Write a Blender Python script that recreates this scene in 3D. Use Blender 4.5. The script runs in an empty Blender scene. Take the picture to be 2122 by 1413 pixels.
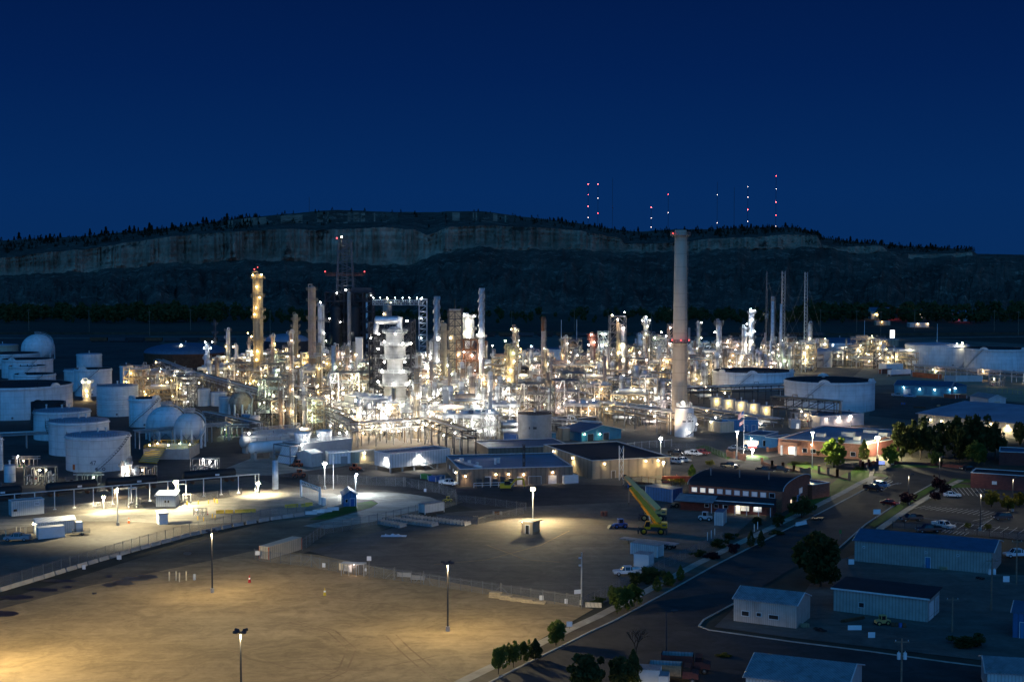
import bpy, math, random
from math import sin, cos, pi, atan, atan2, sqrt, radians, hypot
from mathutils import Vector
R = random.Random(7)
S = bpy.context.scene
COL = S.collection
# ---------------------------------------------------------------- camera
F, CH, YH, CX, CY = 2950.0, 64.0, 545.0, 1061.0, 706.5
PITCH = atan((CY - YH) / F)
cam = bpy.data.objects.new("camera", bpy.data.cameras.new("camera"))
COL.objects.link(cam)
cam.location = (0, 0, CH)
cam.rotation_euler = (pi / 2 - PITCH, 0, 0)
cam.data.sensor_width = 36.0
cam.data.lens = F / 2122 * 36.0
cam.data.clip_start, cam.data.clip_end = 1.0, 30000.0
S.camera = cam
# ---------------------------------------------------------------- sky, twilight, exposure
W = bpy.data.worlds.new("World")
S.world = W
W.use_nodes = True
SUN_EL, SUN_AZ = radians(-3.0), radians(180.0)
wt = W.node_tree
wt.nodes.clear()
w_out = wt.nodes.new("ShaderNodeOutputWorld")
w_bg = wt.nodes.new("ShaderNodeBackground")
w_sky = wt.nodes.new("ShaderNodeTexSky")
w_sky.sky_type = 'NISHITA'
w_sky.sun_disc = False
w_sky.sun_elevation, w_sky.sun_rotation = SUN_EL, SUN_AZ
w_sky.ozone_density = 3.0
w_tc = wt.nodes.new("ShaderNodeTexCoord")
w_sep = wt.nodes.new("ShaderNodeSeparateXYZ")
wt.links.new(w_tc.outputs['Generated'], w_sep.inputs[0])
# twilight: deep blue ahead (fading upward and to the sides), a brighter afterglow behind the viewer
def wmath(op, a, b=None, c=None):
    n = wt.nodes.new("ShaderNodeMath"); n.operation = op
    for i, v in enumerate((a, b, c)):
        if v is None: continue
        if isinstance(v, (int, float)): n.inputs[i].default_value = v
        else: wt.links.new(v, n.inputs[i])
    return n.outputs[0]
def wramp(fac, stops):
    n = wt.nodes.new("ShaderNodeValToRGB")
    while len(n.color_ramp.elements) < len(stops): n.color_ramp.elements.new(0.5)
    for e, (p, c) in zip(n.color_ramp.elements, stops): e.position = p; e.color = (*c, 1)
    wt.links.new(fac, n.inputs[0]); return n.outputs[0]
el = wramp(w_sep.outputs[2], [(0.0, (.0022, .025, .108)), (0.05, (.0016, .0235, .112)), (0.13, (.0007, .0145, .086)), (0.22, (.0005, .0088, .058)), (0.6, (.0004, .007, .045))])
back = wmath('MULTIPLY_ADD', w_sep.outputs[1], -0.5, 0.5)
glow = wramp(back, [(0.0, (0, 0, 0)), (0.40, (0, 0, 0)), (0.65, (.010, .105, .285)), (1.0, (.022, .24, .63))])
w_add = wt.nodes.new("ShaderNodeMix"); w_add.data_type = 'RGBA'; w_add.blend_type = 'ADD'; w_add.inputs[0].default_value = 1.0
wt.links.new(el, w_add.inputs[6]); wt.links.new(glow, w_add.inputs[7])
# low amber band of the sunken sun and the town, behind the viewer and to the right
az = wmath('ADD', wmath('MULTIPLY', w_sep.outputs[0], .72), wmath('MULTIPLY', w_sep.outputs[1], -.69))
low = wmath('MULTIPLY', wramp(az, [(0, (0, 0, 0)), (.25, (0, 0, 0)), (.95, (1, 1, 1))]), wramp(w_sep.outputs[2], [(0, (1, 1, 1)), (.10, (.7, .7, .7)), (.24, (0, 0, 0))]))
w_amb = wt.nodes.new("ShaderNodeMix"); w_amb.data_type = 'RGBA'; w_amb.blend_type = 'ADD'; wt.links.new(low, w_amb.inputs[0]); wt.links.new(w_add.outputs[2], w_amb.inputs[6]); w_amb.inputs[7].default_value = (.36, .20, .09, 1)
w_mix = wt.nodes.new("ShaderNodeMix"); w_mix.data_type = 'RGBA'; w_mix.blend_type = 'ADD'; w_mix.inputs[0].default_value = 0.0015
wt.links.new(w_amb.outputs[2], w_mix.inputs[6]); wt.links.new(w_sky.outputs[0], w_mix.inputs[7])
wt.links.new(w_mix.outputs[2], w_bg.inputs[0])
w_bg.inputs[1].default_value = 1.0
wt.links.new(w_bg.outputs[0], w_out.inputs[0])
# soft afterglow of the set sun, from behind the viewer
sun = bpy.data.objects.new("afterglow_sun", bpy.data.lights.new("afterglow_sun", 'SUN'))
COL.objects.link(sun)
sun.data.energy = 0.10
sun.data.color = (.12, .45, 1.0)
sun.data.angle = radians(80)
sun.rotation_euler = (radians(52), 0, radians(-28))
S.view_settings.view_transform = 'Standard'
S.view_settings.look = 'None'
S.view_settings.exposure = 0.0
S.view_settings.gamma = 1.0
S.cycles.use_denoising = True
S.cycles.max_bounces = 4
S.cycles.diffuse_bounces = 2
S.cycles.glossy_bounces = 2
S.cycles.transparent_max_bounces = 12
S.cycles.sample_clamp_indirect = 3.0
S.cycles.sample_clamp_direct = 0.0
S.cycles.caustics_reflective = False
S.cycles.caustics_refractive = False
S.cycles.use_light_tree = True
# ---------------------------------------------------------------- picture survey -> metres
def ray(px, py):
    u, v = (px - CX) / F, (CY - py) / F
    return Vector((u, cos(PITCH) + v * sin(PITCH), -sin(PITCH) + v * cos(PITCH)))
def G(px, py, z=0.0):
    d = ray(px, py); t = (z - CH) / d.z
    return Vector((d.x * t, d.y * t, z))
def ZA(py, Y):
    d = ray(CX, py); return CH + d.z / d.y * Y
def XA(px, Y):
    return (px - CX) / F * Y / cos(PITCH)
def MPP(Y): return Y / F          # metres per photo pixel at depth Y
# ---------------------------------------------------------------- meshes
class MB:
    def __init__(s): s.v = []; s.f = []; s.s = []
    def add(s, vs, fs, smooth=False):
        o = len(s.v); s.v += [tuple(p) for p in vs]
        for f in fs: s.f.append(tuple(i + o for i in f)); s.s.append(smooth)
        return s
    def box(s, x0, x1, y0, y1, z0, z1):
        v = [(x0,y0,z0),(x1,y0,z0),(x1,y1,z0),(x0,y1,z0),(x0,y0,z1),(x1,y0,z1),(x1,y1,z1),(x0,y1,z1)]
        return s.add(v, [(3,2,1,0),(4,5,6,7),(0,1,5,4),(1,2,6,5),(2,3,7,6),(3,0,4,7)])
    def cbox(s, cx, cy, cz, dx, dy, dz): return s.box(cx-dx/2, cx+dx/2, cy-dy/2, cy+dy/2, cz-dz/2, cz+dz/2)
    def cyl(s, p0, p1, r0, r1=None, n=10, caps=True):
        if r1 is None: r1 = r0
        p0, p1 = Vector(p0), Vector(p1); d = (p1 - p0)
        if d.length < 1e-6: return s
        d.normalize()
        a = d.cross(Vector((0,0,1)) if abs(d.z) < .95 else Vector((1,0,0))).normalized(); b = d.cross(a)
        vs = []
        for p, r in ((p0, r0), (p1, r1)):
            for k in range(n):
                t = 2*pi*k/n; vs.append(p + a*(r*cos(t)) + b*(r*sin(t)))
        s.add(vs, [(k, k+n, (k+1) % n + n, (k+1) % n) for k in range(n)], n > 4)
        if caps: s.add(vs, [tuple(range(n)), tuple(range(2*n-1, n-1, -1))])
        return s
    def beam(s, p0, p1, w): return s.cyl(p0, p1, w*.7071, n=4)
    def path(s, pts, r, n=6):
        for a, b in zip(pts, pts[1:]): s.cyl(a, b, r, n=n)
        return s
    def lathe(s, prof, n=24, c=(0,0,0), caps=True, smooth=True):
        vs = [(c[0]+r*cos(2*pi*k/n), c[1]+r*sin(2*pi*k/n), c[2]+z) for r, z in prof for k in range(n)]
        fs = [(i*n+k, i*n+(k+1) % n, (i+1)*n+(k+1) % n, (i+1)*n+k) for i in range(len(prof)-1) for k in range(n)]
        s.add(vs, fs, smooth)
        if caps:
            if prof[0][0] > .01: s.add(vs[:n], [tuple(range(n-1, -1, -1))])
            if prof[-1][0] > .01: s.add(vs[-n:], [tuple(range(n))])
        return s
    def ball(s, c, r, n=12, m=8, zs=1.0):
        return s.lathe([(max(.001, r*sin(pi*i/m)), -r*zs*cos(pi*i/m)) for i in range(m+1)], n, c, False)
    def prism(s, pts, z0, z1):
        n = len(pts)
        vs = [(x, y, z0) for x, y in pts] + [(x, y, z1) for x, y in pts]
        return s.add(vs, [tuple(range(n-1, -1, -1)), tuple(range(n, 2*n))] + [(k, (k+1) % n, (k+1) % n+n, k+n) for k in range(n)])
    def extr(s, pts, y0, y1):     # polygon in xz extruded along y
        n = len(pts)
        vs = [(x, y0, z) for x, z in pts] + [(x, y1, z) for x, z in pts]
        return s.add(vs, [tuple(range(n)), tuple(range(2*n-1, n-1, -1))] + [(k, k+n, (k+1) % n+n, (k+1) % n) for k in range(n)])
    def rail(s, pts, h=1.1, t=.06, closed=True):
        q = list(pts) + ([pts[0]] if closed else [])
        for a, b in zip(q, q[1:]):
            a, b = Vector(a), Vector(b)
            for k in (h, h*.5): s.beam(a+Vector((0,0,k)), b+Vector((0,0,k)), t)
            m = max(1, int((b-a).length/2.0))
            for i in range(m): p = a.lerp(b, i/m); s.beam(p, p+Vector((0,0,h)), t)
        return s
    def mesh(s, name, mat=None):
        me = bpy.data.meshes.new(name)
        me.from_pydata(s.v, [], s.f)
        me.polygons.foreach_set("use_smooth", s.s)
        if mat: me.materials.append(mat)
        me.update()
        return me
    def build(s, name, mat=None, parent=None, loc=None, label=None):
        return link(name, s.mesh(name, mat), parent, loc, label)
def link(name, data, parent=None, loc=None, label=None):
    o = bpy.data.objects.new(name, data); COL.objects.link(o)
    if parent is not None: o.parent = parent
    if loc is not None: o.location = loc
    if label: o["label"] = label
    return o
def thing(name, label, cat, loc=(0,0,0), rz=0.0, group=None):
    return tag(link(name, None, None, loc), label, cat, group, rz)
def tag(o, label, cat, group=None, rz=None):
    if label: o["label"] = label
    if cat: o["category"] = cat
    if group: o["group"] = group
    if rz is not None: o.rotation_euler = (0, 0, rz)
    return o
def kind(o, k, label=None, cat=None):
    o["kind"] = k
    if label: o["label"] = label
    if cat: o["category"] = cat
    return o
def dup(root, loc=None, rz=None, label=None, group=None, sc=None):
    def cp(o, par):
        c = o.copy(); COL.objects.link(c)
        if par is not None: c.parent = par
        for ch in o.children: cp(ch, c)
        return c
    r = cp(root, None)
    if loc is not None: r.location = loc
    if rz is not None: r.rotation_euler = (0, 0, rz)
    if sc is not None: r.scale = sc if isinstance(sc, tuple) else (sc, sc, sc)
    if label: r["label"] = label
    if group: r["group"] = group
    return r
# ---------------------------------------------------------------- materials
MAT = {}
def mk(name, col, rough=.7, metal=0.0, var=.22, scale=.6, bump=0.0, bscale=8.0, streak=None, samt=.5, corr=None, tint=.12, spec=None, brick=None, seams=None):
    m = bpy.data.materials.new(name); m.use_nodes = True; MAT[name] = m
    nt = m.node_tree; N, L = nt.nodes, nt.links
    b = N['Principled BSDF']; b.inputs['Roughness'].default_value = rough; b.inputs['Metallic'].default_value = metal
    if spec is not None: b.inputs['Specular IOR Level'].default_value = spec
    tc = N.new("ShaderNodeTexCoord"); oi = N.new("ShaderNodeObjectInfo")
    off = N.new("ShaderNodeVectorMath"); off.operation = 'MULTIPLY_ADD'
    off.inputs[1].default_value = (1,1,1); L.new(tc.outputs['Object'], off.inputs[0])
    rv = N.new("ShaderNodeVectorMath"); rv.operation = 'SCALE'; rv.inputs[0].default_value = (37, 91, 53); L.new(oi.outputs['Random'], rv.inputs[3]); L.new(rv.outputs[0], off.inputs[2])
    no = N.new("ShaderNodeTexNoise"); no.inputs['Scale'].default_value = scale; no.inputs['Detail'].default_value = 7; no.inputs['Roughness'].default_value = .62
    L.new(off.outputs[0], no.inputs['Vector'])
    def mix(bt, fac, a, c):
        x = N.new("ShaderNodeMix"); x.data_type = 'RGBA'; x.blend_type = bt
        for i, v in ((0, fac), (6, a), (7, c)):
            if isinstance(v, (int, float)): x.inputs[i].default_value = v
            elif isinstance(v, tuple): x.inputs[i].default_value = (*v, 1)
            else: L.new(v, x.inputs[i])
        return x.outputs[2]
    def rng(v, a, bb, c, d):
        x = N.new("ShaderNodeMapRange"); x.inputs[1].default_value = a; x.inputs[2].default_value = bb; x.inputs[3].default_value = c; x.inputs[4].default_value = d
        L.new(v, x.inputs[0]); return x.outputs[0]
    g = rng(no.outputs[0], .3, .7, 1-var, 1+var)
    base = mix('MULTIPLY', 1.0, col, g)
    tn = rng(oi.outputs['Random'], 0, 1, 1-tint, 1+tint)
    base = mix('MULTIPLY', 1.0, base, tn)
    h = None
    if brick:
        bt = N.new("ShaderNodeTexBrick"); bt.inputs['Scale'].default_value = 1.0; bt.inputs['Brick Width'].default_value = brick[0]; bt.inputs['Row Height'].default_value = brick[1]; bt.inputs['Mortar Size'].default_value = brick[2]
        bt.inputs['Color1'].default_value = (1,1,1,1); bt.inputs['Color2'].default_value = (.72,.72,.72,1); bt.inputs['Mortar'].default_value = (.45,.45,.45,1)
        mp = N.new("ShaderNodeMapping"); mp.inputs['Rotation'].default_value = (pi/2, 0, 0); L.new(tc.outputs['Object'], mp.inputs[0])
        sp = N.new("ShaderNodeSeparateXYZ"); L.new(tc.outputs['Object'], sp.inputs[0])
        ad = N.new("ShaderNodeMath"); L.new(sp.outputs[0], ad.inputs[0]); L.new(sp.outputs[1], ad.inputs[1])
        cb = N.new("ShaderNodeCombineXYZ"); L.new(ad.outputs[0], cb.inputs[0]); L.new(sp.outputs[2], cb.inputs[1]); L.new(cb.outputs[0], bt.inputs['Vector'])
        base = mix('MULTIPLY', 1.0, base, bt.outputs[0])
    if seams:   # (horizontal course height, strength)
        sp = N.new("ShaderNodeSeparateXYZ"); L.new(tc.outputs['Object'], sp.inputs[0])
        q = N.new("ShaderNodeMath"); q.operation = 'PINGPONG'; q.inputs[1].default_value = seams[0]/2; L.new(sp.outputs[2], q.inputs[0])
        base = mix('MULTIPLY', 1.0, base, rng(q.outputs[0], 0, seams[0]*.06, seams[1], 1.0))
    if streak:
        mp = N.new("ShaderNodeMapping"); mp.inputs['Scale'].default_value = (.9, .9, .07); L.new(off.outputs[0], mp.inputs[0])
        n2 = N.new("ShaderNodeTexNoise"); n2.inputs['Scale'].default_value = 1.0; n2.inputs['Detail'].default_value = 6; n2.inputs['Roughness'].default_value = .65; L.new(mp.outputs[0], n2.inputs['Vector'])
        base = mix('MIX', rng(n2.outputs[0], .5, .72, 0, samt), base, streak)
    if corr:
        sp = N.new("ShaderNodeSeparateXYZ"); L.new(tc.outputs['Object'], sp.inputs[0])
        ad = N.new("ShaderNodeMath"); L.new(sp.outputs[0], ad.inputs[0]); L.new(sp.outputs[1], ad.inputs[1])
        q = N.new("ShaderNodeMath"); q.operation = 'PINGPONG'; q.inputs[1].default_value = corr/2; L.new(ad.outputs[0], q.inputs[0])
        base = mix('MULTIPLY', 1.0, base, rng(q.outputs[0], 0, corr*.22, .62, 1.0))
        h = q.outputs[0]
    L.new(base, b.inputs['Base Color'])
    if bump or h is not None:
        bp = N.new("ShaderNodeBump"); bp.inputs['Strength'].default_value = bump or .4; bp.inputs['Distance'].default_value = .1
        if h is None:
            n3 = N.new("ShaderNodeTexNoise"); n3.inputs['Scale'].default_value = bscale; n3.inputs['Detail'].default_value = 5; L.new(tc.outputs['Object'], n3.inputs['Vector']); h = n3.outputs[0]
        L.new(h, bp.inputs['Height']); L.new(bp.outputs[0], b.inputs['Normal'])
    return m
def em(name, col, strength):
    m = bpy.data.materials.new(name); m.use_nodes = True; MAT[name] = m
    b = m.node_tree.nodes['Principled BSDF']
    b.inputs['Base Color'].default_value = (.8,.8,.8,1)
    b.inputs['Emission Color'].default_value = (*col, 1); b.inputs['Emission Strength'].default_value = strength
    m.cycles.emission_sampling = 'NONE'
    return m
RUSTC = (.11, .045, .018)
mk('white', (.72,.73,.72), .55, streak=(.33,.28,.22), samt=.5, var=.15, scale=.25, seams=(2.4, .74))
mk('white_plain', (.74,.74,.72), .5, var=.12, scale=.4)
mk('vessel_grey', (.31,.31,.30), .6, var=.2, scale=.5, streak=(.25,.23,.2), samt=.5, seams=(2.6,.7))
mk('white_rust', (.62,.6,.55), .6, streak=RUSTC, samt=.75, var=.15)
mk('rusty', (.34,.26,.19), .8, streak=(.16,.06,.025), samt=.8, var=.35)
mk('rust', (.12,.052,.024), .85, var=.4)
mk('roof_deck', (.26,.31,.38), .7, var=.18, scale=.3)
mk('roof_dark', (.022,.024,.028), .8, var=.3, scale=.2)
mk('roof_blue', (.19,.25,.32), .6, var=.25, scale=.12)
mk('steel', (.20,.20,.20), .5, metal=.4, var=.3)
mk('steel_light', (.52,.53,.52), .45, metal=.35, var=.25)
mk('steel_dark', (.05,.05,.055), .6, metal=.2, var=.3)
mk('silver', (.62,.62,.61), .35, metal=.55, var=.25, seams=(1.5,.82))
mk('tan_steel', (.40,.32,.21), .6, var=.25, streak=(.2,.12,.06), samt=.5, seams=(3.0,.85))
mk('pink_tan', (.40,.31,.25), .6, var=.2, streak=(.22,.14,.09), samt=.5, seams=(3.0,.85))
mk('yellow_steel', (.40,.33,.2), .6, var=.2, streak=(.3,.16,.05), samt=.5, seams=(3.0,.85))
mk('red_steel', (.20,.06,.035), .65, var=.3)
mk('concrete', (.38,.36,.33), .85, var=.18, scale=.5, streak=(.24,.22,.2), samt=.4, bump=.15)
mk('chimney', (.46,.38,.28), .85, var=.10, scale=.15, streak=(.26,.21,.16), samt=.35, seams=(5.2,.80))
mk('black', (.012,.012,.013), .6)
mk('tyre', (.012,.012,.012), .8)
mk('yellow', (.62,.44,.02), .4, var=.12)
mk('crane_yellow', (.85,.36,.0), .35, var=.12)
mk('crane_cream', (.68,.42,.14), .4, var=.12)
mk('bollard', (.80,.50,.05), .5)
mk('orange', (.7,.14,.02), .5)
mk('orange_red', (.5,.1,.03), .55, var=.3)
mk('red', (.5,.03,.025), .45)
mk('blue', (.02,.10,.34), .5, var=.2)
mk('blue_wall', (.035,.2,.40), .55, corr=.6, var=.15)
mk('blue_panel', (.04,.16,.34), .5, var=.18, corr=.9)
mk('teal_wall', (.03,.22,.33), .55, corr=.6, var=.15)
mk('pale_wall', (.56,.58,.56), .6, corr=.5, var=.12, streak=(.34,.3,.24), samt=.35)
mk('white_wall', (.70,.71,.70), .55, corr=1.0, var=.1)
mk('grey_wall', (.42,.44,.44), .7, corr=.5, var=.12)
mk('grey_clad', (.33,.35,.36), .7, var=.12, seams=(.8,.85))
mk('cream_wall', (.62,.53,.38), .6, corr=.7, var=.12)
mk('shed_wall', (.50,.43,.37), .65, corr=.35, var=.15, streak=(.2,.13,.08), samt=.6)
mk('brown_wall', (.20,.15,.105), .7, corr=1.4, var=.15)
mk('tan_wall', (.42,.32,.21), .7, corr=3.0, var=.12)
mk('green_wall', (.36,.36,.32), .7, corr=.6, var=.15)
mk('brick', (.44,.13,.07), .85, var=.2, brick=(.6,.2,.012))
mk('brick_pale', (.42,.2,.12), .85, var=.2, brick=(.6,.2,.012))
mk('brick_dark', (.17,.05,.04), .85, var=.2, brick=(.6,.2,.012))
mk('stucco', (.5,.48,.44), .8, var=.1)
mk('roof_tin', (.34,.36,.37), .5, metal=.2, corr=.5, var=.25, streak=(.12,.08,.06), samt=.5)
mk('roof_steel_blue', (.07,.13,.2), .5, corr=.6, var=.2)
mk('roof_tar', (.02,.02,.024), .85, var=.35, scale=.25)
mk('trim', (.66,.67,.66), .6)
mk('glass', (.015,.02,.025), .08, spec=.8, var=.1)
mk('wood', (.34,.23,.13), .8, var=.35, scale=2)
mk('timber', (.46,.36,.22), .8, var=.3, scale=2)
mk('bark', (.06,.045,.032), .9, var=.4, scale=3)
mk('rubber_hose', (.02,.02,.02), .8)
mk('carblack', (.012,.013,.016), .25, spec=.6)
mk('carwhite', (.72,.72,.72), .3, spec=.6)
mk('carred', (.3,.012,.01), .3, spec=.6)
mk('carblue', (.12,.28,.45), .3, spec=.6)
mk('cargrey', (.26,.28,.3), .3, spec=.6)
mk('green', (.06,.22,.05), .6)
mk('flag_red', (.5,.06,.06), .8)
mk('sign_white', (.8,.8,.8), .5, var=.05)
mk('sign_dark', (.05,.06,.08), .5, var=.05)
mk('wood_pole', (.22,.16,.11), .85, var=.3, scale=2)
mk('tarp', (.62,.64,.68), .6, var=.2, scale=2, bump=.5, bscale=2)
mk('rebar', (.2,.1,.06), .8)
mk('pipe_a', (.42,.41,.39), .45, metal=.35, var=.3)
mk('pipe_b', (.30,.23,.15), .6, metal=.2, var=.4)
mk('pipe_c', (.66,.66,.64), .4, metal=.25, var=.2)
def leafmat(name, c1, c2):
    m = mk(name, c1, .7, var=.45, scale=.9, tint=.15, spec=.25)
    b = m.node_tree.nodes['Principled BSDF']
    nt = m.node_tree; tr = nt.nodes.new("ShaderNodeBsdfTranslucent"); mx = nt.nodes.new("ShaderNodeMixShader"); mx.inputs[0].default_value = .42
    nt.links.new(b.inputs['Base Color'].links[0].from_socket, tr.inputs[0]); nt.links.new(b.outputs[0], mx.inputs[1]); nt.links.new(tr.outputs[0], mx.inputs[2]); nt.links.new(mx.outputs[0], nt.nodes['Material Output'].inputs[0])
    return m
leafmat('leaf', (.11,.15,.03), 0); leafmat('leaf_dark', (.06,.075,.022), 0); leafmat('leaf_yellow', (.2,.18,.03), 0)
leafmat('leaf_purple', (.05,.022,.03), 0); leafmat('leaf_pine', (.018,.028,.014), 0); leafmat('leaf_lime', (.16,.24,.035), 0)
LC = {'W': (1,.96,.88), 'C': (.80,.90,1), 'Y': (1,.70,.26), 'O': (1,.70,.38), 'G': (.82,1,.62), 'R': (1,.06,.04), 'P': (1,.74,.62), 'L': (1,.87,.55), 'T': (1,.80,.42)}
for k_, c_ in LC.items(): em('lamp_' + k_, c_, 60.0 if k_ != 'R' else 4.0)
em('beacon_R', (1,.05,.05), 45.0); em('beacon_W', (1,.7,.65), 14.0)
em('window_warm', (1,.72,.36), 1.5); em('window_white', (1,.90,.66), .55); em('window_dim', (1,.85,.6), .06); em('sign_lit', (1,.97,.95), 3.0); em('screen', (.3,.4,1), .9)
LIGHTS = {}
def ldata(kind_, c, power, rad=.3, cone=150, blend=.6):
    key = (kind_, c, round(power), rad, cone, blend)
    if key not in LIGHTS:
        d = bpy.data.lights.new("lamp_light", kind_); d.energy = power; d.color = LC[c]; d.shadow_soft_size = rad
        if kind_ == 'SPOT': d.spot_size = radians(cone); d.spot_blend = blend
        if kind_ == 'SPOT' and cone > 154:      # batwing road optic: throws harder to the sides than straight down
            d.use_nodes = True; N, L = d.node_tree.nodes, d.node_tree.links; e = N['Emission']; tc = N.new("ShaderNodeTexCoord"); sp = N.new("ShaderNodeSeparateXYZ"); L.new(tc.outputs['Normal'], sp.inputs[0])
            a = N.new("ShaderNodeMath"); a.operation = 'ABSOLUTE'; L.new(sp.outputs[2], a.inputs[0]); b = N.new("ShaderNodeMath"); b.operation = 'MAXIMUM'; b.inputs[1].default_value = .2; L.new(a.outputs[0], b.inputs[0]); c2 = N.new("ShaderNodeMath"); c2.operation = 'POWER'; c2.inputs[1].default_value = -1.25; L.new(b.outputs[0], c2.inputs[0]); L.new(c2.outputs[0], e.inputs['Strength'])
        LIGHTS[key] = d
    return LIGHTS[key]
_bulb = {}
PW = 0.5
def lamp(par, loc, c='W', power=1500, size=.28, off=(0, -.5, -.1), spot=None, name='lamp', light=True):
    """a lit fitting: glowing bulb mesh with its light as a child of the thing PAR"""
    key = (c, size)
    if key not in _bulb: _bulb[key] = MB().ball((0,0,0), size, 8, 6).mesh(name, MAT['lamp_'+c])
    o = link(name, _bulb[key], par, loc)
    if light and power > 0:
        l = link('lamp_light', ldata('SPOT' if spot else 'POINT', c, power*PW, .4, spot or 150, .8), o, off)
    return o
# ================================================================ SETTING
def gmat(name, col, col2, scale=.02, fine=1.2, track=None, tamt=.35, rough=.9, stain=None, bump=.25):
    """ground: broad patches + fine grit + streaks of wheel tracks lying in direction TRACK (radians)"""
    m = bpy.data.materials.new(name); m.use_nodes = True; MAT[name] = m
    nt = m.node_tree; N, L = nt.nodes, nt.links; b = N['Principled BSDF']; b.inputs['Roughness'].default_value = rough; b.inputs['Specular IOR Level'].default_value = .25
    tc = N.new("ShaderNodeTexCoord")
    def noise(sc, det=6, vec=None, rgh=.6, dist=0):
        n = N.new("ShaderNodeTexNoise"); n.inputs['Scale'].default_value = sc; n.inputs['Detail'].default_value = det; n.inputs['Roughness'].default_value = rgh; n.inputs['Distortion'].default_value = dist
        L.new(vec or tc.outputs['Object'], n.inputs['Vector']); return n.outputs[0]
    def rng(v, a, bb, c, d):
        x = N.new("ShaderNodeMapRange"); x.inputs[1].default_value = a; x.inputs[2].default_value = bb; x.inputs[3].default_value = c; x.inputs[4].default_value = d; L.new(v, x.inputs[0]); return x.outputs[0]
    def mix(bt, f, a, c):
        x = N.new("ShaderNodeMix"); x.data_type = 'RGBA'; x.blend_type = bt
        for i, v in ((0, f), (6, a), (7, c)):
            if isinstance(v, (int, float)): x.inputs[i].default_value = v
            elif isinstance(v, tuple): x.inputs[i].default_value = (*v, 1)
            else: L.new(v, x.inputs[i])
        return x.outputs[2]
    base = mix('MIX', rng(noise(scale), .35, .65, 0, 1), col, col2)
    base = mix('MULTIPLY', 1.0, base, rng(noise(fine, 8, rgh=.7), .3, .7, .86, 1.14))
    base = mix('MULTIPLY', 1.0, base, rng(noise(.14, 6, None, .65, 1.5), .36, .64, .78, 1.15))
    if track is not None:
        for ang, s1, s2 in ((track, .16, .010), (track+.5, .22, .016), (track-.5, .5, .03)):
            mp = N.new("ShaderNodeMapping"); mp.inputs['Rotation'].default_value = (0, 0, -ang); mp.inputs['Scale'].default_value = (s2, s1, .1); L.new(tc.outputs['Object'], mp.inputs[0])
            base = mix('MULTIPLY', 1.0, base, rng(noise(1.0, 5, mp.outputs[0], .7, .6), .36, .64, 1-tamt, 1+tamt))
    if stain:
        base = mix('MIX', rng(noise(stain[0], 4, None, .6, .8), stain[1], stain[1]+.06, 0, .7), base, stain[2])
    L.new(base, b.inputs['Base Color'])
    bp = N.new("ShaderNodeBump"); bp.inputs['Strength'].default_value = bump; bp.inputs['Distance'].default_value = .12
    L.new(noise(fine*2.2, 6), bp.inputs['Height']); L.new(bp.outputs[0], b.inputs['Normal'])
    return m
gmat('g_plain', (.045,.042,.03), (.075,.07,.05), .004, .15)
gmat('g_yard', (.12,.105,.085), (.17,.15,.12), .03, .8)
gmat('g_asphalt_yard', (.055,.05,.046), (.085,.078,.07), .03, .9, 2.9, .10)
gmat('g_gravel', (.11,.10,.088), (.16,.143,.12), .025, 1.3, .25, .08)
gmat('g_dirt', (.31,.225,.12), (.39,.285,.16), .02, .8, .62, .05, stain=(.05, .70, (.12,.085,.05)))
gmat('g_track', (.13,.105,.075), (.20,.155,.10), .05, 1.0, .62, .13)
gmat('g_lane', (.25,.23,.19), (.33,.305,.25), .03, .9, .35, .09)
gmat('g_concrete', (.36,.33,.27), (.43,.4,.33), .05, .9, .5, .12)
gmat('g_asphalt', (.045,.043,.042), (.066,.063,.06), .03, .9, .6, .06, stain=(.07, .60, (.026,.025,.025)))
gmat('g_walk', (.36,.32,.26), (.42,.38,.31), .08, .7)
gmat('g_kerb', (.40,.38,.33), (.45,.43,.38), .1, .7)
gmat('g_strip', (.10,.08,.06), (.14,.115,.08), .1, 1.5)
gmat('g_lawn', (.045,.10,.016), (.075,.15,.025), .12, 1.2)
gmat('g_paint', (.55,.54,.50), (.7,.69,.65), .3, 1.0)
gmat('g_tandirt', (.28,.22,.14), (.36,.29,.19), .03, 1.0)
Z0 = [0.0]
def sheet(name, pts, mat, z, k='structure', thick=None):
    """ground covering on surveyed outline PTS (photo points on the ground)"""
    P = [G(x, y) for x, y in pts]
    c = P[0]
    mb = MB()
    import mathutils
    tris = mathutils.geometry.tessellate_polygon([[Vector((p.x, p.y, 0)) for p in P]])
    mb.add([(p.x, p.y, z) for p in P], [tuple(reversed(t)) if ((P[t[1]]-P[t[0]]).cross(P[t[2]]-P[t[0]]).z < 0) else tuple(t) for t in tris])
    if thick:
        n = len(P)
        mb.add([(p.x, p.y, z) for p in P]+[(p.x, p.y, z-thick) for p in P], [(i, (i+1) % n, (i+1) % n+n, i+n) for i in range(n)])
    return kind(mb.build(name, MAT[mat]), k)
def ribbon(name, pts, w0, w1, mat, z0, z1, k='structure'):
    """strip along a ground line, from offset w0 to w1 metres to its right, z0..z1 thick"""
    P = [G(x, y) for x, y in pts]; mb = MB(); L_, R_ = [], []
    for i, p in enumerate(P):
        d = (P[min(i+1, len(P)-1)] - P[max(i-1, 0)]).normalized(); n = Vector((d.y, -d.x, 0))
        L_.append(p + n*w0); R_.append(p + n*w1)
    for i in range(len(P)-1):
        a, b, c, d = L_[i], L_[i+1], R_[i+1], R_[i]
        v = [(q.x, q.y, z) for z in (z0, z1) for q in (a, b, c, d)]
        mb.add(v, [(4,5,6,7), (0,1,5,4), (3,7,6,2), (0,4,7,3), (1,2,6,5)] if w1 > w0 else [(7,6,5,4), (4,5,1,0), (2,6,7,3), (3,7,4,0), (5,6,2,1)])
    return kind(mb.build(name, MAT[mat]), k)
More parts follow.
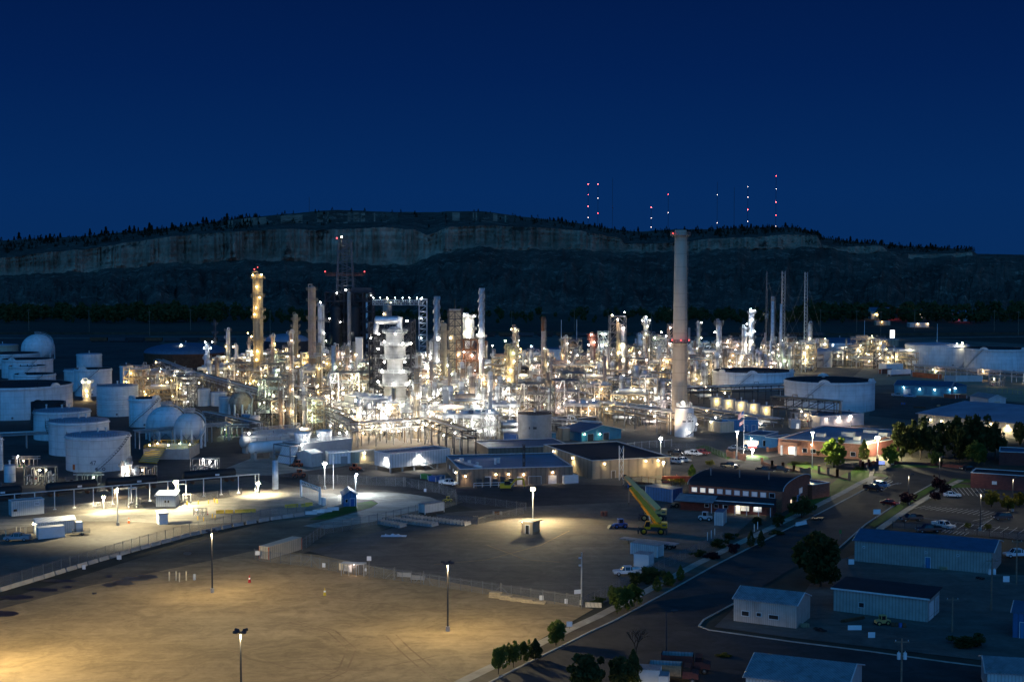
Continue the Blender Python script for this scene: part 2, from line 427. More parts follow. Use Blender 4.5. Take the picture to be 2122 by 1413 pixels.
mb = MB(); q = 9000
mb.add([(-q,-200,0),(q,-200,0),(q,14000,0),(-q,14000,0)], [(0,1,2,3)])
kind(mb.build('ground', MAT['g_plain']), 'structure')
sheet('refinery_yard', [(-700,1050),(-500,700),(900,694),(1900,700),(2500,735),(2700,880),(1900,905),(1500,960),(1380,1010),(1000,1030),(300,1090)], 'g_yard', .02)
sheet('tank_farm_ground', [(-600,1000),(-350,690),(300,690),(420,770),(520,870),(560,985),(300,1005),(0,1040)], 'g_asphalt_yard', .04)
sheet('storage_yard_ground', [(1745,800),(1790,762),(1900,756),(2300,800),(2300,850),(1990,822),(1890,795),(1780,800)], 'g_tandirt', .04)
sheet('laydown_yard_ground', [(1800,862),(1815,815),(1990,818),(2120,838),(2300,850),(2300,885),(1950,876)], 'g_asphalt_yard', .045)
sheet('truck_yard', [(-700,1500),(-500,1080),(0,1060),(300,1040),(480,1018),(640,1012),(720,1060),(480,1085),(250,1150),(0,1222),(-200,1280)], 'g_yard', .05)
sheet('truck_lane', [(-100,1078),(90,1074),(200,1062),(330,1050),(480,1030),(580,1020),(690,1022),(735,1042),(690,1065),(560,1078),(400,1088),(250,1080),(150,1080),(-100,1110)], 'g_lane', .07)
sheet('service_road', [(560,1000),(480,975),(600,958),(700,962),(880,985),(1000,1010),(1200,1003),(1400,1010),(1440,1050),(1300,1080),(1000,1060),(930,1040),(800,1015),(650,1012)], 'g_asphalt_yard', .05)
sheet('equipment_pad', [(520,950),(640,945),(740,960),(700,968),(560,985),(430,985)], 'g_lane', .07)
sheet('haul_road', [(-200,1300),(0,1245),(250,1168),(480,1100),(640,1062),(770,1042),(960,1040),(760,1110),(560,1165),(420,1178),(250,1212),(60,1245),(-200,1330)], 'g_track', .06)
sheet('crane_yard', [(640,1142),(760,1108),(930,1062),(1090,1050),(1300,1040),(1430,1046),(1560,1075),(1480,1148),(1330,1220),(1215,1262),(900,1215)], 'g_gravel', .065)
sheet('dirt_lot', [(-300,1800),(-260,1330),(0,1262),(180,1215),(420,1165),(540,1138),(660,1150),(900,1200),(1230,1262),(1120,1325),(960,1404),(800,1490),(400,1800)], 'g_dirt', .08)
sheet('curved_drive', [(700,1026),(740,1021),(799,1020),(850,1024),(890,1030),(911,1038),(905,1046),(870,1057),(823,1068),(774,1081),(676,1096),(628,1090),(683,1077),(740,1061),(770,1052),(784,1043),(774,1036),(735,1034),(700,1040)], 'g_concrete', .09)
sheet('grass_verge', [(668,1066),(735,1043),(770,1038),(783,1043),(768,1052),(735,1060),(680,1076),(640,1078)], 'g_lawn', .10)
# streets
LK = [(820,1525),(920,1466),(1021,1413),(1131,1357),(1230,1308),(1279,1285),(1377,1232),(1480,1174),(1628,1099),(1696,1066),(1780,1022),(1812,1003),(1840,990)]
sheet('street', LK + [(1843,984),(1830,980),(1808,979),(1790,985),(1782,978),(1795,969),(1830,964),(1900,968),(2010,972),(2060,985),(2300,1000),(2300,1012),(1990,1007),(1945,992),(1928,1006),(1865,1041),(1795,1087),(1739,1137),(1639,1180),(1520,1253),(1460,1285),(1450,1298),(1470,1306),(1640,1330),(1800,1350),(1960,1372),(2300,1415),(2300,1800),(820,1800)], 'g_asphalt', .10)
ribbon('kerb', LK, -.35, 0, 'g_kerb', .05, .24)
ribbon('kerb', [(2300,1415),(1960,1372),(1800,1350),(1640,1330),(1470,1306),(1450,1298),(1460,1285),(1520,1253),(1560,1232)], -.3, 0, 'g_kerb', .05, .24)
ribbon('kerb', [(1700,1152),(1739,1137),(1795,1087),(1865,1041),(1928,1006),(1945,993)], -.3, 0, 'g_kerb', .05, .24)
ribbon('planting_strip', LK, -3.0, -.36, 'g_strip', .05, .20)
ribbon('sidewalk', LK, -5.0, -3.0, 'g_walk', .05, .23)
sheet('planting_bed', [(1300,1262),(1340,1218),(1490,1130),(1590,1085),(1640,1070),(1650,1082),(1480,1166),(1330,1245)], 'g_strip', .12)
sheet('lawn', [(1600,1086),(1690,1030),(1745,985),(1775,972),(1800,976),(1802,990),(1785,1010),(1700,1054),(1630,1092)], 'g_lawn', .13)
sheet('sidewalk', [(1790,1012),(1797,1002),(1800,990),(1803,978),(1812,978),(1808,990),(1810,1000),(1800,1010)], 'g_walk', .25)
sheet('lawn', [(1811,982),(1822,981),(1836,985),(1841,990),(1832,996),(1810,999)], 'g_lawn', .17)
sheet('lawn', [(1867,1042),(1928,1008),(1938,1013),(1880,1047)], 'g_lawn', .17)
sheet('lawn', [(1800,1088),(1866,1043),(1880,1048),(1850,1070),(1812,1093)], 'g_lawn', .17)
ribbon('sidewalk', [(1815,1096),(1858,1066),(1886,1048),(1945,1014),(1985,995)], 0, 1.8, 'g_walk', .05, .22)
sheet('lawn', [(1960,1003),(1975,992),(2012,994),(2012,1000)], 'g_lawn', .17)
sheet('lawn', [(1962,1012),(1980,1002),(2012,1006),(2012,1011)], 'g_lawn', .17)
sheet('lawn', [(1842,970),(1860,962),(1960,964),(1935,970)], 'g_lawn', .17)
sheet('lawn', [(1542,953),(1548,945),(1575,943),(1590,947),(1596,952),(1570,956)], 'g_lawn', .12)
sheet('lawn', [(1440,928),(1460,922),(1520,944),(1508,952)], 'g_lawn', .12)
sheet('lawn', [(1616,982),(1660,976),(1712,984),(1730,990),(1700,992),(1630,988)], 'g_lawn', .12)
sheet('lawn', [(1628,962),(1650,957),(1700,968),(1712,978),(1680,972)], 'g_lawn', .12)
sheet('entrance_drive', [(1392,955),(1400,930),(1440,938),(1545,962),(1600,950),(1640,942),(1760,958),(1800,968),(1780,974),(1660,955),(1612,966),(1640,988),(1560,992),(1470,985),(1392,975)], 'g_asphalt_yard', .07)
sheet('parking_lot', [(1850,1090),(1890,1062),(1966,1016),(2012,1010),(2300,1024),(2300,1140),(2100,1118)], 'g_asphalt', .13)
sheet('workshop_lot', [(1660,1240),(1700,1175),(1770,1150),(2060,1190),(2300,1200),(2300,1400),(1960,1360),(1640,1322),(1480,1300),(1520,1262)], 'g_gravel', .12)
# parking bay lines: strokes of paint on one lot
mb = MB()
def stroke(a, b, w=.14, z=.16):
    a, b = G(*a), G(*b); d = (b-a).normalized(); n = Vector((d.y, -d.x, 0))*w/2
    mb.add([(p.x, p.y, z) for p in (a-n, b-n, b+n, a+n)], [(0,1,2,3)])
for k in range(10):
    x = 1958 + k*9; stroke((x, 1008+k*.6), (x+14, 1024+k*.8))
for k in range(14): stroke((1895+k*11, 1068+k*1.2-14), (1918+k*11, 1049+k*.9))
for k in range(13): stroke((1965+k*18, 1096+k*1.4), (1982+k*18, 1085+k*1.3))
for k in range(7): stroke((1960+k*8, 1098+k), (1950+k*8, 1104+k))
stroke((1890,1071),(2110,1100)); stroke((2016,1080),(2050,1072)); stroke((2030,1094),(2062,1071))
for k in range(6): stroke((2026+k*5, 1086-k*2), (2040+k*5, 1085-k*2))
kind(mb.build('parking_bay_lines', MAT['g_paint']), 'structure')
mb = MB()
for a, b in (((1832,1002),(1846,995)),((1838,1004),(1850,998)),((1846,1006),(1862,1001)),((1858,1004),(1868,1002))): stroke(a, b, .3)
kind(mb.build('street_arrow_marking', MAT['g_paint']), 'structure')
# damp patches and ruts where water lay on the haul road
mb = MB()
for cx, cy, w, h in ((305,1195,24,5),(280,1200,30,5),(255,1208,26,5),(228,1212,16,4),(225,1194,8,2.5),(140,1217,10,2.5),(90,1222,30,4),(30,1238,34,5),(388,1147,10,3),(10,1272,30,6),(195,1230,6,2),(120,1204,40,3)):
    pts = [G(cx+w*(1+.3*R.uniform(-1,1))*cos(t*2*pi/14), cy+h*(1+.3*R.uniform(-1,1))*sin(t*2*pi/14)-w*.0*cos(t)) for t in range(14)]
    mb.add([(p.x, p.y, .10) for p in pts], [tuple(reversed(range(14)))])
mk('damp', (.035,.028,.022), .35, var=.4, scale=.5)
kind(mb.build('damp_patches', MAT['damp']), 'structure')
# ---------------------------------------------------------------- the sandstone ridge
TB = [(-900,512,545,585),(-300,502,541,580),(0,499,533,572),(170,490,518,563),(350,473,491,546),(500,452,480,541),(560,447,477,541),(690,435,475,545),(800,439,472,550),(860,440,476,549),(885,440,488,538),(905,440,482,524),(930,438,472,518),(1000,438,468,512),(1060,446,470,515),(1200,463,478,520),(1285,477,494,523),(1292,478,505,524),(1330,480,503,525),(1400,475,502,522),(1450,476,497,520),(1550,472,490,515),(1640,471,487,513),(1690,487,489,513),(1700,492,508,514),(1735,498,511,520),(1825,506,511,525),(1840,507,522,526),(1890,511,527,534),(2008,517,521,530),(2022,526,531,532),(2122,528,535,536),(2500,530,537,538),(3000,532,540,541)]
def tb(px):
    for a, b in zip(TB, TB[1:]):
        if px <= b[0]:
            t = (px-a[0])/(b[0]-a[0]); return [a[i]*(1-t)+b[i]*t for i in range(1, 4)]
    return TB[-1][1:]
from mathutils import noise as MN
def fb(x, y, z=0, o=5): return MN.fractal(Vector((x, y, z)), .9, 2.1, o)
Y1, Y2, Y3, Y4 = 1780., 2190., 2225., 2650.
def px2x(px, Y): return XA(px, Y)
mc, mt = MB(), MB()
cols = []; step = 3.0
NX = int(3300/step)
for i in range(NX+1):
    px = -700 + i*step
    sk, ct, cb = tb(px)
    j = fb(px*.012, 1.3)*3.0; ct += j + fb(px*.06, 9)*1.4; cb += fb(px*.02, 4.2)*6 + fb(px*.09, 5.5)*2.2
    far = max(0, min(1, (px-1690)/200.))
    bt = fb(px*.022, 7.7)*30 + abs(fb(px*.07, 3.1))*22     # buttresses
    row = []
    foot = 652 - 6*far
    for k in range(15):       # talus
        t = k/14.; Y = Y1 + (Y2-Y1)*t - 0*far
        z1 = ZA(cb, Y2); z = z1*(t**1.35)
        gl = abs(fb(px*.014, t*1.2+2.2))*30*sin(pi*min(1, t*1.05)) + fb(px*.05, t*9)*3.2*min(1, 4*t)*(1-t*.6)
        if far > 0: gl += fb(px*.006, t*3+8)*16*far*sin(pi*t)
        row.append((px2x(px, Y), Y + fb(px*.03, t*4)*8, max(0, z + gl) if k else -1))
    z0, z1 = ZA(cb, Y2), ZA(ct, Y3); thin = max(0.0, min(1.0, (z1-z0)/14.))
    for k in range(1, 11):    # cliff
        t = k/10.; ledge = (.5*t + .5*round(t*4)/4)
        Y = Y2 + (Y3-Y2)*ledge + bt*thin*(.4+.6*sin(pi*t)) + fb(px*.15, t*7)*2.5*thin
        row.append((px2x(px, Y), Y, z0 + (z1-z0)*t))
    zs = ZA(sk, Y4)
    up = 460 < px < 830 or 925 < px < 1055
    for k in range(1, 10):    # plateau up to the skyline
        t = k/9.; Y = Y3 + (Y4-Y3)*t
        tt = t
        if up: tt = .55*t + (.45 if t > .62 else .18*t)
        z = z1 + (zs-z1)*tt + fb(px*.02, t*3+5)*2.4*(1-t) + (0 if k < 9 else fb(px*.03, 2)*.8)
        row.append((px2x(px, Y), Y, z))
    row.append((px2x(px, 3300), 3300, zs*.8)); row.append((px2x(px, 3900), 3900, -5))
    cols.append(row)
nr = len(cols[0]); vs = [p for c in cols for p in c]
mb = MB(); mb.v = vs
mi = []
for i in range(NX):
    px = -700 + (i+.5)*step; sk, ct, cb = tb(px)
    for k in range(nr-1):
        a = i*nr+k; mb.f.append((a, a+nr, a+nr+1, a+1)); mb.s.append(False)
        z0, z1 = ZA(cb, Y2), ZA(ct, Y3)
        cliff = 14 <= k < 24 and (z1-z0) > 5
        upc = k == (29 if fb(px*.013, 3.3) > 0 else 28) and (465 < px < 815 or 928 < px < 1050) and fb(px*.09, 6.6) > -.05
        mi.append(1 if (cliff or upc) else 0)
def hillmat(name, c1, c2, c3, strata):
    m = bpy.data.materials.new(name); m.use_nodes = True; N, L = m.node_tree.nodes, m.node_tree.links; b = N['Principled BSDF']; b.inputs['Roughness'].default_value = .95; b.inputs['Specular IOR Level'].default_value = .1
    tc = N.new("ShaderNodeTexCoord")
    def nz(sc, scv=(1,1,1), det=7, r=.65):
        mp = N.new("ShaderNodeMapping"); mp.inputs['Scale'].default_value = scv; L.new(tc.outputs['Object'], mp.inputs[0])
        n = N.new("ShaderNodeTexNoise"); n.inputs['Scale'].default_value = sc; n.inputs['Detail'].default_value = det; n.inputs['Roughness'].default_value = r; L.new(mp.outputs[0], n.inputs['Vector']); return n.outputs[0]
    def mix(f, a, c, bt='MIX'):
        x = N.new("ShaderNodeMix"); x.data_type = 'RGBA'; x.blend_type = bt
        for i, v in ((0, f), (6, a), (7, c)):
            if isinstance(v, (int, float)): x.inputs[i].default_value = v
            elif isinstance(v, tuple): x.inputs[i].default_value = (*v, 1)
            else: L.new(v, x.inputs[i])
        return x.outputs[2]
    def rng(v, a, bb, c, d):
        x = N.new("ShaderNodeMapRange"); x.inputs[1].default_value = a; x.inputs[2].default_value = bb; x.inputs[3].default_value = c; x.inputs[4].default_value = d; L.new(v, x.inputs[0]); return x.outputs[0]
    col = mix(rng(nz(.012), .38, .62, 0, 1), c1, c2)
    if strata:
        col = mix(1.0, col, rng(nz(.02, (.4,.4,6), 5), .35, .65, .82, 1.12), 'MULTIPLY')
        col = mix(1.0, col, rng(nz(.045, (1.3,1,.3), 9, .8), .38, .56, .6, 1.1), 'MULTIPLY')
        col = mix(1.0, col, rng(nz(.007, (1,1,2), 4), .35, .65, .62, 1.3), 'MULTIPLY')
        col = mix(rng(nz(.022, (1,1,1.3), 8, .7), .57, .64, 0, .85), col, (.022,.02,.016))
    else:
        col = mix(rng(nz(.045, (1,1,1.6), 8, .85), .53, .64, 0, .75), col, c3)
        col = mix(rng(nz(.05, (1,.6,1), 8, .8), .58, .64, 0, .85), col, (.014,.016,.012))
        col = mix(1.0, col, rng(nz(.25, (1,1,1), 5), .3, .7, .7, 1.3), 'MULTIPLY')
    L.new(col, b.inputs['Base Color'])
    bp = N.new("ShaderNodeBump"); bp.inputs['Strength'].default_value = 1.0; bp.inputs['Distance'].default_value = 3.0; L.new(nz(.12, (1,1,1), 8, .7), bp.inputs['Height']); L.new(bp.outputs[0], b.inputs['Normal'])
    return m
hm0 = hillmat('scrub_slope', (.06,.052,.042), (.115,.098,.078), (.38,.29,.22), False)
hm1 = hillmat('sandstone_cliff', (.31,.20,.14), (.42,.28,.195), (.3,.25,.2), True)
me = mb.mesh('hill', hm0); me.materials.append(hm1); me.polygons.foreach_set("material_index", mi); me.update()
hill = kind(link('hill', me), 'structure')
def hill_z(px, Y):
    i = max(0, min(NX-1, int((px+700)/step))); c = cols[i]
    for a, b in zip(c, c[1:]):
        if a[1] <= Y <= b[1] or b[1] <= Y <= a[1]:
            t = (Y-a[1])/((b[1]-a[1]) or 1); return a[2]*(1-t)+b[2]*t
    return c[-3][2]
# ---------------------------------------------------------------- leaves and trees
def leaves(mb, n, fn, size, rnd):
    for _ in range(n):
        c = fn()
        a = Vector((rnd.gauss(0,1), rnd.gauss(0,1), rnd.gauss(0,1)*.7)).normalized(); b = a.orthogonal().normalized(); s = size*rnd.uniform(.55, 1.35)
        b = (b + a.cross(b)*rnd.uniform(-1, 1)).normalized()
        p = [c+a*s, c+b*s*.55, c-a*s, c-b*s*.55]
        mb.add(p, [(0,1,2,3)])
def crown_mesh(name, shape, mat, n, seed, leaf):
    rnd = random.Random(seed); mb = MB()
    if shape == 'round':       # clumps spread through a lumpy crown, height 1, width 1
        cl = []
        for _ in range(46):
            d = Vector((rnd.gauss(0,1), rnd.gauss(0,1), rnd.gauss(0,1))).normalized()*rnd.uniform(.3, 1.14)
            cl.append((Vector((d.x*(.33+.1*rnd.random()), d.y*.40, .56+d.z*.36)), rnd.uniform(.06, .145)))
        def fn():
            c, r = rnd.choice(cl); d = Vector((rnd.gauss(0,1), rnd.gauss(0,1), rnd.gauss(0,1))).normalized()*r*rnd.uniform(.3, 1)**.5
            return c + d
    elif shape == 'cone':
        def fn():
            t = rnd.random()**.8; r = .36*min(1, (1-t)*1.9+.05)*min(1, t*6+.35)*rnd.uniform(.35, 1)**.5; a = rnd.uniform(0, 2*pi); k = 1+.22*sin(a*3+t*15)
            return Vector((r*k*cos(a), r*k*sin(a), .12+.88*t))
    elif shape == 'pine':
        def fn():
            t = rnd.random()**.8; tier = abs(((t*6) % 1)); r = .30*(1-t)**.8*(1-.55*tier)*rnd.uniform(.4, 1)**.5+.01; a = rnd.uniform(0, 2*pi)
            return Vector((r*cos(a)*(1+.35*sin(a*2+t*9)), r*sin(a), .14+.86*t))
    else:  # bush
        cl = [(Vector((rnd.gauss(0,.22), rnd.gauss(0,.22), rnd.uniform(.2,.7))), rnd.uniform(.15,.3)) for _ in range(14)]
        def fn():
            c, r = rnd.choice(cl); d = Vector((rnd.gauss(0,1), rnd.gauss(0,1), rnd.gauss(0,1))).normalized()*r*rnd.uniform(.4, 1)
            return Vector((c.x+d.x, c.y+d.y, max(.02, c.z+d.z)))
    leaves(mb, n, fn, leaf, rnd)
    return mb.mesh(name, mat)
def trunk_mesh(seed, top, r=.022, nl=7):
    rnd = random.Random(seed); mb = MB()
    mb.cyl((0,0,0), (0.01,0,top*.55), r*1.3, r, 7); mb.cyl((.01,0,top*.55), (0,.01,top), r, r*.35, 6)
    for k in range(nl):
        z = top*rnd.uniform(.4, .9); a = 2*pi*k/nl+rnd.uniform(-.4,.4); l = rnd.uniform(.18,.34)
        mb.cyl((0,0,z), (l*.6*cos(a), l*.6*sin(a), z+l*.5), r*.5, r*.3, 5); mb.cyl((l*.6*cos(a), l*.6*sin(a), z+l*.5), (l*cos(a), l*sin(a), z+l*.75), r*.3, r*.12, 4)
    return mb.mesh('trunk', MAT['bark'])
TM = {}
def tree(px, pby, pty, wpx, label, shape='round', leaf='leaf', cat='tree', name='tree', group=None, n=2600, lsize=.05, base=None):
    p = base or G(px, pby); h = ZA(pty, p.y) - p.z; w = wpx*MPP(p.y)
    v = R.randrange(3); key = (shape, leaf, v, n)
    if key not in TM: TM[key] = (crown_mesh('crown', shape, MAT[leaf], n, hash(key) % 999 if False else 11*v+len(shape)*7+len(leaf), lsize), trunk_mesh(5*v+len(shape), .62 if shape == 'round' else .8))
    t = thing(name, label, cat, p, R.uniform(0, 6.28), group)
    k = {'round': 1.02, 'cone': .72, 'pine': .62, 'bush': 1.0}[shape]
    link('crown', TM[key][0], t).scale = (w/k, w/k, h)
    if shape != 'bush': link('trunk', TM[key][1], t).scale = (w*.8, w*.8, h)
    return t
# ================================================================ BUILDERS
FOOT = []          # (x, y, r) ground already taken
def take(x, y, r): FOOT.append((x, y, r))
def tank(px, w, pr, pb, label, roof='cone', mat='white', rmat='roof_deck', stair=None, group=None, name='storage_tank', pitch=.07, girder=True, rail=True, vents=1, rings=0, h=None):
    """PB: photo row of the foot of the near wall; PR: row of the rim at the silhouette; W: width in photo px"""
    p = G(px, pb); k = w/2/F; r = k*p.y/(1-k); Yc = p.y + r; c = Vector((XA(px, Yc), Yc, 0))
    h = h or ZA(pr, Yc); take(c.x, c.y, r+1)
    t = thing(name, label, 'tank', c, 0, group)
    n = 64 if w > 60 else 40
    if roof == 'open':
        MB().lathe([(r, 0), (r, h), (r-.15, h)], n, caps=False).build('shell', MAT[mat], t)
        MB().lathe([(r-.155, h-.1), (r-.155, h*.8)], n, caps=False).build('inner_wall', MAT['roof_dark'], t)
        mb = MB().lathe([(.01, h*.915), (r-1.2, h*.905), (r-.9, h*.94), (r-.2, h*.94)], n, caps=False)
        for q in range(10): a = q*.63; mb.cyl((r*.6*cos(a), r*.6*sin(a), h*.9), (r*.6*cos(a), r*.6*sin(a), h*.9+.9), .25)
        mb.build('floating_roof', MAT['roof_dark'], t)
        for a in (stair if isinstance(stair, (list, tuple)) else (-1.9,)):     # raised gauger's apron on the rim
            mb = MB(); m = 14; aw = 2.6/r
            pts = [(a-aw+2*aw*i/m, h+1.3*sin(pi*i/m)**.7) for i in range(m+1)]
            for (a0, z0), (a1, z1) in zip(pts, pts[1:]):
                v = [((r+.02)*cos(a0), (r+.02)*sin(a0), h-.1), ((r+.02)*cos(a1), (r+.02)*sin(a1), h-.1), ((r+.02)*cos(a1), (r+.02)*sin(a1), z1), ((r+.02)*cos(a0), (r+.02)*sin(a0), z0)]
                u = [(x*(1-.25/r), y*(1-.25/r), z) for x, y, z in v]
                mb.add(v+u, [(0,1,2,3), (7,6,5,4), (3,2,6,7)])
            mb.ball((( r-1.2)*cos(a), (r-1.2)*sin(a), h+.2), 1.0, 8, 6)
            mb.build('gauge_platform', MAT[mat], t)
    else:
        MB().lathe([(r, 0), (r, h)], n, caps=False).build('shell', MAT[mat], t)
        if roof == 'dome': prof = [(r*cos(i/8*pi/2), h + r*pitch*sin(i/8*pi/2)) for i in range(9)]; prof[-1] = (.01, prof[-1][1])
        else: prof = [(r+.06, h-.05), (r+.06, h+.03), (r*.5, h+r*pitch*.5), (.01, h+r*pitch)]
        MB().lathe(prof, n, caps=False).build('roof', MAT[rmat], t)
        for q in range(vents): a = -1.2+q*2.1; mb = MB().cyl((r*.3*cos(a)*q, r*.3*sin(a)*q, h), (r*.3*cos(a)*q, r*.3*sin(a)*q, h+r*pitch+1.0), .28, n=8).cyl((r*.3*cos(a)*q, r*.3*sin(a)*q, h+r*pitch+1.0), (r*.3*cos(a)*q, r*.3*sin(a)*q, h+r*pitch+1.25), .5, .3, n=8).build('vent', MAT['trim'], t)
    if girder: MB().lathe([(r+.01, h-.9), (r+.45, h-.85), (r+.45, h-.7), (r+.01, h-.65)], n, caps=False).build('wind_girder', MAT[mat], t)
    for q in range(rings): z = h*(q+1)/(rings+1); MB().lathe([(r, z-.12), (r+.14, z-.1), (r+.14, z+.1), (r, z+.12)], n, caps=False).build('stiffening_ring', MAT[mat], t)
    if rail and roof != 'open':
        pts = [(r*.97*cos(a*2*pi/n), r*.97*sin(a*2*pi/n), h) for a in range(int(n*.55), int(n*.95))]
        MB().rail(pts, 1.0, .07, False).build('handrail', MAT['steel'], t)
    if stair is not None:
        s0 = stair[0] if isinstance(stair, (list, tuple)) else stair
        mb = MB(); m = max(12, int(h*1.6)); span = h*1.15/(r+.5)
        pr_ = None
        for i in range(m+1):
            a = s0 + span*(i/m-1.0); z = h*i/m
            q = Vector(((r+.5)*cos(a), (r+.5)*sin(a), z)); 
            mb.cyl(q-Vector((.45*cos(a), .45*sin(a), 0)), q+Vector((.45*cos(a), .45*sin(a), 0)), .13, n=4)
            if pr_ is not None:
                o = Vector((.45*cos(a), .45*sin(a), 0))
                mb.beam(pr_+o, q+o, .16); mb.beam(pr_+o+Vector((0,0,1)), q+o+Vector((0,0,1)), .07)
            pr_ = q
        mb.build('spiral_stair', MAT['steel'], t)
    if r > 5:
        a = -1.35; MB().cyl(((r-.1)*cos(a), (r-.1)*sin(a), 1.1), ((r+.25)*cos(a), (r+.25)*sin(a), 1.1), .42, n=12).build('manway', MAT['steel'], t)
    return t, r, h
def platform(par, r, z, ext=1.2, a0=0.0, a1=2*pi, mat='steel', rail=True, cx=0, cy=0):
    mb = MB(); n = max(8, int(20*(a1-a0)/(2*pi))); full = a1-a0 > 6.2
    pi_, po = [], []
    for i in range(n+1):
        a = a0+(a1-a0)*i/n; pi_.append((cx+r*cos(a), cy+r*sin(a), z)); po.append((cx+(r+ext)*cos(a), cy+(r+ext)*sin(a), z))
    for i in range(n):
        v = [pi_[i], pi_[i+1], po[i+1], po[i]]; u = [(x, y, q-.18) for x, y, q in v]
        mb.add(v+u, [(3,2,1,0), (4,5,6,7), (3,7,6,2), (0,1,5,4)])
    if rail: mb.rail(po, 1.1, .09, False)
    for i in range(0, n, 3): a = a0+(a1-a0)*i/n; mb.beam((cx+(r+ext)*cos(a), cy+(r+ext)*sin(a), z-.1), (cx+r*cos(a), cy+r*sin(a), z-1.3), .1)
    return mb.build('platform', MAT[mat], par)
def ladder(par, x, y, z0, z1, mat='steel', cage=True):
    mb = MB(); o = Vector((x, y, 0)); l = o.length or 1; u = o/l; s = Vector((-u.y, u.x, 0))*.28; e = u*.35
    for q in (s, -s): mb.beam(o+e+q+Vector((0,0,z0)), o+e+q+Vector((0,0,z1)), .08)
    z = z0
    while z < z1:
        if cage:
            c = [o+e+s*1.5, o+e*3+s*1.7, o+e*3-s*1.7, o+e-s*1.5]
            for a, b in zip(c, c[1:]): mb.beam(a+Vector((0,0,z)), b+Vector((0,0,z)), .06)
        mb.beam(o+e+s+Vector((0,0,z)), o+e-s+Vector((0,0,z)), .05); z += 1.5
    if cage: mb.beam(o+e*3+s+Vector((0,0,z0+2)), o+e*3+s+Vector((0,0,z1)), .06); mb.beam(o+e*3-s+Vector((0,0,z0+2)), o+e*3-s+Vector((0,0,z1)), .06)
    return mb.build('ladder', MAT[mat], par)
def column(px, w, pt, pb, label, mat='silver', plats=(), lamps=(), top='dome', name='process_tower', group=None, side=1, pmat='steel', tip=None, prof=None, cat='tower', pipes=1, ext=1.3, lad=True):
    p = G(px, pb); s = MPP(p.y); r = w/2*s; h = ZA(pt, p.y); take(p.x, p.y, r+2)
    t = thing(name, label, cat, p, 0, group)
    if prof: pf = [(rr*s, ZA(y, p.y)) for rr, y in prof]; pf = sorted(pf, key=lambda q: q[1]); MB().lathe(pf, 20).build('shell', MAT[mat], t); r = pf[len(pf)//2][0]
    else:
        if top == 'dome': pf = [(r, 0)] + [(r*cos(i/5*pi/2), h-r*.7+r*.7*sin(i/5*pi/2)) for i in range(6)]
        else: pf = [(r, 0), (r, h)]
        if tip: MB().lathe([(r*1.01, h-tip[1]), (r*1.01, h)], 20).build('rim_band', MAT[tip[0]], t)
        MB().lathe(pf, 20).build('shell', MAT[mat], t)
    MB().lathe([(r*1.25, -.2), (r*1.25, .5), (r*1.04, .6), (r*1.04, min(3.5, h*.1))], 20, caps=False).build('skirt', MAT['concrete'], t)
    for y in plats: 
        z = ZA(y, p.y)
        full = R.random() < .5; a = R.uniform(-2.6, -.6)
        platform(t, r, z, ext, 0 if full else a-1.9, 2*pi if full else a+1.9, pmat)
    if lad: ladder(t, r*cos(-1.1*side if side > 0 else -2.0), r*sin(-1.1), 0, h*.98, pmat)
    if pipes:
        mb = MB()
        for q in range(pipes):
            a = -2.4 + q*1.3; rr = r+.35; pr = max(.14, r*.13)
            mb.path([(0, 0, h-.05), (0, 0, h+.7), (rr*cos(a), rr*sin(a), h+.7), (rr*cos(a), rr*sin(a), 1.5+q)] if q == 0 and top == 'dome' else [(rr*cos(a), rr*sin(a), h*(.9-.3*q)), (rr*cos(a), rr*sin(a), 1.2)], pr, 8)
        mb.build('overhead_pipe', MAT['pipe_c'] if mat in ('silver', 'white_plain', 'white') else MAT[mat], t)
    for q in lamps:
        y, c, pw = q[:3]; dx = q[3] if len(q) > 3 else R.choice((-.8, -.3, .3, .8)); z = ZA(y, p.y)
        a = -pi/2 + dx*1.2
        lamp(t, ((r+1.1)*cos(a), (r+1.1)*sin(a), z), c, pw, .30 if pw < 2500 else .42, off=(.7*cos(a), .7*sin(a)-.2, -.2))
    return t
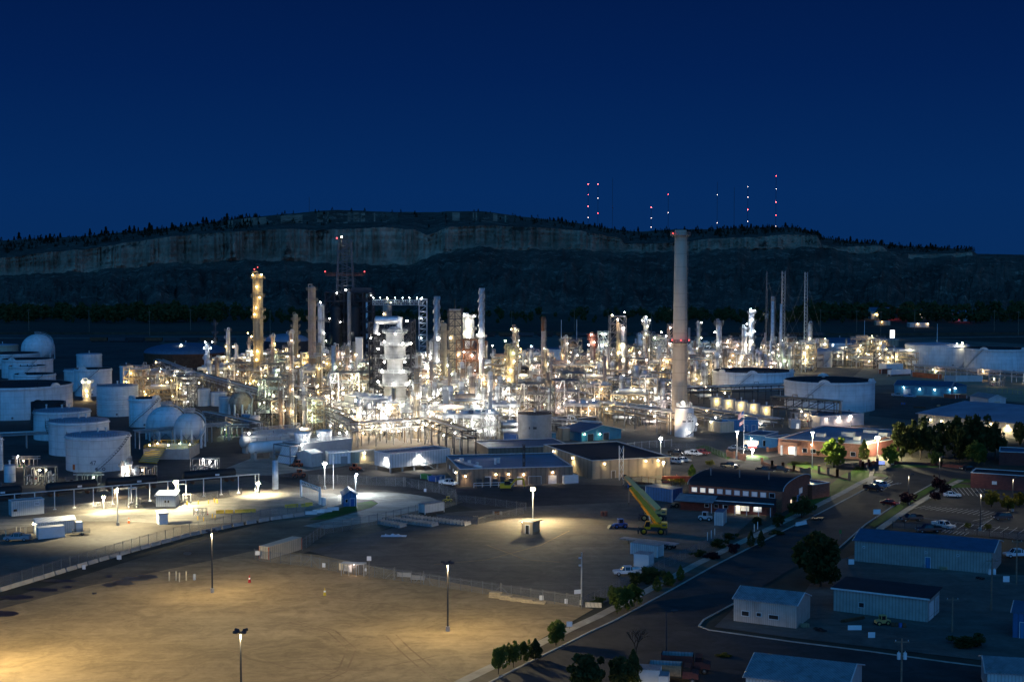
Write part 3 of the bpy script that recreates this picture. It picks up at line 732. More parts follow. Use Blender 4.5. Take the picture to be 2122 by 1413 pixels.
def stack(px, wt, wb, pt, pb, label, mat='silver', helix=None, tip=None, plats=(), lamps=(), group=None, name='flue_stack', lad=True):
    p = G(px, pb); s = MPP(p.y); h = ZA(pt, p.y); r0, r1 = wb/2*s, wt/2*s; take(p.x, p.y, r0+2)
    t = thing(name, label, 'stack', p, 0, group)
    MB().lathe([(r0, 0), (r0*.65+r1*.35, h*.35), (r1, h), (r1*.8, h), (r1*.8, h-2)], 24, caps=False).build('shaft', MAT[mat], t)
    if tip: MB().lathe([(r1*1.02+.02, h-tip[1]), (r1*1.02+.02, h+.02), (r1*.9, h+.02)], 24, caps=False).build('crown_band', MAT[tip[0]], t)
    if helix:
        z0 = h*helix
        for k in range(3):
            mb = MB(); m = 60; v = []; 
            for i in range(m+1):
                z = z0+(h-z0)*i/m; a = 2*pi*k/3 + 2*pi*(z-z0)/(r1*2*4.6); rr = r0+(r1-r0)*z/h
                v += [(rr*cos(a), rr*sin(a), z), ((rr+r1*.26)*cos(a), (rr+r1*.26)*sin(a), z), ((rr+r1*.26)*cos(a), (rr+r1*.26)*sin(a), z-.12), (rr*cos(a), rr*sin(a), z-.12)]
            mb.add(v, [(4*i+a, 4*i+b, 4*i+4+b, 4*i+4+a) for i in range(m) for a, b in ((0,1),(1,2),(2,3))])
            mb.build('helical_strake', MAT[mat], t)
    for y in plats: z = ZA(y, p.y); platform(t, r0+(r1-r0)*z/h, z, 1.3)
    for q in lamps:
        y, c, pw = q[:3]; dx = q[3] if len(q) > 3 else 0; z = ZA(y, p.y); a = -pi/2+dx*1.2; rr = r0+(r1-r0)*z/h
        lamp(t, ((rr+1.0)*cos(a), (rr+1.0)*sin(a), z), c, pw, .35, off=(.8*cos(a), .8*sin(a)-.2, -.2))
    if lad: ladder(t, r0*cos(-1.0), r0*sin(-1.0), 0, h*.97)
    return t
def frame_mb(mb, x0, x1, y0, y1, zs, nx=2, ny=2, t=.3, brace=True, post_top=None):
    X = [x0+(x1-x0)*i/nx for i in range(nx+1)]; Y = [y0+(y1-y0)*i/ny for i in range(ny+1)]
    for x in X:
        for y in Y: mb.beam((x, y, 0), (x, y, post_top or zs[-1]), t)
    z_ = 0
    for z in zs:
        for y in Y: mb.beam((x0, y, z), (x1, y, z), t*.9)
        for x in X: mb.beam((x, y0, z), (x, y1, z), t*.9)
        if brace:
            for i in range(nx):
                for y in (y0, y1): mb.beam((X[i], y, z_), (X[i+1], y, z), t*.6) if i % 2 == 0 else mb.beam((X[i], y, z), (X[i+1], y, z_), t*.6)
            for x in (x0, x1): mb.beam((x, y0, z_), (x, y1, z), t*.6)
        z_ = z
    return mb
def deck(par, x0, x1, y0, y1, z, mat='steel', rail=True):
    mb = MB().box(x0, x1, y0, y1, z+.02, z+.16)
    if rail: mb.rail([(x0, y0, z+.16), (x1, y0, z+.16), (x1, y1, z+.16), (x0, y1, z+.16)], 1.1, .09)
    return mb.build('deck', MAT[mat], par)
def tower_frame(px0, px1, pt, pb, depth, label, rows, mat='steel', name='steel_structure', decks=True, nx=2, ny=2, t=.35, group=None, cat='structure', lamps=(), stairs=False, inset=None):
    p = G((px0+px1)/2, pb); s = MPP(p.y); w = (px1-px0)*s; zs = [ZA(y, p.y) for y in sorted(rows, reverse=True)] + [ZA(pt, p.y)]
    th = thing(name, label, cat, (p.x, p.y+depth/2, 0), 0, group); take(p.x, p.y+depth/2, max(w, depth)*.6)
    frame_mb(MB(), -w/2, w/2, -depth/2, depth/2, zs, nx, ny, t).build('frame', MAT[mat], th)
    if decks:
        for i, z in enumerate(zs):
            if inset and z > inset[0]: continue
            deck(th, -w/2, w/2, -depth/2, depth/2, z+.1, mat)
    if stairs:
        z = 0; mb = MB(); k = 0
        while z < zs[-1]-3:
            a, b = (-w*.3, w*.3) if k % 2 == 0 else (w*.3, -w*.3)
            for y in (-depth/2-1.1, -depth/2-.3): mb.beam((a, y, z), (b, y, z+3), .22)
            for i in range(8): f_ = i/8; mb.cbox(a+(b-a)*f_, -depth/2-.7, z+3*f_, .35, .8, .06)
            mb.beam((a, -depth/2-1.1, z+1), (b, -depth/2-1.1, z+4), .08); z += 3; k += 1
        mb.build('stair_flight', MAT[mat], th)
    for q in lamps:
        x, y, c, pw = q[:4]; lamp(th, ((x-(px0+px1)/2)*s, -depth/2-.5 if len(q) < 5 else q[4], ZA(y, p.y)), c, pw, .3 if pw < 3000 else .45, off=(0, -.7, -.2))
    return th, w, zs
def pipe_rack(a, b, label, w=5., levels=(5., 8.), n=6, mat='steel', pmats=('pipe_a', 'pipe_c', 'pipe_b'), bay=7., group=None, name='pipe_rack', r=(.12, .3), lamps=0, lc='W', lp=900, loops=True, cat='pipe rack', truss=False):
    A, B = G(*a), G(*b); d = B-A; L = d.length; rz = atan2(d.y, d.x)
    t = thing(name, label, cat, A, rz, group)
    nb = max(1, int(round(L/bay))); mb = MB(); top = max(levels)
    for i in range(nb+1):
        x = L*i/nb
        for y in (-w/2, w/2): mb.beam((x, y, 0), (x, y, top+.2), .32)
        for z in levels: mb.beam((x, -w/2-.4, z), (x, w/2+.4, z), .3)
    for z in levels:
        for y in (-w/2, w/2): mb.beam((0, y, z-.35), (L, y, z-.35), .25)
    if truss:
        for i in range(nb):
            for y in (-w/2, w/2): mb.beam((L*i/nb, y, levels[0]), (L*(i+1)/nb, y, top), .18)
    mb.build('rack_frame', MAT[mat], t)
    for z in levels:
        for q in range(n):
            rr = R.uniform(*r); y = -w/2+.4+(w-.8)*q/max(1, n-1); x0, x1 = (-1.0, L+1.0) if R.random() < .75 else (L*R.uniform(0, .3), L*R.uniform(.6, 1))
            m = MB(); zz = z+.18+rr
            if loops and R.random() < .25:
                k = L*R.uniform(.3, .6); m.path([(x0, y, zz), (k, y, zz), (k, y, zz+1.4), (k+2.2, y, zz+1.4), (k+2.2, y, zz), (x1, y, zz)], rr, 7)
            else: m.cyl((x0, y, zz), (x1, y, zz), rr, n=7)
            if R.random() < .3: m.path([(x1, y, zz), (x1, y, .3)], rr, 7)
            m.build('pipe', MAT[R.choice(pmats)], t)
    for q in range(lamps): lamp(t, (L*(q+.5)/lamps, -w/2-.4, levels[0]+ (1.4 if q % 2 else -.6)), R.choice(lc), lp, .2, off=(0, -.6, -.1))
    return t
def hdrum(par, x, y, z, L, r, ax='x', mat='silver', name='drum', saddles=True):
    mb = MB(); m = 6
    pr = [(-L/2-r*.5*cos(i/m*pi/2), r*sin(i/m*pi/2)) for i in range(m+1)] + [(L/2+r*.5*sin(i/m*pi/2), r*cos(i/m*pi/2)) for i in range(m+1)]
    n = 16; vs = []
    for u, rr in pr:
        rr = max(rr, .002)
        for k in range(n):
            a = 2*pi*k/n; q = (u, rr*cos(a), rr*sin(a)); vs.append((x+q[0], y+q[1], z+q[2]) if ax == 'x' else (x-q[1], y+q[0], z+q[2]))
    mb.add(vs, [(i*n+k, (i+1)*n+k, (i+1)*n+(k+1) % n, i*n+(k+1) % n) for i in range(len(pr)-1) for k in range(n)], True)
    return mb.build(name, MAT[mat], par)
# ---------------------------------------------------------------- buildings
def bldg(a, b, depth, h, label, wall='pale_wall', roof='roof_deck', kind_='flat', ridge=None, name='building', cat='building', doors=(), windows=(), lamps=(), over=.25, base=0.0, rmat2=None, group=None, eave_back=None, trim='trim', parapet=True, ridge_ax='x'):
    """A, B: photo points at the foot of the near wall; doors/windows: (wall, along m, z m, w, h, material)"""
    A, B = G(*a), G(*b); d = B-A; L = d.length; rz = atan2(d.y, d.x)
    t = thing(name, label, cat, A, rz, group); c = A + Vector((cos(rz)*L/2-sin(rz)*depth/2, sin(rz)*L/2+cos(rz)*depth/2, 0)); take(c.x, c.y, max(L, depth)*.62)
    z0, z1 = base, h; D = depth; o = over
    mb = MB()
    if kind_ == 'flat':
        mb.add([(0,0,z0),(L,0,z0),(L,D,z0),(0,D,z0),(0,0,z1),(L,0,z1),(L,D,z1),(0,D,z1)], [(0,1,5,4),(1,2,6,5),(2,3,7,6),(3,0,4,7),(3,2,1,0)])
        mb.build('wall', MAT[wall], t)
        MB().box(.1, L-.1, .1, D-.1, z1-.45, z1-.25).build('roof', MAT[roof], t)
        m = MB()
        for x0, x1, y0, y1 in ((-.08,L+.08,-.08,.28),(-.08,L+.08,D-.28,D+.08),(-.08,.28,.28,D-.28),(L-.28,L+.08,.28,D-.28)): m.box(x0,x1,y0,y1,z1+.003,z1+.18)
        m.build('parapet_cap', MAT[trim], t)
    elif kind_ == 'mono':
        zb = eave_back or z1-.6
        mb.add([(0,0,z0),(L,0,z0),(L,D,z0),(0,D,z0),(0,0,z1),(L,0,z1),(L,D,zb),(0,D,zb)], [(0,1,5,4),(1,2,6,5),(2,3,7,6),(3,0,4,7)]); mb.build('wall', MAT[wall], t)
        MB().add([(-o,-o,z1+.03),(L+o,-o,z1+.03),(L+o,D+o,zb+.03),(-o,D+o,zb+.03)]+[(-o,-o,z1+.25),(L+o,-o,z1+.25),(L+o,D+o,zb+.25),(-o,D+o,zb+.25)], [(3,2,1,0),(4,5,6,7),(0,1,5,4),(1,2,6,5),(2,3,7,6),(3,0,4,7)]).build('roof', MAT[roof], t)
        MB().box(-o-.03, L+o+.03, -o-.06, -o-.003, z1-.02, z1+.27).build('fascia', MAT[trim], t)
    else:
        zr = ridge or z1+1.5
        if kind_ == 'arch': sec = [(D/2-(D/2)*cos(pi*i/14), z1+(zr-z1)*sin(pi*i/14)**.8) for i in range(15)]
        elif ridge_ax == 'x': sec = [(0, z1), (D/2, zr), (D, z1)]
        else: sec = [(0, z1), (L/2, zr), (L, z1)]
        if ridge_ax == 'x':     # ridge along the front
            for x in (0, L):
                pg = [(x, 0, z0)] + [(x, u, z) for u, z in sec] + [(x, D, z0)]
                mb.add(pg, [tuple(range(len(pg))) if x == 0 else tuple(reversed(range(len(pg))))])
            mb.add([(0,0,z0),(L,0,z0),(L,0,z1),(0,0,z1),(0,D,z0),(L,D,z0),(L,D,z1),(0,D,z1)], [(0,1,2,3),(5,4,7,6)])
            P = lambda u, z, x: (x, u, z); e0, e1 = -o, L+o
        else:
            for y in (0, D):
                pg = [(0, y, z0)] + [(u, y, z) for u, z in sec] + [(L, y, z0)]
                mb.add(pg, [tuple(reversed(range(len(pg)))) if y == 0 else tuple(range(len(pg)))])
            mb.add([(0,0,z0),(0,D,z0),(0,D,z1),(0,0,z1),(L,0,z0),(L,D,z0),(L,D,z1),(L,0,z1)], [(1,0,3,2),(4,5,6,7)])
            P = lambda u, z, x: (u, x, z); e0, e1 = -o, D+o
        mb.build('wall', MAT[wall], t)
        s2 = list(sec); k0 = (sec[1][1]-sec[0][1])/max(.1, (sec[1][0]-sec[0][0]))
        if kind_ != 'arch': s2[0] = (-o, z1-o*k0); s2[-1] = (sec[-1][0]+o, z1-o*k0)
        m = MB()
        for (u0, za), (u1, zb) in zip(s2, s2[1:]):
            v = [P(u0, za+.02, e0), P(u0, za+.02, e1), P(u1, zb+.02, e1), P(u1, zb+.02, e0)]; u = [(x, y, z+.16) for x, y, z in v]
            m.add(v+u, [(0,3,2,1),(4,5,6,7),(0,1,5,4),(2,3,7,6),(1,2,6,5),(3,0,4,7)])
        m.build('roof', MAT[roof], t)
        m = MB()
        for x in (e0-.06, e1+.06):
            for (u0, za), (u1, zb) in zip(s2, s2[1:]): m.beam(P(u0, za+.08, x), P(u1, zb+.08, x), .16)
        m.build('verge_trim', MAT[trim], t)
    def on(wl, u, z, out):
        return {'f': (u, -out, z), 'b': (u, D+out, z), 'l': (-out, u, z), 'r': (L+out, u, z)}[wl]
    def pane(nm, wl, u, z, w_, h_, mt, out=.05, fr=None):
        if wl in 'fb': q = MB().box(u-w_/2, u+w_/2, (-out if wl == 'f' else D+.003), (-.003 if wl == 'f' else D+out), z, z+h_)
        else: q = MB().box((-out if wl == 'l' else L+.003), (-.003 if wl == 'l' else L+out), u-w_/2, u+w_/2, z, z+h_)
        ob = q.build(nm, MAT[mt], t)
        if fr:
            m = MB()
            for du, dz, ww, hh in ((0, -.05, w_+.2, .1), (0, h_-.05+.1, w_+.2, .1), (-w_/2-.05, h_/2, .1, h_), (w_/2+.05, h_/2, .1, h_)):
                if wl in 'fb': m.cbox(u+du, (-.05 if wl == 'f' else D+.05), z+dz, ww, .09, hh)
                else: m.cbox((-.05 if wl == 'l' else L+.05), u+du, z+dz, .09, ww, hh)
            m.build(nm+'_frame', MAT[fr], ob)
        return ob
    for q in doors: pane('door', q[0], q[1], base+.02, q[2], q[3], q[4], .06, 'trim')
    for q in windows: pane('window', *q[:6], .05, q[6] if len(q) > 6 else 'trim')
    for q in lamps:
        wl, u, z, c, pw = q[:5]; x, y, _ = on(wl, u, z, .45)
        lo = lamp(t, (x, y, z), c, pw, .2, off={'f': (0,-.5,-.3), 'l': (-.5,0,-.3), 'r': (.5,0,-.3), 'b': (0,.5,-.3)}[wl], spot=q[5] if len(q) > 5 else None)
        MB().cbox(0, 0, .27, .5, .5, .08).build('lamp_hood', MAT['steel_dark'], lo)
    t["L"] = L
    return t
# ---------------------------------------------------------------- posts, fences, vehicles
def lamp_post(px, pb, pt, label, c='W', power=6000, heads=2, mat='steel_light', spot=None, size=.4, group=None, name='lamp_post', base=True, arm=.45, dark=False, r=.12, aim=None):
    p = G(px, pb); h = ZA(pt, p.y); t = thing(name, label, 'lamp post', p, R.uniform(0, .5), group)
    MB().cyl((0,0,.9 if base else 0), (0,0,h), r*1.35, r, 10).build('pole', MAT[mat], t)
    if base: MB().cyl((0,0,0), (0,0,.95), .36, n=16).build('footing', MAT['concrete'], t)
    for k in range(heads):
        a = 2*pi*k/heads + (pi/4 if heads == 4 else 0); x, y = arm*cos(a), arm*sin(a)
        mb = MB().beam((0,0,h-.1), (x,y,h), .09)
        mb.cyl((x*.75,y*.75,h+.02), (x*1.6,y*1.6,h+.12), .26, .22, 8); hd = mb.build('lamp_head', MAT['steel_dark' if dark else 'steel'], t)
        if dark: MB().cyl((x*1.15,y*1.15,h+.0), (x*1.15,y*1.15,h+.015), .12, n=10).build('lens', MAT['glass'], hd)
        else: lamp(hd, (x*.6, y*.6, h-.15), c, 0, round(size*.6, 2), light=False)
    if power: link('lamp_light', ldata('SPOT' if spot else 'POINT', c, power, .4, spot or 150, .3 if spot else .7), t, (0, -.4, h-.5)).rotation_euler = (-radians(aim or 0), 0, 0)
    return t
_ch = None
def chain_mat(name, k):
    m = mk(name, (.34,.35,.36), .5, metal=.5); nt = m.node_tree; N, L = nt.nodes, nt.links
    out = N['Material Output']; b = N['Principled BSDF']; tr = N.new("ShaderNodeBsdfTransparent"); mx = N.new("ShaderNodeMixShader")
    tc = [n for n in N if n.type == 'TEX_COORD'][0]
    mp = N.new("ShaderNodeMapping"); mp.inputs['Rotation'].default_value = (0, pi/4, pi/4); mp.inputs['Scale'].default_value = (6,6,6); L.new(tc.outputs['Object'], mp.inputs[0])
    sp = N.new("ShaderNodeSeparateXYZ"); L.new(tc.outputs['Object'], sp.inputs[0])
    def mth(op, *v):
        n = N.new("ShaderNodeMath"); n.operation = op
        for i, q in enumerate(v):
            if isinstance(q, (int, float)): n.inputs[i].default_value = q
            else: L.new(q, n.inputs[i])
        return n.outputs[0]
    u = mth('ADD', sp.outputs[0], sp.outputs[2]); w = mth('SUBTRACT', sp.outputs[0], sp.outputs[2])
    a = mth('LESS_THAN', mth('PINGPONG', u, .06), k); c = mth('LESS_THAN', mth('PINGPONG', w, .06), k)
    L.new(mth('MAXIMUM', a, c), mx.inputs[0]); L.new(tr.outputs[0], mx.inputs[1]); L.new(b.outputs[0], mx.inputs[2]); L.new(mx.outputs[0], out.inputs[0])
    return m
chain_mat('chainlink', .0045)
def fence(pts, label, h=2.1, gap=3.0, name='chain_link_fence', group=None, braces=(), z=0., pm='steel', barb=True):
    P = [G(x, y) for x, y in pts]; t = thing(name, label, 'fence', (P[0].x, P[0].y, z), 0, group)
    Q = [p-P[0] for p in P]; posts = []
    rails = MB()
    for a, b in zip(Q, Q[1:]):
        n = max(1, int(round((b-a).length/gap)))
        for i in range(n): posts.append(a.lerp(b, i/n))
        rails.cyl(a+Vector((0,0,h)), b+Vector((0,0,h)), .035, n=5)
        if barb:
            for k in (.12, .24): rails.cyl(a+Vector((0,0,h+k)), b+Vector((0,0,h+k)), .012, n=4)
        d = (b-a); f = MB(); LL = d.length
        f.add([(0,0,.05),(LL,0,.05),(LL,0,h),(0,0,h)], [(0,1,2,3)]); o = f.build('mesh_panel', MAT['chainlink'], t, a); o.rotation_euler = (0, 0, atan2(d.y, d.x))
    posts.append(Q[-1])
    if len(posts) > 99: posts = posts[::2]
    rails.build('top_rail', MAT[pm], t)
    pm_ = MB().cyl((0,0,0), (0,0,h+.3), .06, n=7).mesh('post', MAT[pm])
    for p in posts: link('post', pm_, t, p)
    for (x, y) in braces:
        g = G(x, y)-P[0]; i = min(range(len(Q)-1), key=lambda j: (Q[j]-g).length+(Q[j+1]-g).length); d = (Q[i+1]-Q[i]).normalized()
        m = MB().cyl((0,0,0), (0,0,h+.5), .1, n=8)
        for s in (1, -1): m.cyl((0,0,h*.95), (d.x*s*gap, d.y*s*gap, .1), .045, n=6)
        m.build('brace_post', MAT[pm], t, g)
    return t
def wheel(par, x, y, r, w=.24, rim='steel', name='wheel'):
    o = MB().lathe([(r*.55, -w/2), (r*.97, -w/2), (r, -w/3), (r, w/3), (r*.97, w/2), (r*.55, w/2)], 20, caps=False).mesh(name, MAT['tyre']); q = link(name, o, par, (x, y, r)); q.rotation_euler = (pi/2, 0, 0)
    s = link('rim', MB().lathe([(.01, -w*.42), (r*.56, -w*.36), (r*.56, w*.36), (.01, w*.42)], 14, caps=False).mesh('rim', MAT[rim]), q)
    return q
CARS = {'pickup': (5.8, 2.0, [(0,.62),(.03,1.0),(1.45,1.12),(1.55,1.14),(5.75,1.12),(5.8,.75),(5.8,.5),(0,.48)], [(1.5,1.12),(2.05,1.78),(2.3,1.86),(3.55,1.86),(3.75,1.78),(3.85,1.12)]),
        'suv': (4.9, 1.95, [(0,.6),(.05,1.0),(1.2,1.1),(4.85,1.1),(4.9,.8),(4.9,.45),(0,.42)], [(1.1,1.1),(1.75,1.68),(2.1,1.76),(4.3,1.74),(4.75,1.1)]),
        'sedan': (4.7, 1.85, [(0,.5),(.08,.82),(1.3,.96),(3.8,.96),(4.6,.92),(4.7,.6),(4.7,.36),(0,.34)], [(1.2,.96),(1.95,1.40),(2.5,1.46),(3.3,1.42),(4.05,.96)])}
def car(px, pb, rz, label, kd='pickup', paint='carwhite', cat=None, group=None, at=None):
    L, wd, body, cab = CARS[kd]; p = at or G(px, pb); w2 = wd/2
    nm = {'pickup': 'pickup_truck', 'suv': 'sport_utility_vehicle', 'sedan': 'parked_car'}[kd]
    t = thing(nm, label, cat or {'pickup': 'pickup', 'suv': 'car', 'sedan': 'car'}[kd], (p.x, p.y, .1), rz, group)
    mb = MB(); c = [(x-L/2, z) for x, z in body]; n = len(c)
    for s in (-1, 1):
        pass
    vs = [(x, s*w2*(1 if z < 1 else .94), z) for s in (-1, 1) for x, z in c]
    mb.add(vs, [tuple(range(n)), tuple(range(2*n-1, n-1, -1))] + [(k, k+n, (k+1) % n+n, (k+1) % n) for k in range(n)])
    if kd == 'pickup':
        for y in (-w2+.06, w2-.06): mb.cbox(1.95, y, 1.25, 1.9, .1, .3)
        mb.cbox(2.86, 0, 1.25, .08, wd-.14, .3)
    mb.build('body', MAT[paint], t)
    q = [(x-L/2, z) for x, z in cab]; m = len(q)
    vs = [(x, s*w2*(.93 if z < 1.2 else .76), z) for s in (-1, 1) for x, z in q]
    MB().add(vs, [tuple(range(m)), tuple(range(2*m-1, m-1, -1))] + [(k, k+m, (k+1)+m, k+1) for k in range(m-1)]).build('window', MAT['glass'], t)
    rx0, rx1 = q[2][0]-.1, q[-2][0]; MB().box(rx0, rx1, -w2*.77, w2*.77, max(z for _, z in q)-.03, max(z for _, z in q)+.05).build('roof', MAT[paint], t)
    mb = MB()
    xm = (q[0][0]+q[-1][0])/2
    for s in (-1, 1):
        for x in (xm-.35, xm+.75): mb.beam((x, s*w2*.945, body[2][1]), (x, s*w2*.775, max(z for _, z in q)), .1)
        for i in (0, m-2): mb.beam((q[i][0], s*w2*.94, q[i][1]), (q[i+1][0], s*w2*.78, q[i+1][1]), .09)
    mb.build('pillar', MAT[paint], t)
    r = .42 if kd == 'pickup' else .36
    for x in (-L/2+.95, L/2-1.1):
        for y in (-w2+.12, w2-.12): wheel(t, x, y, r, rim='steel_light')
    for s in (-1, 1):
        MB().cbox(-L/2-.005, s*w2*.72, .82 if kd != 'sedan' else .66, .08, .4, .16).build('headlight', MAT['trim'], t)
        MB().cbox(L/2+.005, s*w2*.82, .9 if kd != 'sedan' else .72, .08, .22, .2).build('tail_light', MAT['red'], t)
    mb = MB().cbox(-L/2-.06, 0, .55, .14, wd*.96, .2); mb.cbox(L/2+.06, 0, .55, .14, wd*.96, .2); mb.build('bumper', MAT['steel'], t)
    return t
def container(a, b, wd, h, label, wall='pale_wall', roof=None, name='shipping_container', cat='container', base=.12, doors=True, end='trim', group=None, over=0):
    A, B = G(*a), G(*b); d = B-A; L = d.length; rz = atan2(d.y, d.x); t = thing(name, label, cat, A, rz, group)
    c = A+Vector((cos(rz)*L/2, sin(rz)*L/2, 0)); take(c.x, c.y, L*.6)
    MB().box(0, L, 0, wd, base, h).build('body', MAT[wall], t)
    MB().box(-.05-over, L+.05+over, -.05-over, wd+.05+over, h+.003, h+.12).build('roof', MAT[roof or wall], t)
    m = MB()
    for x in (0, L):
        for y in (0, wd): m.cbox(x, y, h/2+.05, .16, .16, h-.1)
    m.build('corner_post', MAT[end], t)
    MB().box(-.03, L+.03, -.03, wd+.03, 0, base).build('base_rail', MAT['steel_dark'], t)
    if doors:
        for s in (0, 1): MB().box(-.05, -.004, .1+s*(wd/2-.05), wd/2-.02+s*(wd/2-.08), base+.1, h-.12).build('door', MAT[wall], t)
    return t
def sign(px, pb, pt, w, label, h=.6, mat='sign_white', lines=3, group=None, pole='steel', rz=0., dark='sign_dark', name='sign_board', cat='sign', text=None, tsize=.2, posts=1):
    p = G(px, pb); H = ZA(pt, p.y); t = thing(name, label, cat, p, rz, group)
    if posts == 1: MB().cyl((0,.03,0), (0,.03,H), .05, n=8).build('post', MAT[pole], t)
    else:
        for s in (-1, 1): MB().cyl((s*w*.4,.05,0), (s*w*.4,.05,H), .05, n=8).build('post', MAT[pole], t)
    MB().box(-w/2, w/2, -.06, -.02, H-h, H).build('panel', MAT[mat], t)
    if text: txt(text, t, (0, -.07, H-h/2), tsize, dark)
    return t
def txt(s, par, loc, size, mat, rz=0., name='lettering', ext=.01, bend=None):
    cu = bpy.data.curves.new(name, 'FONT'); cu.body = s; cu.size = size; cu.align_x = 'CENTER'; cu.align_y = 'CENTER'; cu.extrude = ext; cu.resolution_u = 2
    o = bpy.data.objects.new(name, cu); dg = bpy.context.evaluated_depsgraph_get(); COL.objects.link(o); dg.update()
    me = bpy.data.meshes.new_from_object(o.evaluated_get(dg)); COL.objects.unlink(o); bpy.data.objects.remove(o)
    me.materials.clear(); me.materials.append(MAT[mat])
    if bend:       # wrap round a cylinder of radius BEND
        for v in me.vertices:
            x, y, z = v.co; a = x/bend; v.co = ((bend+z)*sin(a), y, bend - (bend+z)*cos(a))
            v.co = (v.co.x, y, (bend+z)*cos(a)-bend)
    q = link(name, me, par, loc); q.rotation_euler = (pi/2, 0, rz); return q
def barrier(p, rz, label, mat='concrete', L=3.0, group=None, h=.85):
    key = ('barrier', mat, L)
    if key not in TM:
        TM[key] = MB().add([(x, y, z) for x in (-L/2, L/2) for y, z in ((-.32,0),(.32,0),(.32,.1),(.14,.34),(.09,h),(-.09,h),(-.14,.34),(-.32,.1))], [tuple(range(7,-1,-1)), tuple(range(8,16))] + [(k, (k+1) % 8, (k+1) % 8+8, k+8) for k in range(8)]).mesh('concrete_barrier', MAT[mat])
    return tag(link('concrete_barrier', TM[key], None, p), label, 'barrier', group, rz)
def bollard(px, pb, label, group=None, h=1.1, mat='bollard', r=.13):
    key = ('bollard', mat, h, r)
    if key not in TM: TM[key] = MB().lathe([(r, 0), (r, h-.08), (r*.7, h-.01), (.01, h+.02)], 12, caps=False).mesh('bollard', MAT[mat])
    return tag(link('bollard', TM[key], None, G(px, pb)), label, 'bollard', group)
def cone(px, pb, label, group=None, s=1.0, mat='orange'):
    p = G(px, pb); t = thing('traffic_cone', label, 'cone', p, 0, group)
    MB().box(-.25*s, .25*s, -.25*s, .25*s, 0, .05*s).build('base', MAT['black' if mat == 'orange' else mat], t); MB().lathe([(.2*s, .05*s), (.16*s, .4*s), (.10*s, .75*s), (.04*s, 1.05*s), (.01, 1.06*s)], 12, caps=False).build('body', MAT[mat], t); MB().lathe([(.145*s, .5*s), (.115*s, .7*s)], 12, caps=False).build('reflective_band', MAT['sign_white'], t)
    return t
# ================================================================ TANK FARM (left)
t47, r47, h47 = tank(200, 130, 899, 979, "white cone roof storage tank numbered 47, nearest of the tank farm", stair=-.2, rail=True, vents=3)
txt('47', t47, (r47*sin(.10)+.25, -r47*cos(.10)-.12, 2.9), 1.9, 'sign_dark', .10, ext=.02)
MB().cbox(-r47*.52, -r47*.86-.1, 1.5, .7, .3, 1.6).build('hose_cabinet', MAT['orange'], t47)
MB().lathe([(.32,0),(.48,0),(.48,.14),(.32,.14),(.32,0)], 16, caps=False).build('manway_ring', MAT['steel_dark'], t47, (r47*.43, -r47*.91-.05, 1.0)).rotation_euler = (pi/2, 0, .45)
tank(160.5, 121, 870, 946, "white cone roof storage tank directly behind the tank numbered 47", stair=3.6, vents=3)
tank(126, 114, 849, 914, "white cone roof storage tank third back from the tank numbered 47", stair=3.9, vents=3)
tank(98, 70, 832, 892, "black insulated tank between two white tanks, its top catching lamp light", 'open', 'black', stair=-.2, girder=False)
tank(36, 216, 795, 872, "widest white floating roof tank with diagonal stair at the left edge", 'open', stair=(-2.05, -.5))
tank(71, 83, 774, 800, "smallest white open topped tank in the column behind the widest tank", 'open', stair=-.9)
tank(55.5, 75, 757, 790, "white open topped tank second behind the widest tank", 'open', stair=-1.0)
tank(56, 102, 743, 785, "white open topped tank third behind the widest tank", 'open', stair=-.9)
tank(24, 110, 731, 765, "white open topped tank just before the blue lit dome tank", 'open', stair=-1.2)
tank(5, 62, 714, 738, "low pale tank with lit wall at far left edge of tank farm", 'cone', 'cream_wall', rail=False)
tank(184.5, 51, 733, 768, "small white flat topped tank far back by the dark railway", 'cone', rail=False)
tank(160, 55, 765, 812, "white tank half hidden behind open topped tank with lit flank", 'cone', 'white', stair=None)
tank(192, 75, 763, 822, "white open topped tank lit on its flank near the caged boiler tower", 'open', stair=-1.0)
tank(242, 84, 798, 864, "white tank ringed with many horizontal stiffeners", 'cone', 'white', rings=11, stair=None, girder=False)
tank(298, 64, 824, 886, "tall white open topped tank with dome behind the spheroid", 'open', stair=(-.4, -2.4))
tank(261, 27, 757, 795, "small lamp lit tank with rim lights, left of a pair", 'cone', 'white', 'rust')
tank(296, 47, 763, 799, "lamp lit white tank with rusty roof rim, right of a pair", 'cone', 'white', 'rust')
tank(385, 170, 729, 763, "very wide rust brown tank under a blue domed roof", 'dome', 'rust', 'roof_steel_blue', pitch=.22, rail=False)
tank(594, 92, 706, 748, "dark tank with pale domed roof behind the yellow column", 'dome', 'steel_dark', 'roof_blue', pitch=.32, rail=False)
tank(419, 30, 805, 842, "square shouldered white tank left of the rusty sphere", 'cone', rail=False)
tank(452, 34, 812, 842, "blue topped white tank close behind the rusty sphere", 'cone', rail=False)
tank(464, 24, 822, 862, "narrow white tank touching the rusty sphere's left side", 'cone', rail=False)
tank(509, 18, 858, 886, "small blue chemical tank left of two, below rusty sphere", 'cone', 'blue_wall', rail=False)
tank(527, 20, 861, 888, "small white topped blue chemical tank right of two", 'cone', 'white', rail=False)
tank(15, 23, 963, 1000, "small upright white water tank at the left edge", 'cone', rail=False, girder=False)
tank(-6, 15, 906, 975, "white tank edge cut by the left frame", 'cone', rail=False)
tank(440, 36, 760, 778, "small pale tank with conical hat beside the long pipe bridge", 'cone', 'stucco', 'rust', pitch=.5, rail=False)
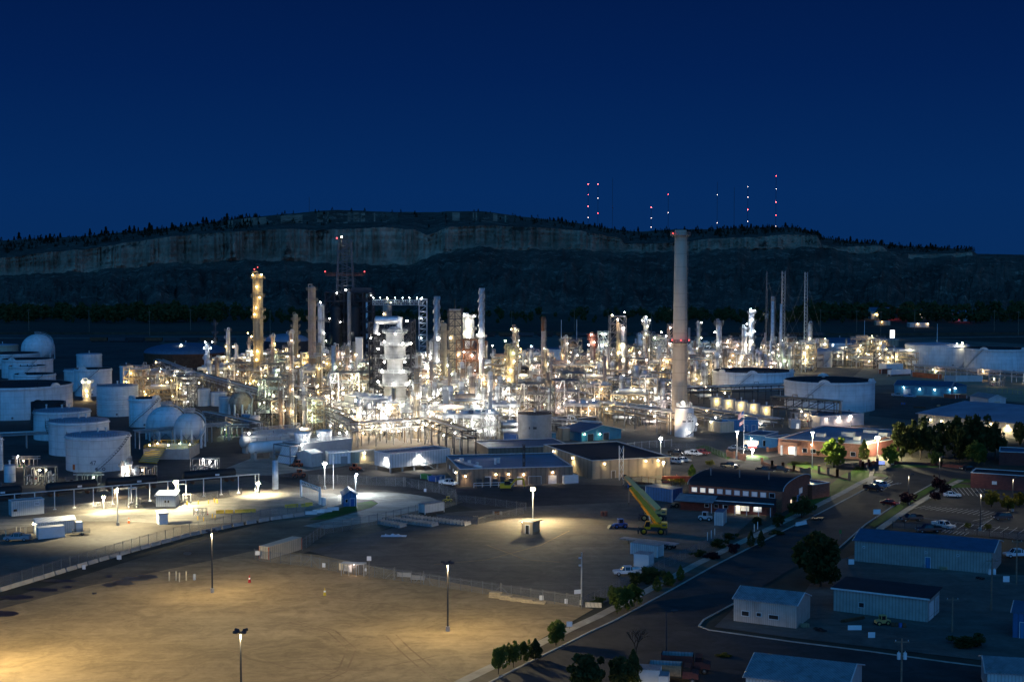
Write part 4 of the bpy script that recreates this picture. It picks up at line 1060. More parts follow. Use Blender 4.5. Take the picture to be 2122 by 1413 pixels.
# ---- spheres and spheroids
def sphere(px, w, pc, pb, label, mat='white', zs=1.0, legs=9, hat=True, name='sphere_tank'):
    p = G(px, pb); s = MPP(p.y); r = w/2*s; zc = ZA(pc, p.y); t = thing(name, label, 'sphere tank', (p.x, p.y+r*.9, 0)); take(p.x, p.y+r, r+2)
    MB().ball((0, 0, zc), r, 40, 24, zs).build('shell', MAT[mat], t)
    lg = MB().cyl((0,0,0), (0,0,zc), .42, n=10).mesh('leg', MAT['white_plain'])
    for k in range(legs): a = 2*pi*k/legs+.2; link('leg', lg, t, (r*.97*cos(a), r*.97*sin(a), 0))
    mb = MB()
    for k in range(legs):
        a, b = 2*pi*k/legs+.2, 2*pi*(k+1)/legs+.2
        for u, v in ((.6, zc*.8), (zc*.8, .6)): mb.beam((r*.97*cos(a), r*.97*sin(a), u), (r*.97*cos(b), r*.97*sin(b), v), .12)
    mb.build('cross_brace', MAT['steel'], t)
    mb = MB(); pr = None
    for k in range(25):
        u = k/24; a = -.9+1.5*u; th = -.75+u*2.2; rr = (r+.9)*max(.12, cos(min(th, 1.5))); q = Vector((rr*cos(a), rr*sin(a), zc+(r+.6)*zs*sin(min(th, 1.5))))
        if pr is not None: mb.beam(pr, q, .35); mb.beam(pr+Vector((0,0,1)), q+Vector((0,0,1)), .09)
        pr = q
    mb.build('stair', MAT['steel_light'], t)
    if hat: platform(t, .4, zc+r*zs+.4, 1.6, mat='steel_light')
    return t
sphere(386.5, 65, 890, 930, "white sphere tank on legs nearest the lit pit")
sphere(336, 84, 884, 914, "big white spheroid tank touching the sphere on legs", zs=.95, legs=10)
sphere(494, 48, 838, 866, "rusty stained sphere tank half brown half white", 'rusty')
sphere(69, 68, 724, 746, "blue lit dome shaped spheroid tank far behind open topped tanks", zs=.9, legs=10)
# ================================================================ TANKS (right side)
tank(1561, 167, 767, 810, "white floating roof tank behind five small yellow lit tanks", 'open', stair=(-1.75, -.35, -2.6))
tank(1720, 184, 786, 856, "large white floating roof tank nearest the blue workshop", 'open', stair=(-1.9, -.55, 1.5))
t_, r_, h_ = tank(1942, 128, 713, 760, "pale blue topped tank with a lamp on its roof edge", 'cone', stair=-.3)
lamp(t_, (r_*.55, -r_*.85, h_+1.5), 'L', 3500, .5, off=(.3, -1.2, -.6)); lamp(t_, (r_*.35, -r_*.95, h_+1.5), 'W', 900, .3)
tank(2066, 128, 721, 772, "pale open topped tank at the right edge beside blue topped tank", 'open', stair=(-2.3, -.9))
tank(1703, 42, 727, 762, "grey domed tank with lit cap beside the guyed masts", 'dome', 'stucco', 'roof_deck', pitch=.3, stair=-.3)
tank(1746, 48, 728, 758, "grey tank with stair stripe second right of the guyed masts", 'cone', 'stucco', stair=-.2)
tank(1783, 26, 722, 744, "small grey tank under the lit tan building", 'cone', 'stucco')
tank(1818, 40, 722, 746, "grey tank in front of the lit tan building", 'cone', 'stucco')
tank(1853, 38, 721, 742, "grey tank left of the large blue topped tank", 'cone', 'stucco')
tank(1740, 95, 709, 730, "low wide blue domed tank behind the small grey tanks", 'dome', 'white', 'roof_steel_blue', pitch=.2, rail=False)
tank(1105, 60, 728, 748, "dark blue cone roofed tank behind the rust topped stack", 'cone', 'white', 'roof_steel_blue', pitch=.3, rail=False)
tank(1168, 76, 722, 750, "wide white tank with blue roof behind the plant centre", 'cone', 'white', 'roof_steel_blue', rail=False)
tank(1207, 50, 731, 760, "dark roofed white tank near the pink lit column", 'open', 'white', rail=False)
tank(1690, 60, 716, 737, "low white tank behind the three guyed masts", 'cone', 'white', rail=False)
tank(1510, 70, 712, 740, "white tank between the slim lit columns at right", 'cone', 'white', rail=False)
five = ["nearest the pipe stack, first", "second", "middle", "fourth", "last and lowest"]
for k, (x, yt, yb) in enumerate(((1487, 822, 848), (1512, 826, 853), (1537.5, 830, 857), (1563, 835, 862), (1590, 840, 868))):
    t_, r_, h_ = tank(x, 27, yt, yb, f"small yellow lit tank, {five[k]} of the sloping row of five", 'cone', 'pale_wall', 'roof_blue', rail=False, girder=False, group='row of five small tanks')
    lamp(t_, (-r_*.35, -r_-.9, h_*.72), 'Y', 1300, .16, off=(0, -.9, -.4))
    take(t_.location.x, t_.location.y, r_+2)
t_, r_, h_ = tank(1108, 71, 856, 920, "white streaked tank with rust rimmed roof beside the teal building", 'cone', 'concrete', 'rust', girder=False)
for a, w in ((-.05, .6), (.05, .6), (-.32, .35)): MB().cbox(r_*sin(a), -r_*cos(a)-.02, h_*.55, w, .1, .8).build('stencil_mark', MAT['steel_dark'], t_)
# silo with shield emblem
p = G(1420, 906); s = MPP(p.y); r = 20*s; Hs = ZA(848, p.y); take(p.x, p.y, r+3)
si = thing('storage_silo', "white silo with shield emblem at the foot of the tall chimney", 'silo', (p.x, p.y+r, 0))
MB().lathe([(r, 0), (r, Hs), (r*.3, Hs+.6), (.01, Hs+.7)], 48, caps=False).build('shell', MAT['white_plain'], si)
MB().lathe([(r*.75, 2.0), (r*.78, Hs*.65), (.4, Hs*.88)], 20, (r*.62, .9, 0)).build('side_hopper', MAT['white_plain'], si)
platform(si, r*.2, Hs+.9, r*.62, mat='steel_light')
MB().path([(r*1.25, -r*.6, 5), (r*.9, -r*1.05, 2.2), (r*.1, -r*1.2, .4)], .12).build('cable_run', MAT['steel_dark'], si)
ang = .45; ex, ey = r*sin(ang), -r*cos(ang)
sh = MB(); pts = [(-1.0,1.05),(-.55,1.2),(0,1.05),(.55,1.2),(1.0,1.05),(.85,.5),(1.05,-.1),(.8,-.75),(0,-1.25),(-.8,-.75),(-1.05,-.1),(-.85,.5)]
sc_ = Hs*.115
sh.extr([(x*sc_, z*sc_) for x, z in pts], -.03, .0); o = sh.build('shield_emblem', MAT['sign_dark'], si, (ex*1.02, ey*1.02, Hs*.73)); o.rotation_euler = (0, 0, ang)
i2 = MB().extr([(x*sc_*.86, z*sc_*.86) for x, z in pts], -.05, -.035).build('shield_field', MAT['white_plain'], o)
MB().box(-.92*sc_, .92*sc_, -.065, -.052, .36*sc_, .46*sc_).build('shield_bar', MAT['sign_dark'], o)
txt('66', o, (0, -.06, -.28*sc_), 1.25*sc_, 'sign_dark'); txt('PHILLIPS', o, (0, -.06, .68*sc_), .38*sc_, 'sign_dark')
for k, w_ in enumerate((1.2, 1.5, 2.0)): q = -2.0+2.0*k; a_ = ang+q/r; b_ = MB().cbox(0, 0, 0, w_, .06, .5).build('small_lettering_bar', MAT['sign_dark'], si, (r*1.005*sin(a_), -r*1.005*cos(a_), Hs*.565)); b_.rotation_euler = (0, 0, a_)
lamp(si, (-r*.2, -r*.55, Hs+2.2), 'W', 1500, .5, off=(0, -.8, .2)); lamp(si, (r*.35, -r-2.2, 2.0), 'W', 600, .2, off=(0, -.3, .2)); lamp(si, (r*1.15, -r*1.5, 5.0), 'W', 260, .2, off=(0, 0, .2))
# ================================================================ CHIMNEY AND STACKS
ch = stack(1408, 24.5, 33.5, 477, 880, "tallest tapering concrete chimney with red lights", 'chimney', name='chimney', lad=True)
pc = G(1408, 880)
for y in (487, 709):
    z = ZA(y, pc.y); platform(ch, 16.0*MPP(pc.y)*(.77 if y < 600 else .88), z, 1.6, mat='steel_dark' if y > 600 else 'steel')
for dx, y in ((-1, 484), (.9, 704), (-.9, 704), (0, 704)):
    a = -pi/2+dx*1.15; z = ZA(y, pc.y); rr = (12.8 if y < 600 else 15)*MPP(pc.y)+1.0
    lamp(ch, (rr*cos(a), rr*sin(a), z), 'R', 45 if y > 600 else 8, .3, off=(.5*cos(a), .5*sin(a), .5))
stack(905.5, 12, 13, 614, 805, "grey helical straked stack left of the red structure", 'silver', helix=.5, plats=(706, 794), lamps=((700, 'W', 1150, .3), (701, 'W', 1500, .9), (746, 'W', 2500, .2), (795, 'W', 1150, -.5)))
stack(998, 11, 12.5, 597, 812, "taller helical straked stack right of the red structure", 'silver', helix=.45, plats=(698, 800), lamps=((694, 'W', 3200, 0), (693, 'W', 1500, -.8), (742, 'W', 1600, -.3), (789, 'W', 1150, 0)))
stack(1126, 9, 9.5, 656, 818, "free standing tan stack with rust coloured top", 'pink_tan', tip=('rust', 7))
stack(724, 7.5, 8, 605, 760, "slim pale stack in front of the black coker frame", 'pink_tan')
stack(760.5, 6.5, 7, 609, 720, "slim white stack with tan cap right of coker frame", 'silver', tip=('tan_steel', 6))
stack(692, 9, 10, 716, 842, "stubby white stack left of the air cooler deck", 'silver', lamps=((760, 'G', 500, .5),))
stack(885.5, 3.2, 3.4, 705, 805, "thin tan pole stack between the reactor and the first strake stack", 'tan_steel')
stack(942.5, 4.2, 4.4, 620, 690, "rust red slim stack rising from the concrete block", 'rust')
stack(1600, 7, 8.5, 614, 760, "pale slim stack left of the guyed lattice mast", 'silver', tip=('pink_tan', 3), lamps=((742, 'W', 1500), (730, 'W', 700)))
stack(1617.5, 5, 7, 630, 765, "narrow silver stack leaning on the guyed lattice mast", 'silver', lamps=((755, 'W', 1100),))
stack(1186, 4.6, 5, 728, 800, "short pale stack in the middle of the plant", 'pink_tan')
stack(1325, 4.2, 4.4, 716, 790, "thin tan stack left of a thin pair by chimney", 'tan_steel', lamps=((772, 'P', 1400), (730, 'P', 500)))
stack(1339, 4, 4.4, 712, 800, "thin pale stack right of a thin pair by chimney", 'pink_tan', lamps=((745, 'P', 600),))
stack(1007, 5.5, 6, 706, 770, "short tan stack just right of the taller straked stack", 'tan_steel', tip=('rust', 3))
stack(734, 6.5, 7, 708, 805, "orange lit vent stack beside the tall white box", 'tan_steel', lamps=((735, 'O', 700, .6), (765, 'O', 900, -.5), (790, 'O', 900, .5)))
stack(570.5, 12.5, 13.5, 954, 1013, "silver flare knockout stack beside the truck gate", 'silver', name='vent_stack', lad=False)
# ================================================================ PROCESS COLUMNS
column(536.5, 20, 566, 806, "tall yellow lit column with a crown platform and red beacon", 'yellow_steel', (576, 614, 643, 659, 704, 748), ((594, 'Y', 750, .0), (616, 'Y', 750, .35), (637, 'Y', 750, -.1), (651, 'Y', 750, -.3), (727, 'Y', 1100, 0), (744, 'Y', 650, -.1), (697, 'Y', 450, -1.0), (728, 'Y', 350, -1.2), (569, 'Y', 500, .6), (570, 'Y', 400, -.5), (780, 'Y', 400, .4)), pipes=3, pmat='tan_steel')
p = G(536.5, 806); t_ = bpy.data.objects['process_tower']; z = ZA(558, p.y)
lamp(t_, (-1.5, -1, z), 'R', 20, .3); lamp(t_, (.2, -1, z+1), 'R', 10, .22)
column(613.5, 10, 650, 776, "slender yellow lit column with davit arm on top", 'yellow_steel', (662, 676, 690, 707, 722, 738, 752), ((760, 'O', 1200, 0), (737, 'O', 500, .7), (770, 'L', 1500, .5)), pmat='tan_steel', pipes=2)
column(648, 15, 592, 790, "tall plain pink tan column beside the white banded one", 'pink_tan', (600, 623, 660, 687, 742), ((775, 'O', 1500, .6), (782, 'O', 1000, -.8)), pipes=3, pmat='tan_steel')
column(666.5, 13, 630, 768, "white banded column just left of the black coker frame", 'white_plain', (634, 665, 694), ((626, 'W', 120, 0), (690, 'W', 400, .6)), pipes=1)
column(446, 5, 663, 750, "thin dark lattice wrapped column far left of the yellow column", 'steel_dark', (672, 690), ((708, 'W', 300, -.8),))
column(431, 7.5, 712, 780, "short white column with cool lamps near the wide brown tank", 'silver', (722, 740), ((708, 'C', 700, -.4), (721, 'C', 700, -.9), (721, 'C', 700, .9), (738, 'C', 900, 0), (774, 'O', 1800, -.6), (776, 'O', 1800, .6)))
column(491, 6.5, 714, 778, "plain white vessel right of the brown tank", 'white_plain', (), ((718, 'O', 500, -.9),))
column(518, 5, 700, 770, "narrow pale column tucked left of the yellow column", 'pink_tan', (712, 735), ((690, 'Y', 300), (726, 'W', 600)))
column(571, 10, 762, 848, "grey upright vessel with green lamps in front of yellow column", 'silver', (775, 812), ((766, 'G', 350), (776, 'G', 350)))
column(626.5, 10, 768, 852, "grey two diameter vessel below the pink tan column", 'silver', (790, 820), ((808, 'W', 500),), prof=((3.5, 768), (3.5, 818), (5.5, 822), (5.5, 852)))
column(371, 13, 776, 838, "dark insulated column lit at its crown beside a stair tower", 'steel_dark', (782, 803), ((776, 'L', 1500, .3), (798, 'Y', 900, .5), (824, 'Y', 1100, .5), (777, 'L', 900, -.5)))
column(181, 16, 787, 830, "caged boiler column bright with yellow lamps among white tanks", 'silver', (792, 806), ((790, 'L', 900, -.4), (790, 'L', 900, .5), (808, 'Y', 1500, .1), (818, 'Y', 1300, .2)), pmat='steel_light')
column(1067, 9, 676, 770, "red tipped column with lamps left of the rust topped stack", 'pink_tan', (684, 700, 722), ((682, 'O', 900, -.9), (686, 'O', 700, .8), (705, 'W', 400, 1), (740, 'W', 1200, .6)))
column(1228, 11, 692, 812, "pink lit column with a reddish head near plant centre", 'pink_tan', (696, 704, 716, 757), ((693, 'P', 1500, -.3), (709, 'P', 1800, .2), (714, 'W', 700, -.9), (760, 'W', 500, .6), (788, 'W', 1900, -.3)), pmat='red_steel', pipes=2)
column(1338, 9, 658, 780, "slim white column lit from its three crown lamps", 'silver', (664, 672, 690, 704), ((656, 'C', 700, 0), (664, 'W', 700, -1), (664, 'W', 700, 1), (700, 'L', 1100, 0), (676, 'L', 500, .3)))
column(1327, 12, 692, 750, "tall white insulated box column before the thin stack pair", 'white_plain', (), ((742, 'C', 600),), lad=False)
column(1447, 7, 668, 745, "pale column immediately right of the tall chimney", 'silver', (672, 684, 700), ((668, 'W', 400), (700, 'L', 900, .8), (722, 'L', 900, -.5)))
column(1489, 11, 664, 775, "grey column with a wide crown platform right of chimney", 'silver', (668, 672, 720, 738), ((713, 'W', 1400, -.4), (688, 'W', 500, -1), (738, 'W', 1300, .2), (760, 'W', 600)))
column(1542, 12, 676, 770, "left column of the cool lit twin columns", 'silver', (682, 698, 735), ((671, 'C', 1000, .3), (691, 'C', 1100, .6), (714, 'O', 2200, .2), (756, 'W', 1400, .1)))
column(1556, 11, 642, 770, "taller right column of the cool lit twin columns", 'silver', (648, 668, 700, 716), ((641, 'C', 1600, -.2), (643, 'C', 800, .5), (662, 'C', 1800, .0), (686, 'C', 900, .6), (707, 'W', 1600, 0), (724, 'W', 2300, -.3), (757, 'W', 1500, .2)))
column(1281, 9, 668, 800, "left inner column of the big yellow lit column frame", 'yellow_steel', (690, 740), ((662, 'P', 1500, -.2), (716, 'L', 1800, .6), (746, 'L', 1800, .8), (784, 'L', 2600, .3)), ext=.9)
column(1291, 9.5, 676, 800, "right inner column of the big yellow lit column frame", 'white_plain', (710, 765), ((679, 'P', 900, 0), (730, 'L', 1100, -.9), (762, 'L', 1200, -.8)), ext=.9)
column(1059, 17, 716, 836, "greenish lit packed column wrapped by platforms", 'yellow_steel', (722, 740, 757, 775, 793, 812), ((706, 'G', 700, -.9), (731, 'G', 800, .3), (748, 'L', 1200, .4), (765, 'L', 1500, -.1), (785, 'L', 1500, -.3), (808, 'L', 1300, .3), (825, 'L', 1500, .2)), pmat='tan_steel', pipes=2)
column(1094, 15, 828, 868, "short white drum column behind the streaked tank", 'white_plain', (), ((870, 'W', 300),), lad=False)
column(1028, 20, 780, 832, "conical topped tan silo right of the tall straked stack", 'pink_tan', (), ((788, 'L', 1500, 0), (815, 'P', 1500, .3)), prof=((10, 832), (10, 792), (3, 781), (.1, 780)), name='silo')
column(1011, 14, 762, 820, "yellow topped silo behind the conical silo", 'yellow_steel', (), ((785, 'Y', 800, .4),), prof=((7, 820), (7, 768), (5, 763), (.1, 762)), name='silo')
column(920, 12, 668, 815, "round shouldered tan vessel beside the red structure", 'tan_steel', (690, 730, 770), ((757, 'G', 500, .8), (800, 'G', 700, .5)), pmat='tan_steel')
column(803, 19, 622, 690, "tan cyclone vessel with a lit ring above the reactor duct", 'pink_tan', (628, 645), ((619, 'G', 700, .1), (627, 'L', 500, .6), (650, 'L', 600, -.5)), lad=False, pipes=3)
# coker drums inside black frame
column(697, 24, 632, 735, "left black coke drum inside the dark coker frame", 'black', (), ((667, 'W', 60, .6),), lad=False, pipes=0, name='coke_drum')
column(735, 24, 632, 735, "right black coke drum inside the dark coker frame", 'black', (), ((690, 'W', 60, -.4),), lad=False, pipes=0, name='coke_drum')
# ================================================================ BIG STRUCTURES
cf, w_, zs_ = tower_frame(674, 772, 606, 735, 16, "black coker frame carrying the drill derrick", (712, 690, 668, 647, 625), 'steel_dark', 'coker_structure', nx=5, ny=2, t=.7, lamps=((683, 660, 'W', 60), (702, 668, 'W', 60), (676, 706, 'G', 200), (700, 718, 'G', 500), (722, 720, 'G', 600), (745, 716, 'W', 100), (699, 607, 'W', 260), (770, 612, 'W', 40)), stairs=True)
s_ = MPP(G(723, 735).y)
m = MB()
for k in range(5):
    x = -w_/2+w_*(.08+.2*k); m.box(x, x+w_*.13, 1.5, 2.2, zs_[0], zs_[-1]-1.5)
m.build('cladding_panel', MAT['black'], cf)
MB().box(w_*.05, w_*.48, -6, 6, zs_[-1]+.2, zs_[-1]+3.2).build('drill_cabin', MAT['steel_dark'], cf)
p = G(713.5, 735); t_ = thing('drill_derrick', "open lattice derrick with red lights above the black coker frame", 'derrick', (p.x, p.y+8, ZA(604, p.y)))
hd = ZA(497, p.y)-ZA(604, p.y); wb, wt = 17*s_, 13*s_
mb = MB()
for sx in (-1, 1):
    for sy in (-1, 1): mb.beam((sx*wb/1, sy*4, 0), (sx*wt, sy*3, hd), .5)
for k in range(9):
    z0, z1 = hd*k/9, hd*(k+1)/9; a, b = wb+(wt-wb)*k/9, wb+(wt-wb)*(k+1)/9
    for sy in (-1, 1):
        mb.beam((-b, sy*3.4, z1), (b, sy*3.4, z1), .3)
        for u in (-b*.35, b*.25): mb.beam((u, sy*3.4, z0), (u, sy*3.4, z1), .22)
        mb.beam((-a, sy*3.4, z0), (b, sy*3.4, z1), .2) if k % 2 else mb.beam((a, sy*3.4, z0), (-b, sy*3.4, z1), .2)
mb.build('lattice', MAT['steel'], t_)
zc = hd*.30
mb = MB().box(-41*s_, 41*s_, -2, 2, zc, zc+.8); mb.rail([(-41*s_,-2,zc+.8),(41*s_,-2,zc+.8),(41*s_,2,zc+.8),(-41*s_,2,zc+.8)], 1.4, .16); mb.build('cross_platform', MAT['red_steel'], t_)
for x in (-41, 41): lamp(t_, (x*s_, -2, zc+3), 'R', 8, .45)
lamp(t_, (-16*s_, -2, hd+1.2), 'R', 8, .6); lamp(t_, (-6*s_, -2, hd+2), 'L', 60, .45); lamp(t_, (2*s_, -2, .8), 'W', 260, .5)
# reactor
rx = [(12,872),(13,852),(20,838),(22.5,826),(22.5,806),(22,801),(26,796),(26.5,776),(17,768),(16,748),(22,740),(22,714),(19,706),(18,688),(12,679),(6,676)]
rt = column(819, 40, 676, 874, "huge white blown bright reactor vessel of stacked diameters", 'vessel_grey', (), (), prof=rx, name='reactor_vessel', lad=False, pipes=0)
p = G(819, 874); s_ = MPP(p.y); zt = ZA(676, p.y)
hdrum(rt, -16*s_, 0, zt+2.4, 44*s_, 1.7, 'x', 'silver', 'overhead_duct'); MB().path([(-36*s_,0,zt+2),(-39*s_,0,zt-.5),(-39*s_,0,zt-3)], 1.2, 12).build('down_comer', MAT['silver'], rt)
MB().path([(9*s_,0,zt-2),(9*s_,0,zt+2.4),(2,0,zt+3.8)], 1.2, 12).build('riser_duct', MAT['white_plain'], rt)
for y, rr in ((688,18),(714,22.5),(741,22.5),(770,27),(797,27),(828,23),(850,14)): platform(rt, rr*s_, ZA(y, p.y), 1.5, mat='steel_light')
for y, a, pw, c in ((664,.75,700,'W'),(690,.1,1500,'W'),(692,-1.0,900,'W'),(707,-.5,1500,'W'),(710,.5,1500,'W'),(711,1.1,2600,'W'),(722,-1.1,2500,'W'),(748,-.5,1500,'W'),(748,.6,3000,'W'),(766,-.7,1500,'W'),(766,.5,1500,'W'),(790,-1.2,2500,'W'),(792,0,1500,'W'),(793,.8,1500,'W'),(822,-.6,3000,'L'),(833,.3,1500,'W'),(846,.7,1500,'W'),(858,-.3,1500,'L'),(862,.4,1500,'W')):
    b = -pi/2+a*1.15; q = 24*s_+2.2; lamp(rt, (q*cos(b), q*sin(b), ZA(y, p.y)), c, pw*.8, .34, off=(.9*cos(b), .9*sin(b), -.2))
tower_frame(766, 852, 668, 866, 26, "steel platform tower wrapped round the white reactor", (848, 826, 802, 780, 758, 736, 714, 690), 'steel_dark', 'reactor_structure', nx=5, ny=2, t=.55, decks=False, stairs=True)
t_ = bpy.data.objects['reactor_structure']; w_ = 86*s_
m = MB(); frame_mb(m, -29*s_, 29*s_, -22.6, -20.8, [ZA(y, p.y) for y in range(862, 676, -9)], 7, 1, .24); m.build('scaffold', MAT['steel_dark'], t_)
for y in range(853, 690, -18): z = ZA(y, p.y)+.15; deck(t_, -29*s_, 29*s_, -22.6, -20.8, z, 'steel')
for y in (848, 826, 802, 780, 758, 736, 714, 690):
    z = ZA(y, p.y)+.2; deck(t_, -w_/2, w_/2, -13, -10.2, z, 'steel'); deck(t_, -w_/2, -w_/2+3, -10.1, 8, z, 'steel'); deck(t_, w_/2-3, w_/2, -10.1, 8, z, 'steel')
tower_frame(765, 790, 690, 852, 8, "narrow stair tower climbing the reactor's left side", (832, 812, 792, 772, 752, 732, 712), 'steel_light', 'stair_tower', nx=1, ny=1, t=.3, stairs=True, lamps=((770, 700, 'W', 1200), (780, 735, 'W', 1500), (772, 775, 'W', 1500), (780, 820, 'L', 1500)))
tower_frame(838, 862, 742, 862, 12, "open platform tower at the reactor's right side", (842, 822, 802, 782, 762), 'steel_light', 'platform_tower', nx=2, ny=1, t=.3, lamps=((850, 790, 'L', 2200), (858, 815, 'W', 2500), (845, 840, 'W', 1150)))
# conveyor bridge with its lattice pylon
p = G(820, 740); s_ = MPP(p.y); t_ = thing('conveyor_bridge', "long thin conveyor bridge dotted with white lamps", 'bridge', (XA(773, p.y), p.y, 0))
Lb = 108*s_; z0, z1 = ZA(632, p.y), ZA(622, p.y); mb = MB()
for y in (-1.5, 1.5):
    for z in (z0, z1): mb.beam((0, y, z), (Lb, y, z), .26)
    for k in range(24): a, b = Lb*k/24, Lb*(k+1)/24; mb.beam((a, y, z0), (b, y, z1), .2) if k % 2 else mb.beam((a, y, z1), (b, y, z0), .2); mb.beam((a, y, z0), (a, y, z1), .2)
mb.build('truss', MAT['steel_light'], t_); MB().box(0, Lb, -1.3, 1.3, z0+.3, z0+.7).build('belt', MAT['steel_dark'], t_)
for x in (2, 16, 30, 47, 62, 76, 92, 103): lamp(t_, (x*s_, -1.7, z1+1.6), 'C', 60, .22)
tower_frame(868, 884, 620, 742, 9, "white lit lattice pylon holding up the conveyor bridge", (730, 718, 706, 694, 682, 670, 658, 646, 634), 'steel_light', 'lattice_pylon', nx=1, ny=1, t=.3, decks=False, lamps=((873, 619, 'C', 200), (873, 660, 'C', 260), (873, 700, 'C', 260)))
# red/brown structure between straked stacks
bk = bldg((932, 812), (954, 812), 9, ZA(642, G(943, 812).y), "tall grey brown concrete block between the straked stacks", 'tan_steel', 'roof_dark', name='concrete_tower', cat='tower')
tower_frame(929, 957, 646, 812, 12, "dark braced steel gantry clasping the concrete block tower", (795, 778, 761, 744, 727, 710, 693, 676, 661), 'steel_dark', 'steel_gantry', nx=2, ny=1, t=.34, lamps=((934, 700, 'L', 300), (950, 735, 'L', 500), (936, 775, 'G', 300)))
rs, w_, zs_ = tower_frame(946, 990, 705, 812, 12, "rust red braced structure under the lit catalyst hopper", (795, 772, 748, 726), 'rust', 'catalyst_structure', nx=3, ny=2, t=.34, lamps=((962, 730, 'P', 1500), (978, 735, 'P', 1500), (960, 752, 'P', 900), (984, 790, 'L', 900), (966, 786, 'C', 600)))
column(970, 26, 652, 800, "bright bulbous hopper crowned with railings above the red structure", 'white_plain', (656, 682, 704), ((652, 'W', 990, -.3), (655, 'W', 660, .7), (664, 'L', 1430, .1), (682, 'L', 1430, .3), (690, 'L', 1650, -.1), (698, 'W', 632, .2), (676, 'G', 330, -.9)), prof=((6, 800), (7, 722), (13, 704), (13, 664), (9, 654), (2, 652)), name='catalyst_hopper', pmat='steel_light')
column(975, 24, 730, 808, "peach lit round vessel inside the rust red structure", 'pink_tan', (), ((736, 'P', 1500, .2), (768, 'P', 1200, .5)), name='regenerator_vessel', lad=False, ext=.6)
# frame round two inner columns
tower_frame(1265, 1297, 656, 798, 12, "tall open frame around two yellow lit columns", (780, 757, 734, 711, 690, 672), 'steel', 'column_frame', nx=2, ny=1, t=.4, decks=False, lamps=((1268, 653, 'L', 200), (1294, 647, 'W', 400)))
tower_frame(1048, 1072, 714, 836, 9, "steel frame hugging the greenish packed column", (815, 795, 775, 755, 735), 'tan_steel', 'column_frame', nx=2, ny=1, t=.3, decks=False)
tower_frame(380, 398, 776, 842, 6, "white lit zigzag stair tower next to the dark column", (832, 821, 810, 799, 788), 'steel_light', 'stair_tower', nx=1, ny=1, t=.28, stairs=True, lamps=((384, 778, 'W', 900), (392, 790, 'W', 900), (385, 812, 'W', 1200), (390, 832, 'W', 900)))
tower_frame(1240, 1262, 692, 770, 10, "mint lit platform block behind the pink lit column", (758, 744, 728, 712), 'steel_light', 'platform_tower', nx=2, ny=1, t=.3, lamps=((1247, 692, 'G', 700), (1254, 693, 'C', 600), (1246, 716, 'C', 1200), (1256, 716, 'L', 1000)))
tower_frame(1352, 1388, 700, 770, 12, "teal lit platform block against the chimney's left side", (755, 738, 720, 708), 'steel', 'platform_tower', nx=3, ny=1, t=.3, lamps=((1356, 700, 'G', 700), (1370, 688, 'L', 900), (1380, 696, 'C', 700), (1362, 722, 'W', 900), (1378, 740, 'W', 900)))
tower_frame(1386, 1402, 678, 790, 9, "pink lit tower half hidden behind the tall chimney", (770, 745, 720, 700), 'pink_tan', 'platform_tower', nx=1, ny=1, t=.3, lamps=((1388, 680, 'P', 800), (1387, 712, 'W', 900), (1388, 745, 'W', 900)))
tower_frame(1176, 1216, 736, 790, 14, "dark framed compressor deck in the plant's middle", (778, 762, 748), 'steel', 'platform_tower', nx=3, ny=2, t=.35, lamps=((1172, 742, 'L', 1500), (1164, 752, 'O', 1500), (1196, 736, 'W', 500), (1206, 766, 'L', 900)))
tower_frame(1072, 1108, 765, 808, 14, "dim green lit shelter with dark roof behind the streaked tank", (795, 783), 'steel_dark', 'platform_tower', nx=2, ny=1, t=.35, lamps=((1092, 795, 'Y', 300), (1082, 788, 'G', 300)))
tower_frame(655, 690, 770, 812, 12, "dark pipe tower under the white banded column", (800, 785), 'steel_dark', 'platform_tower', nx=2, ny=1, t=.35, lamps=((662, 800, 'W', 800), (680, 790, 'G', 500)))
bldg((737, 800), (751, 800), 4, ZA(700, G(744, 800).y), "tall windowless white box tower beside the vent stack", 'white_plain', 'roof_deck', name='box_tower', cat='tower')
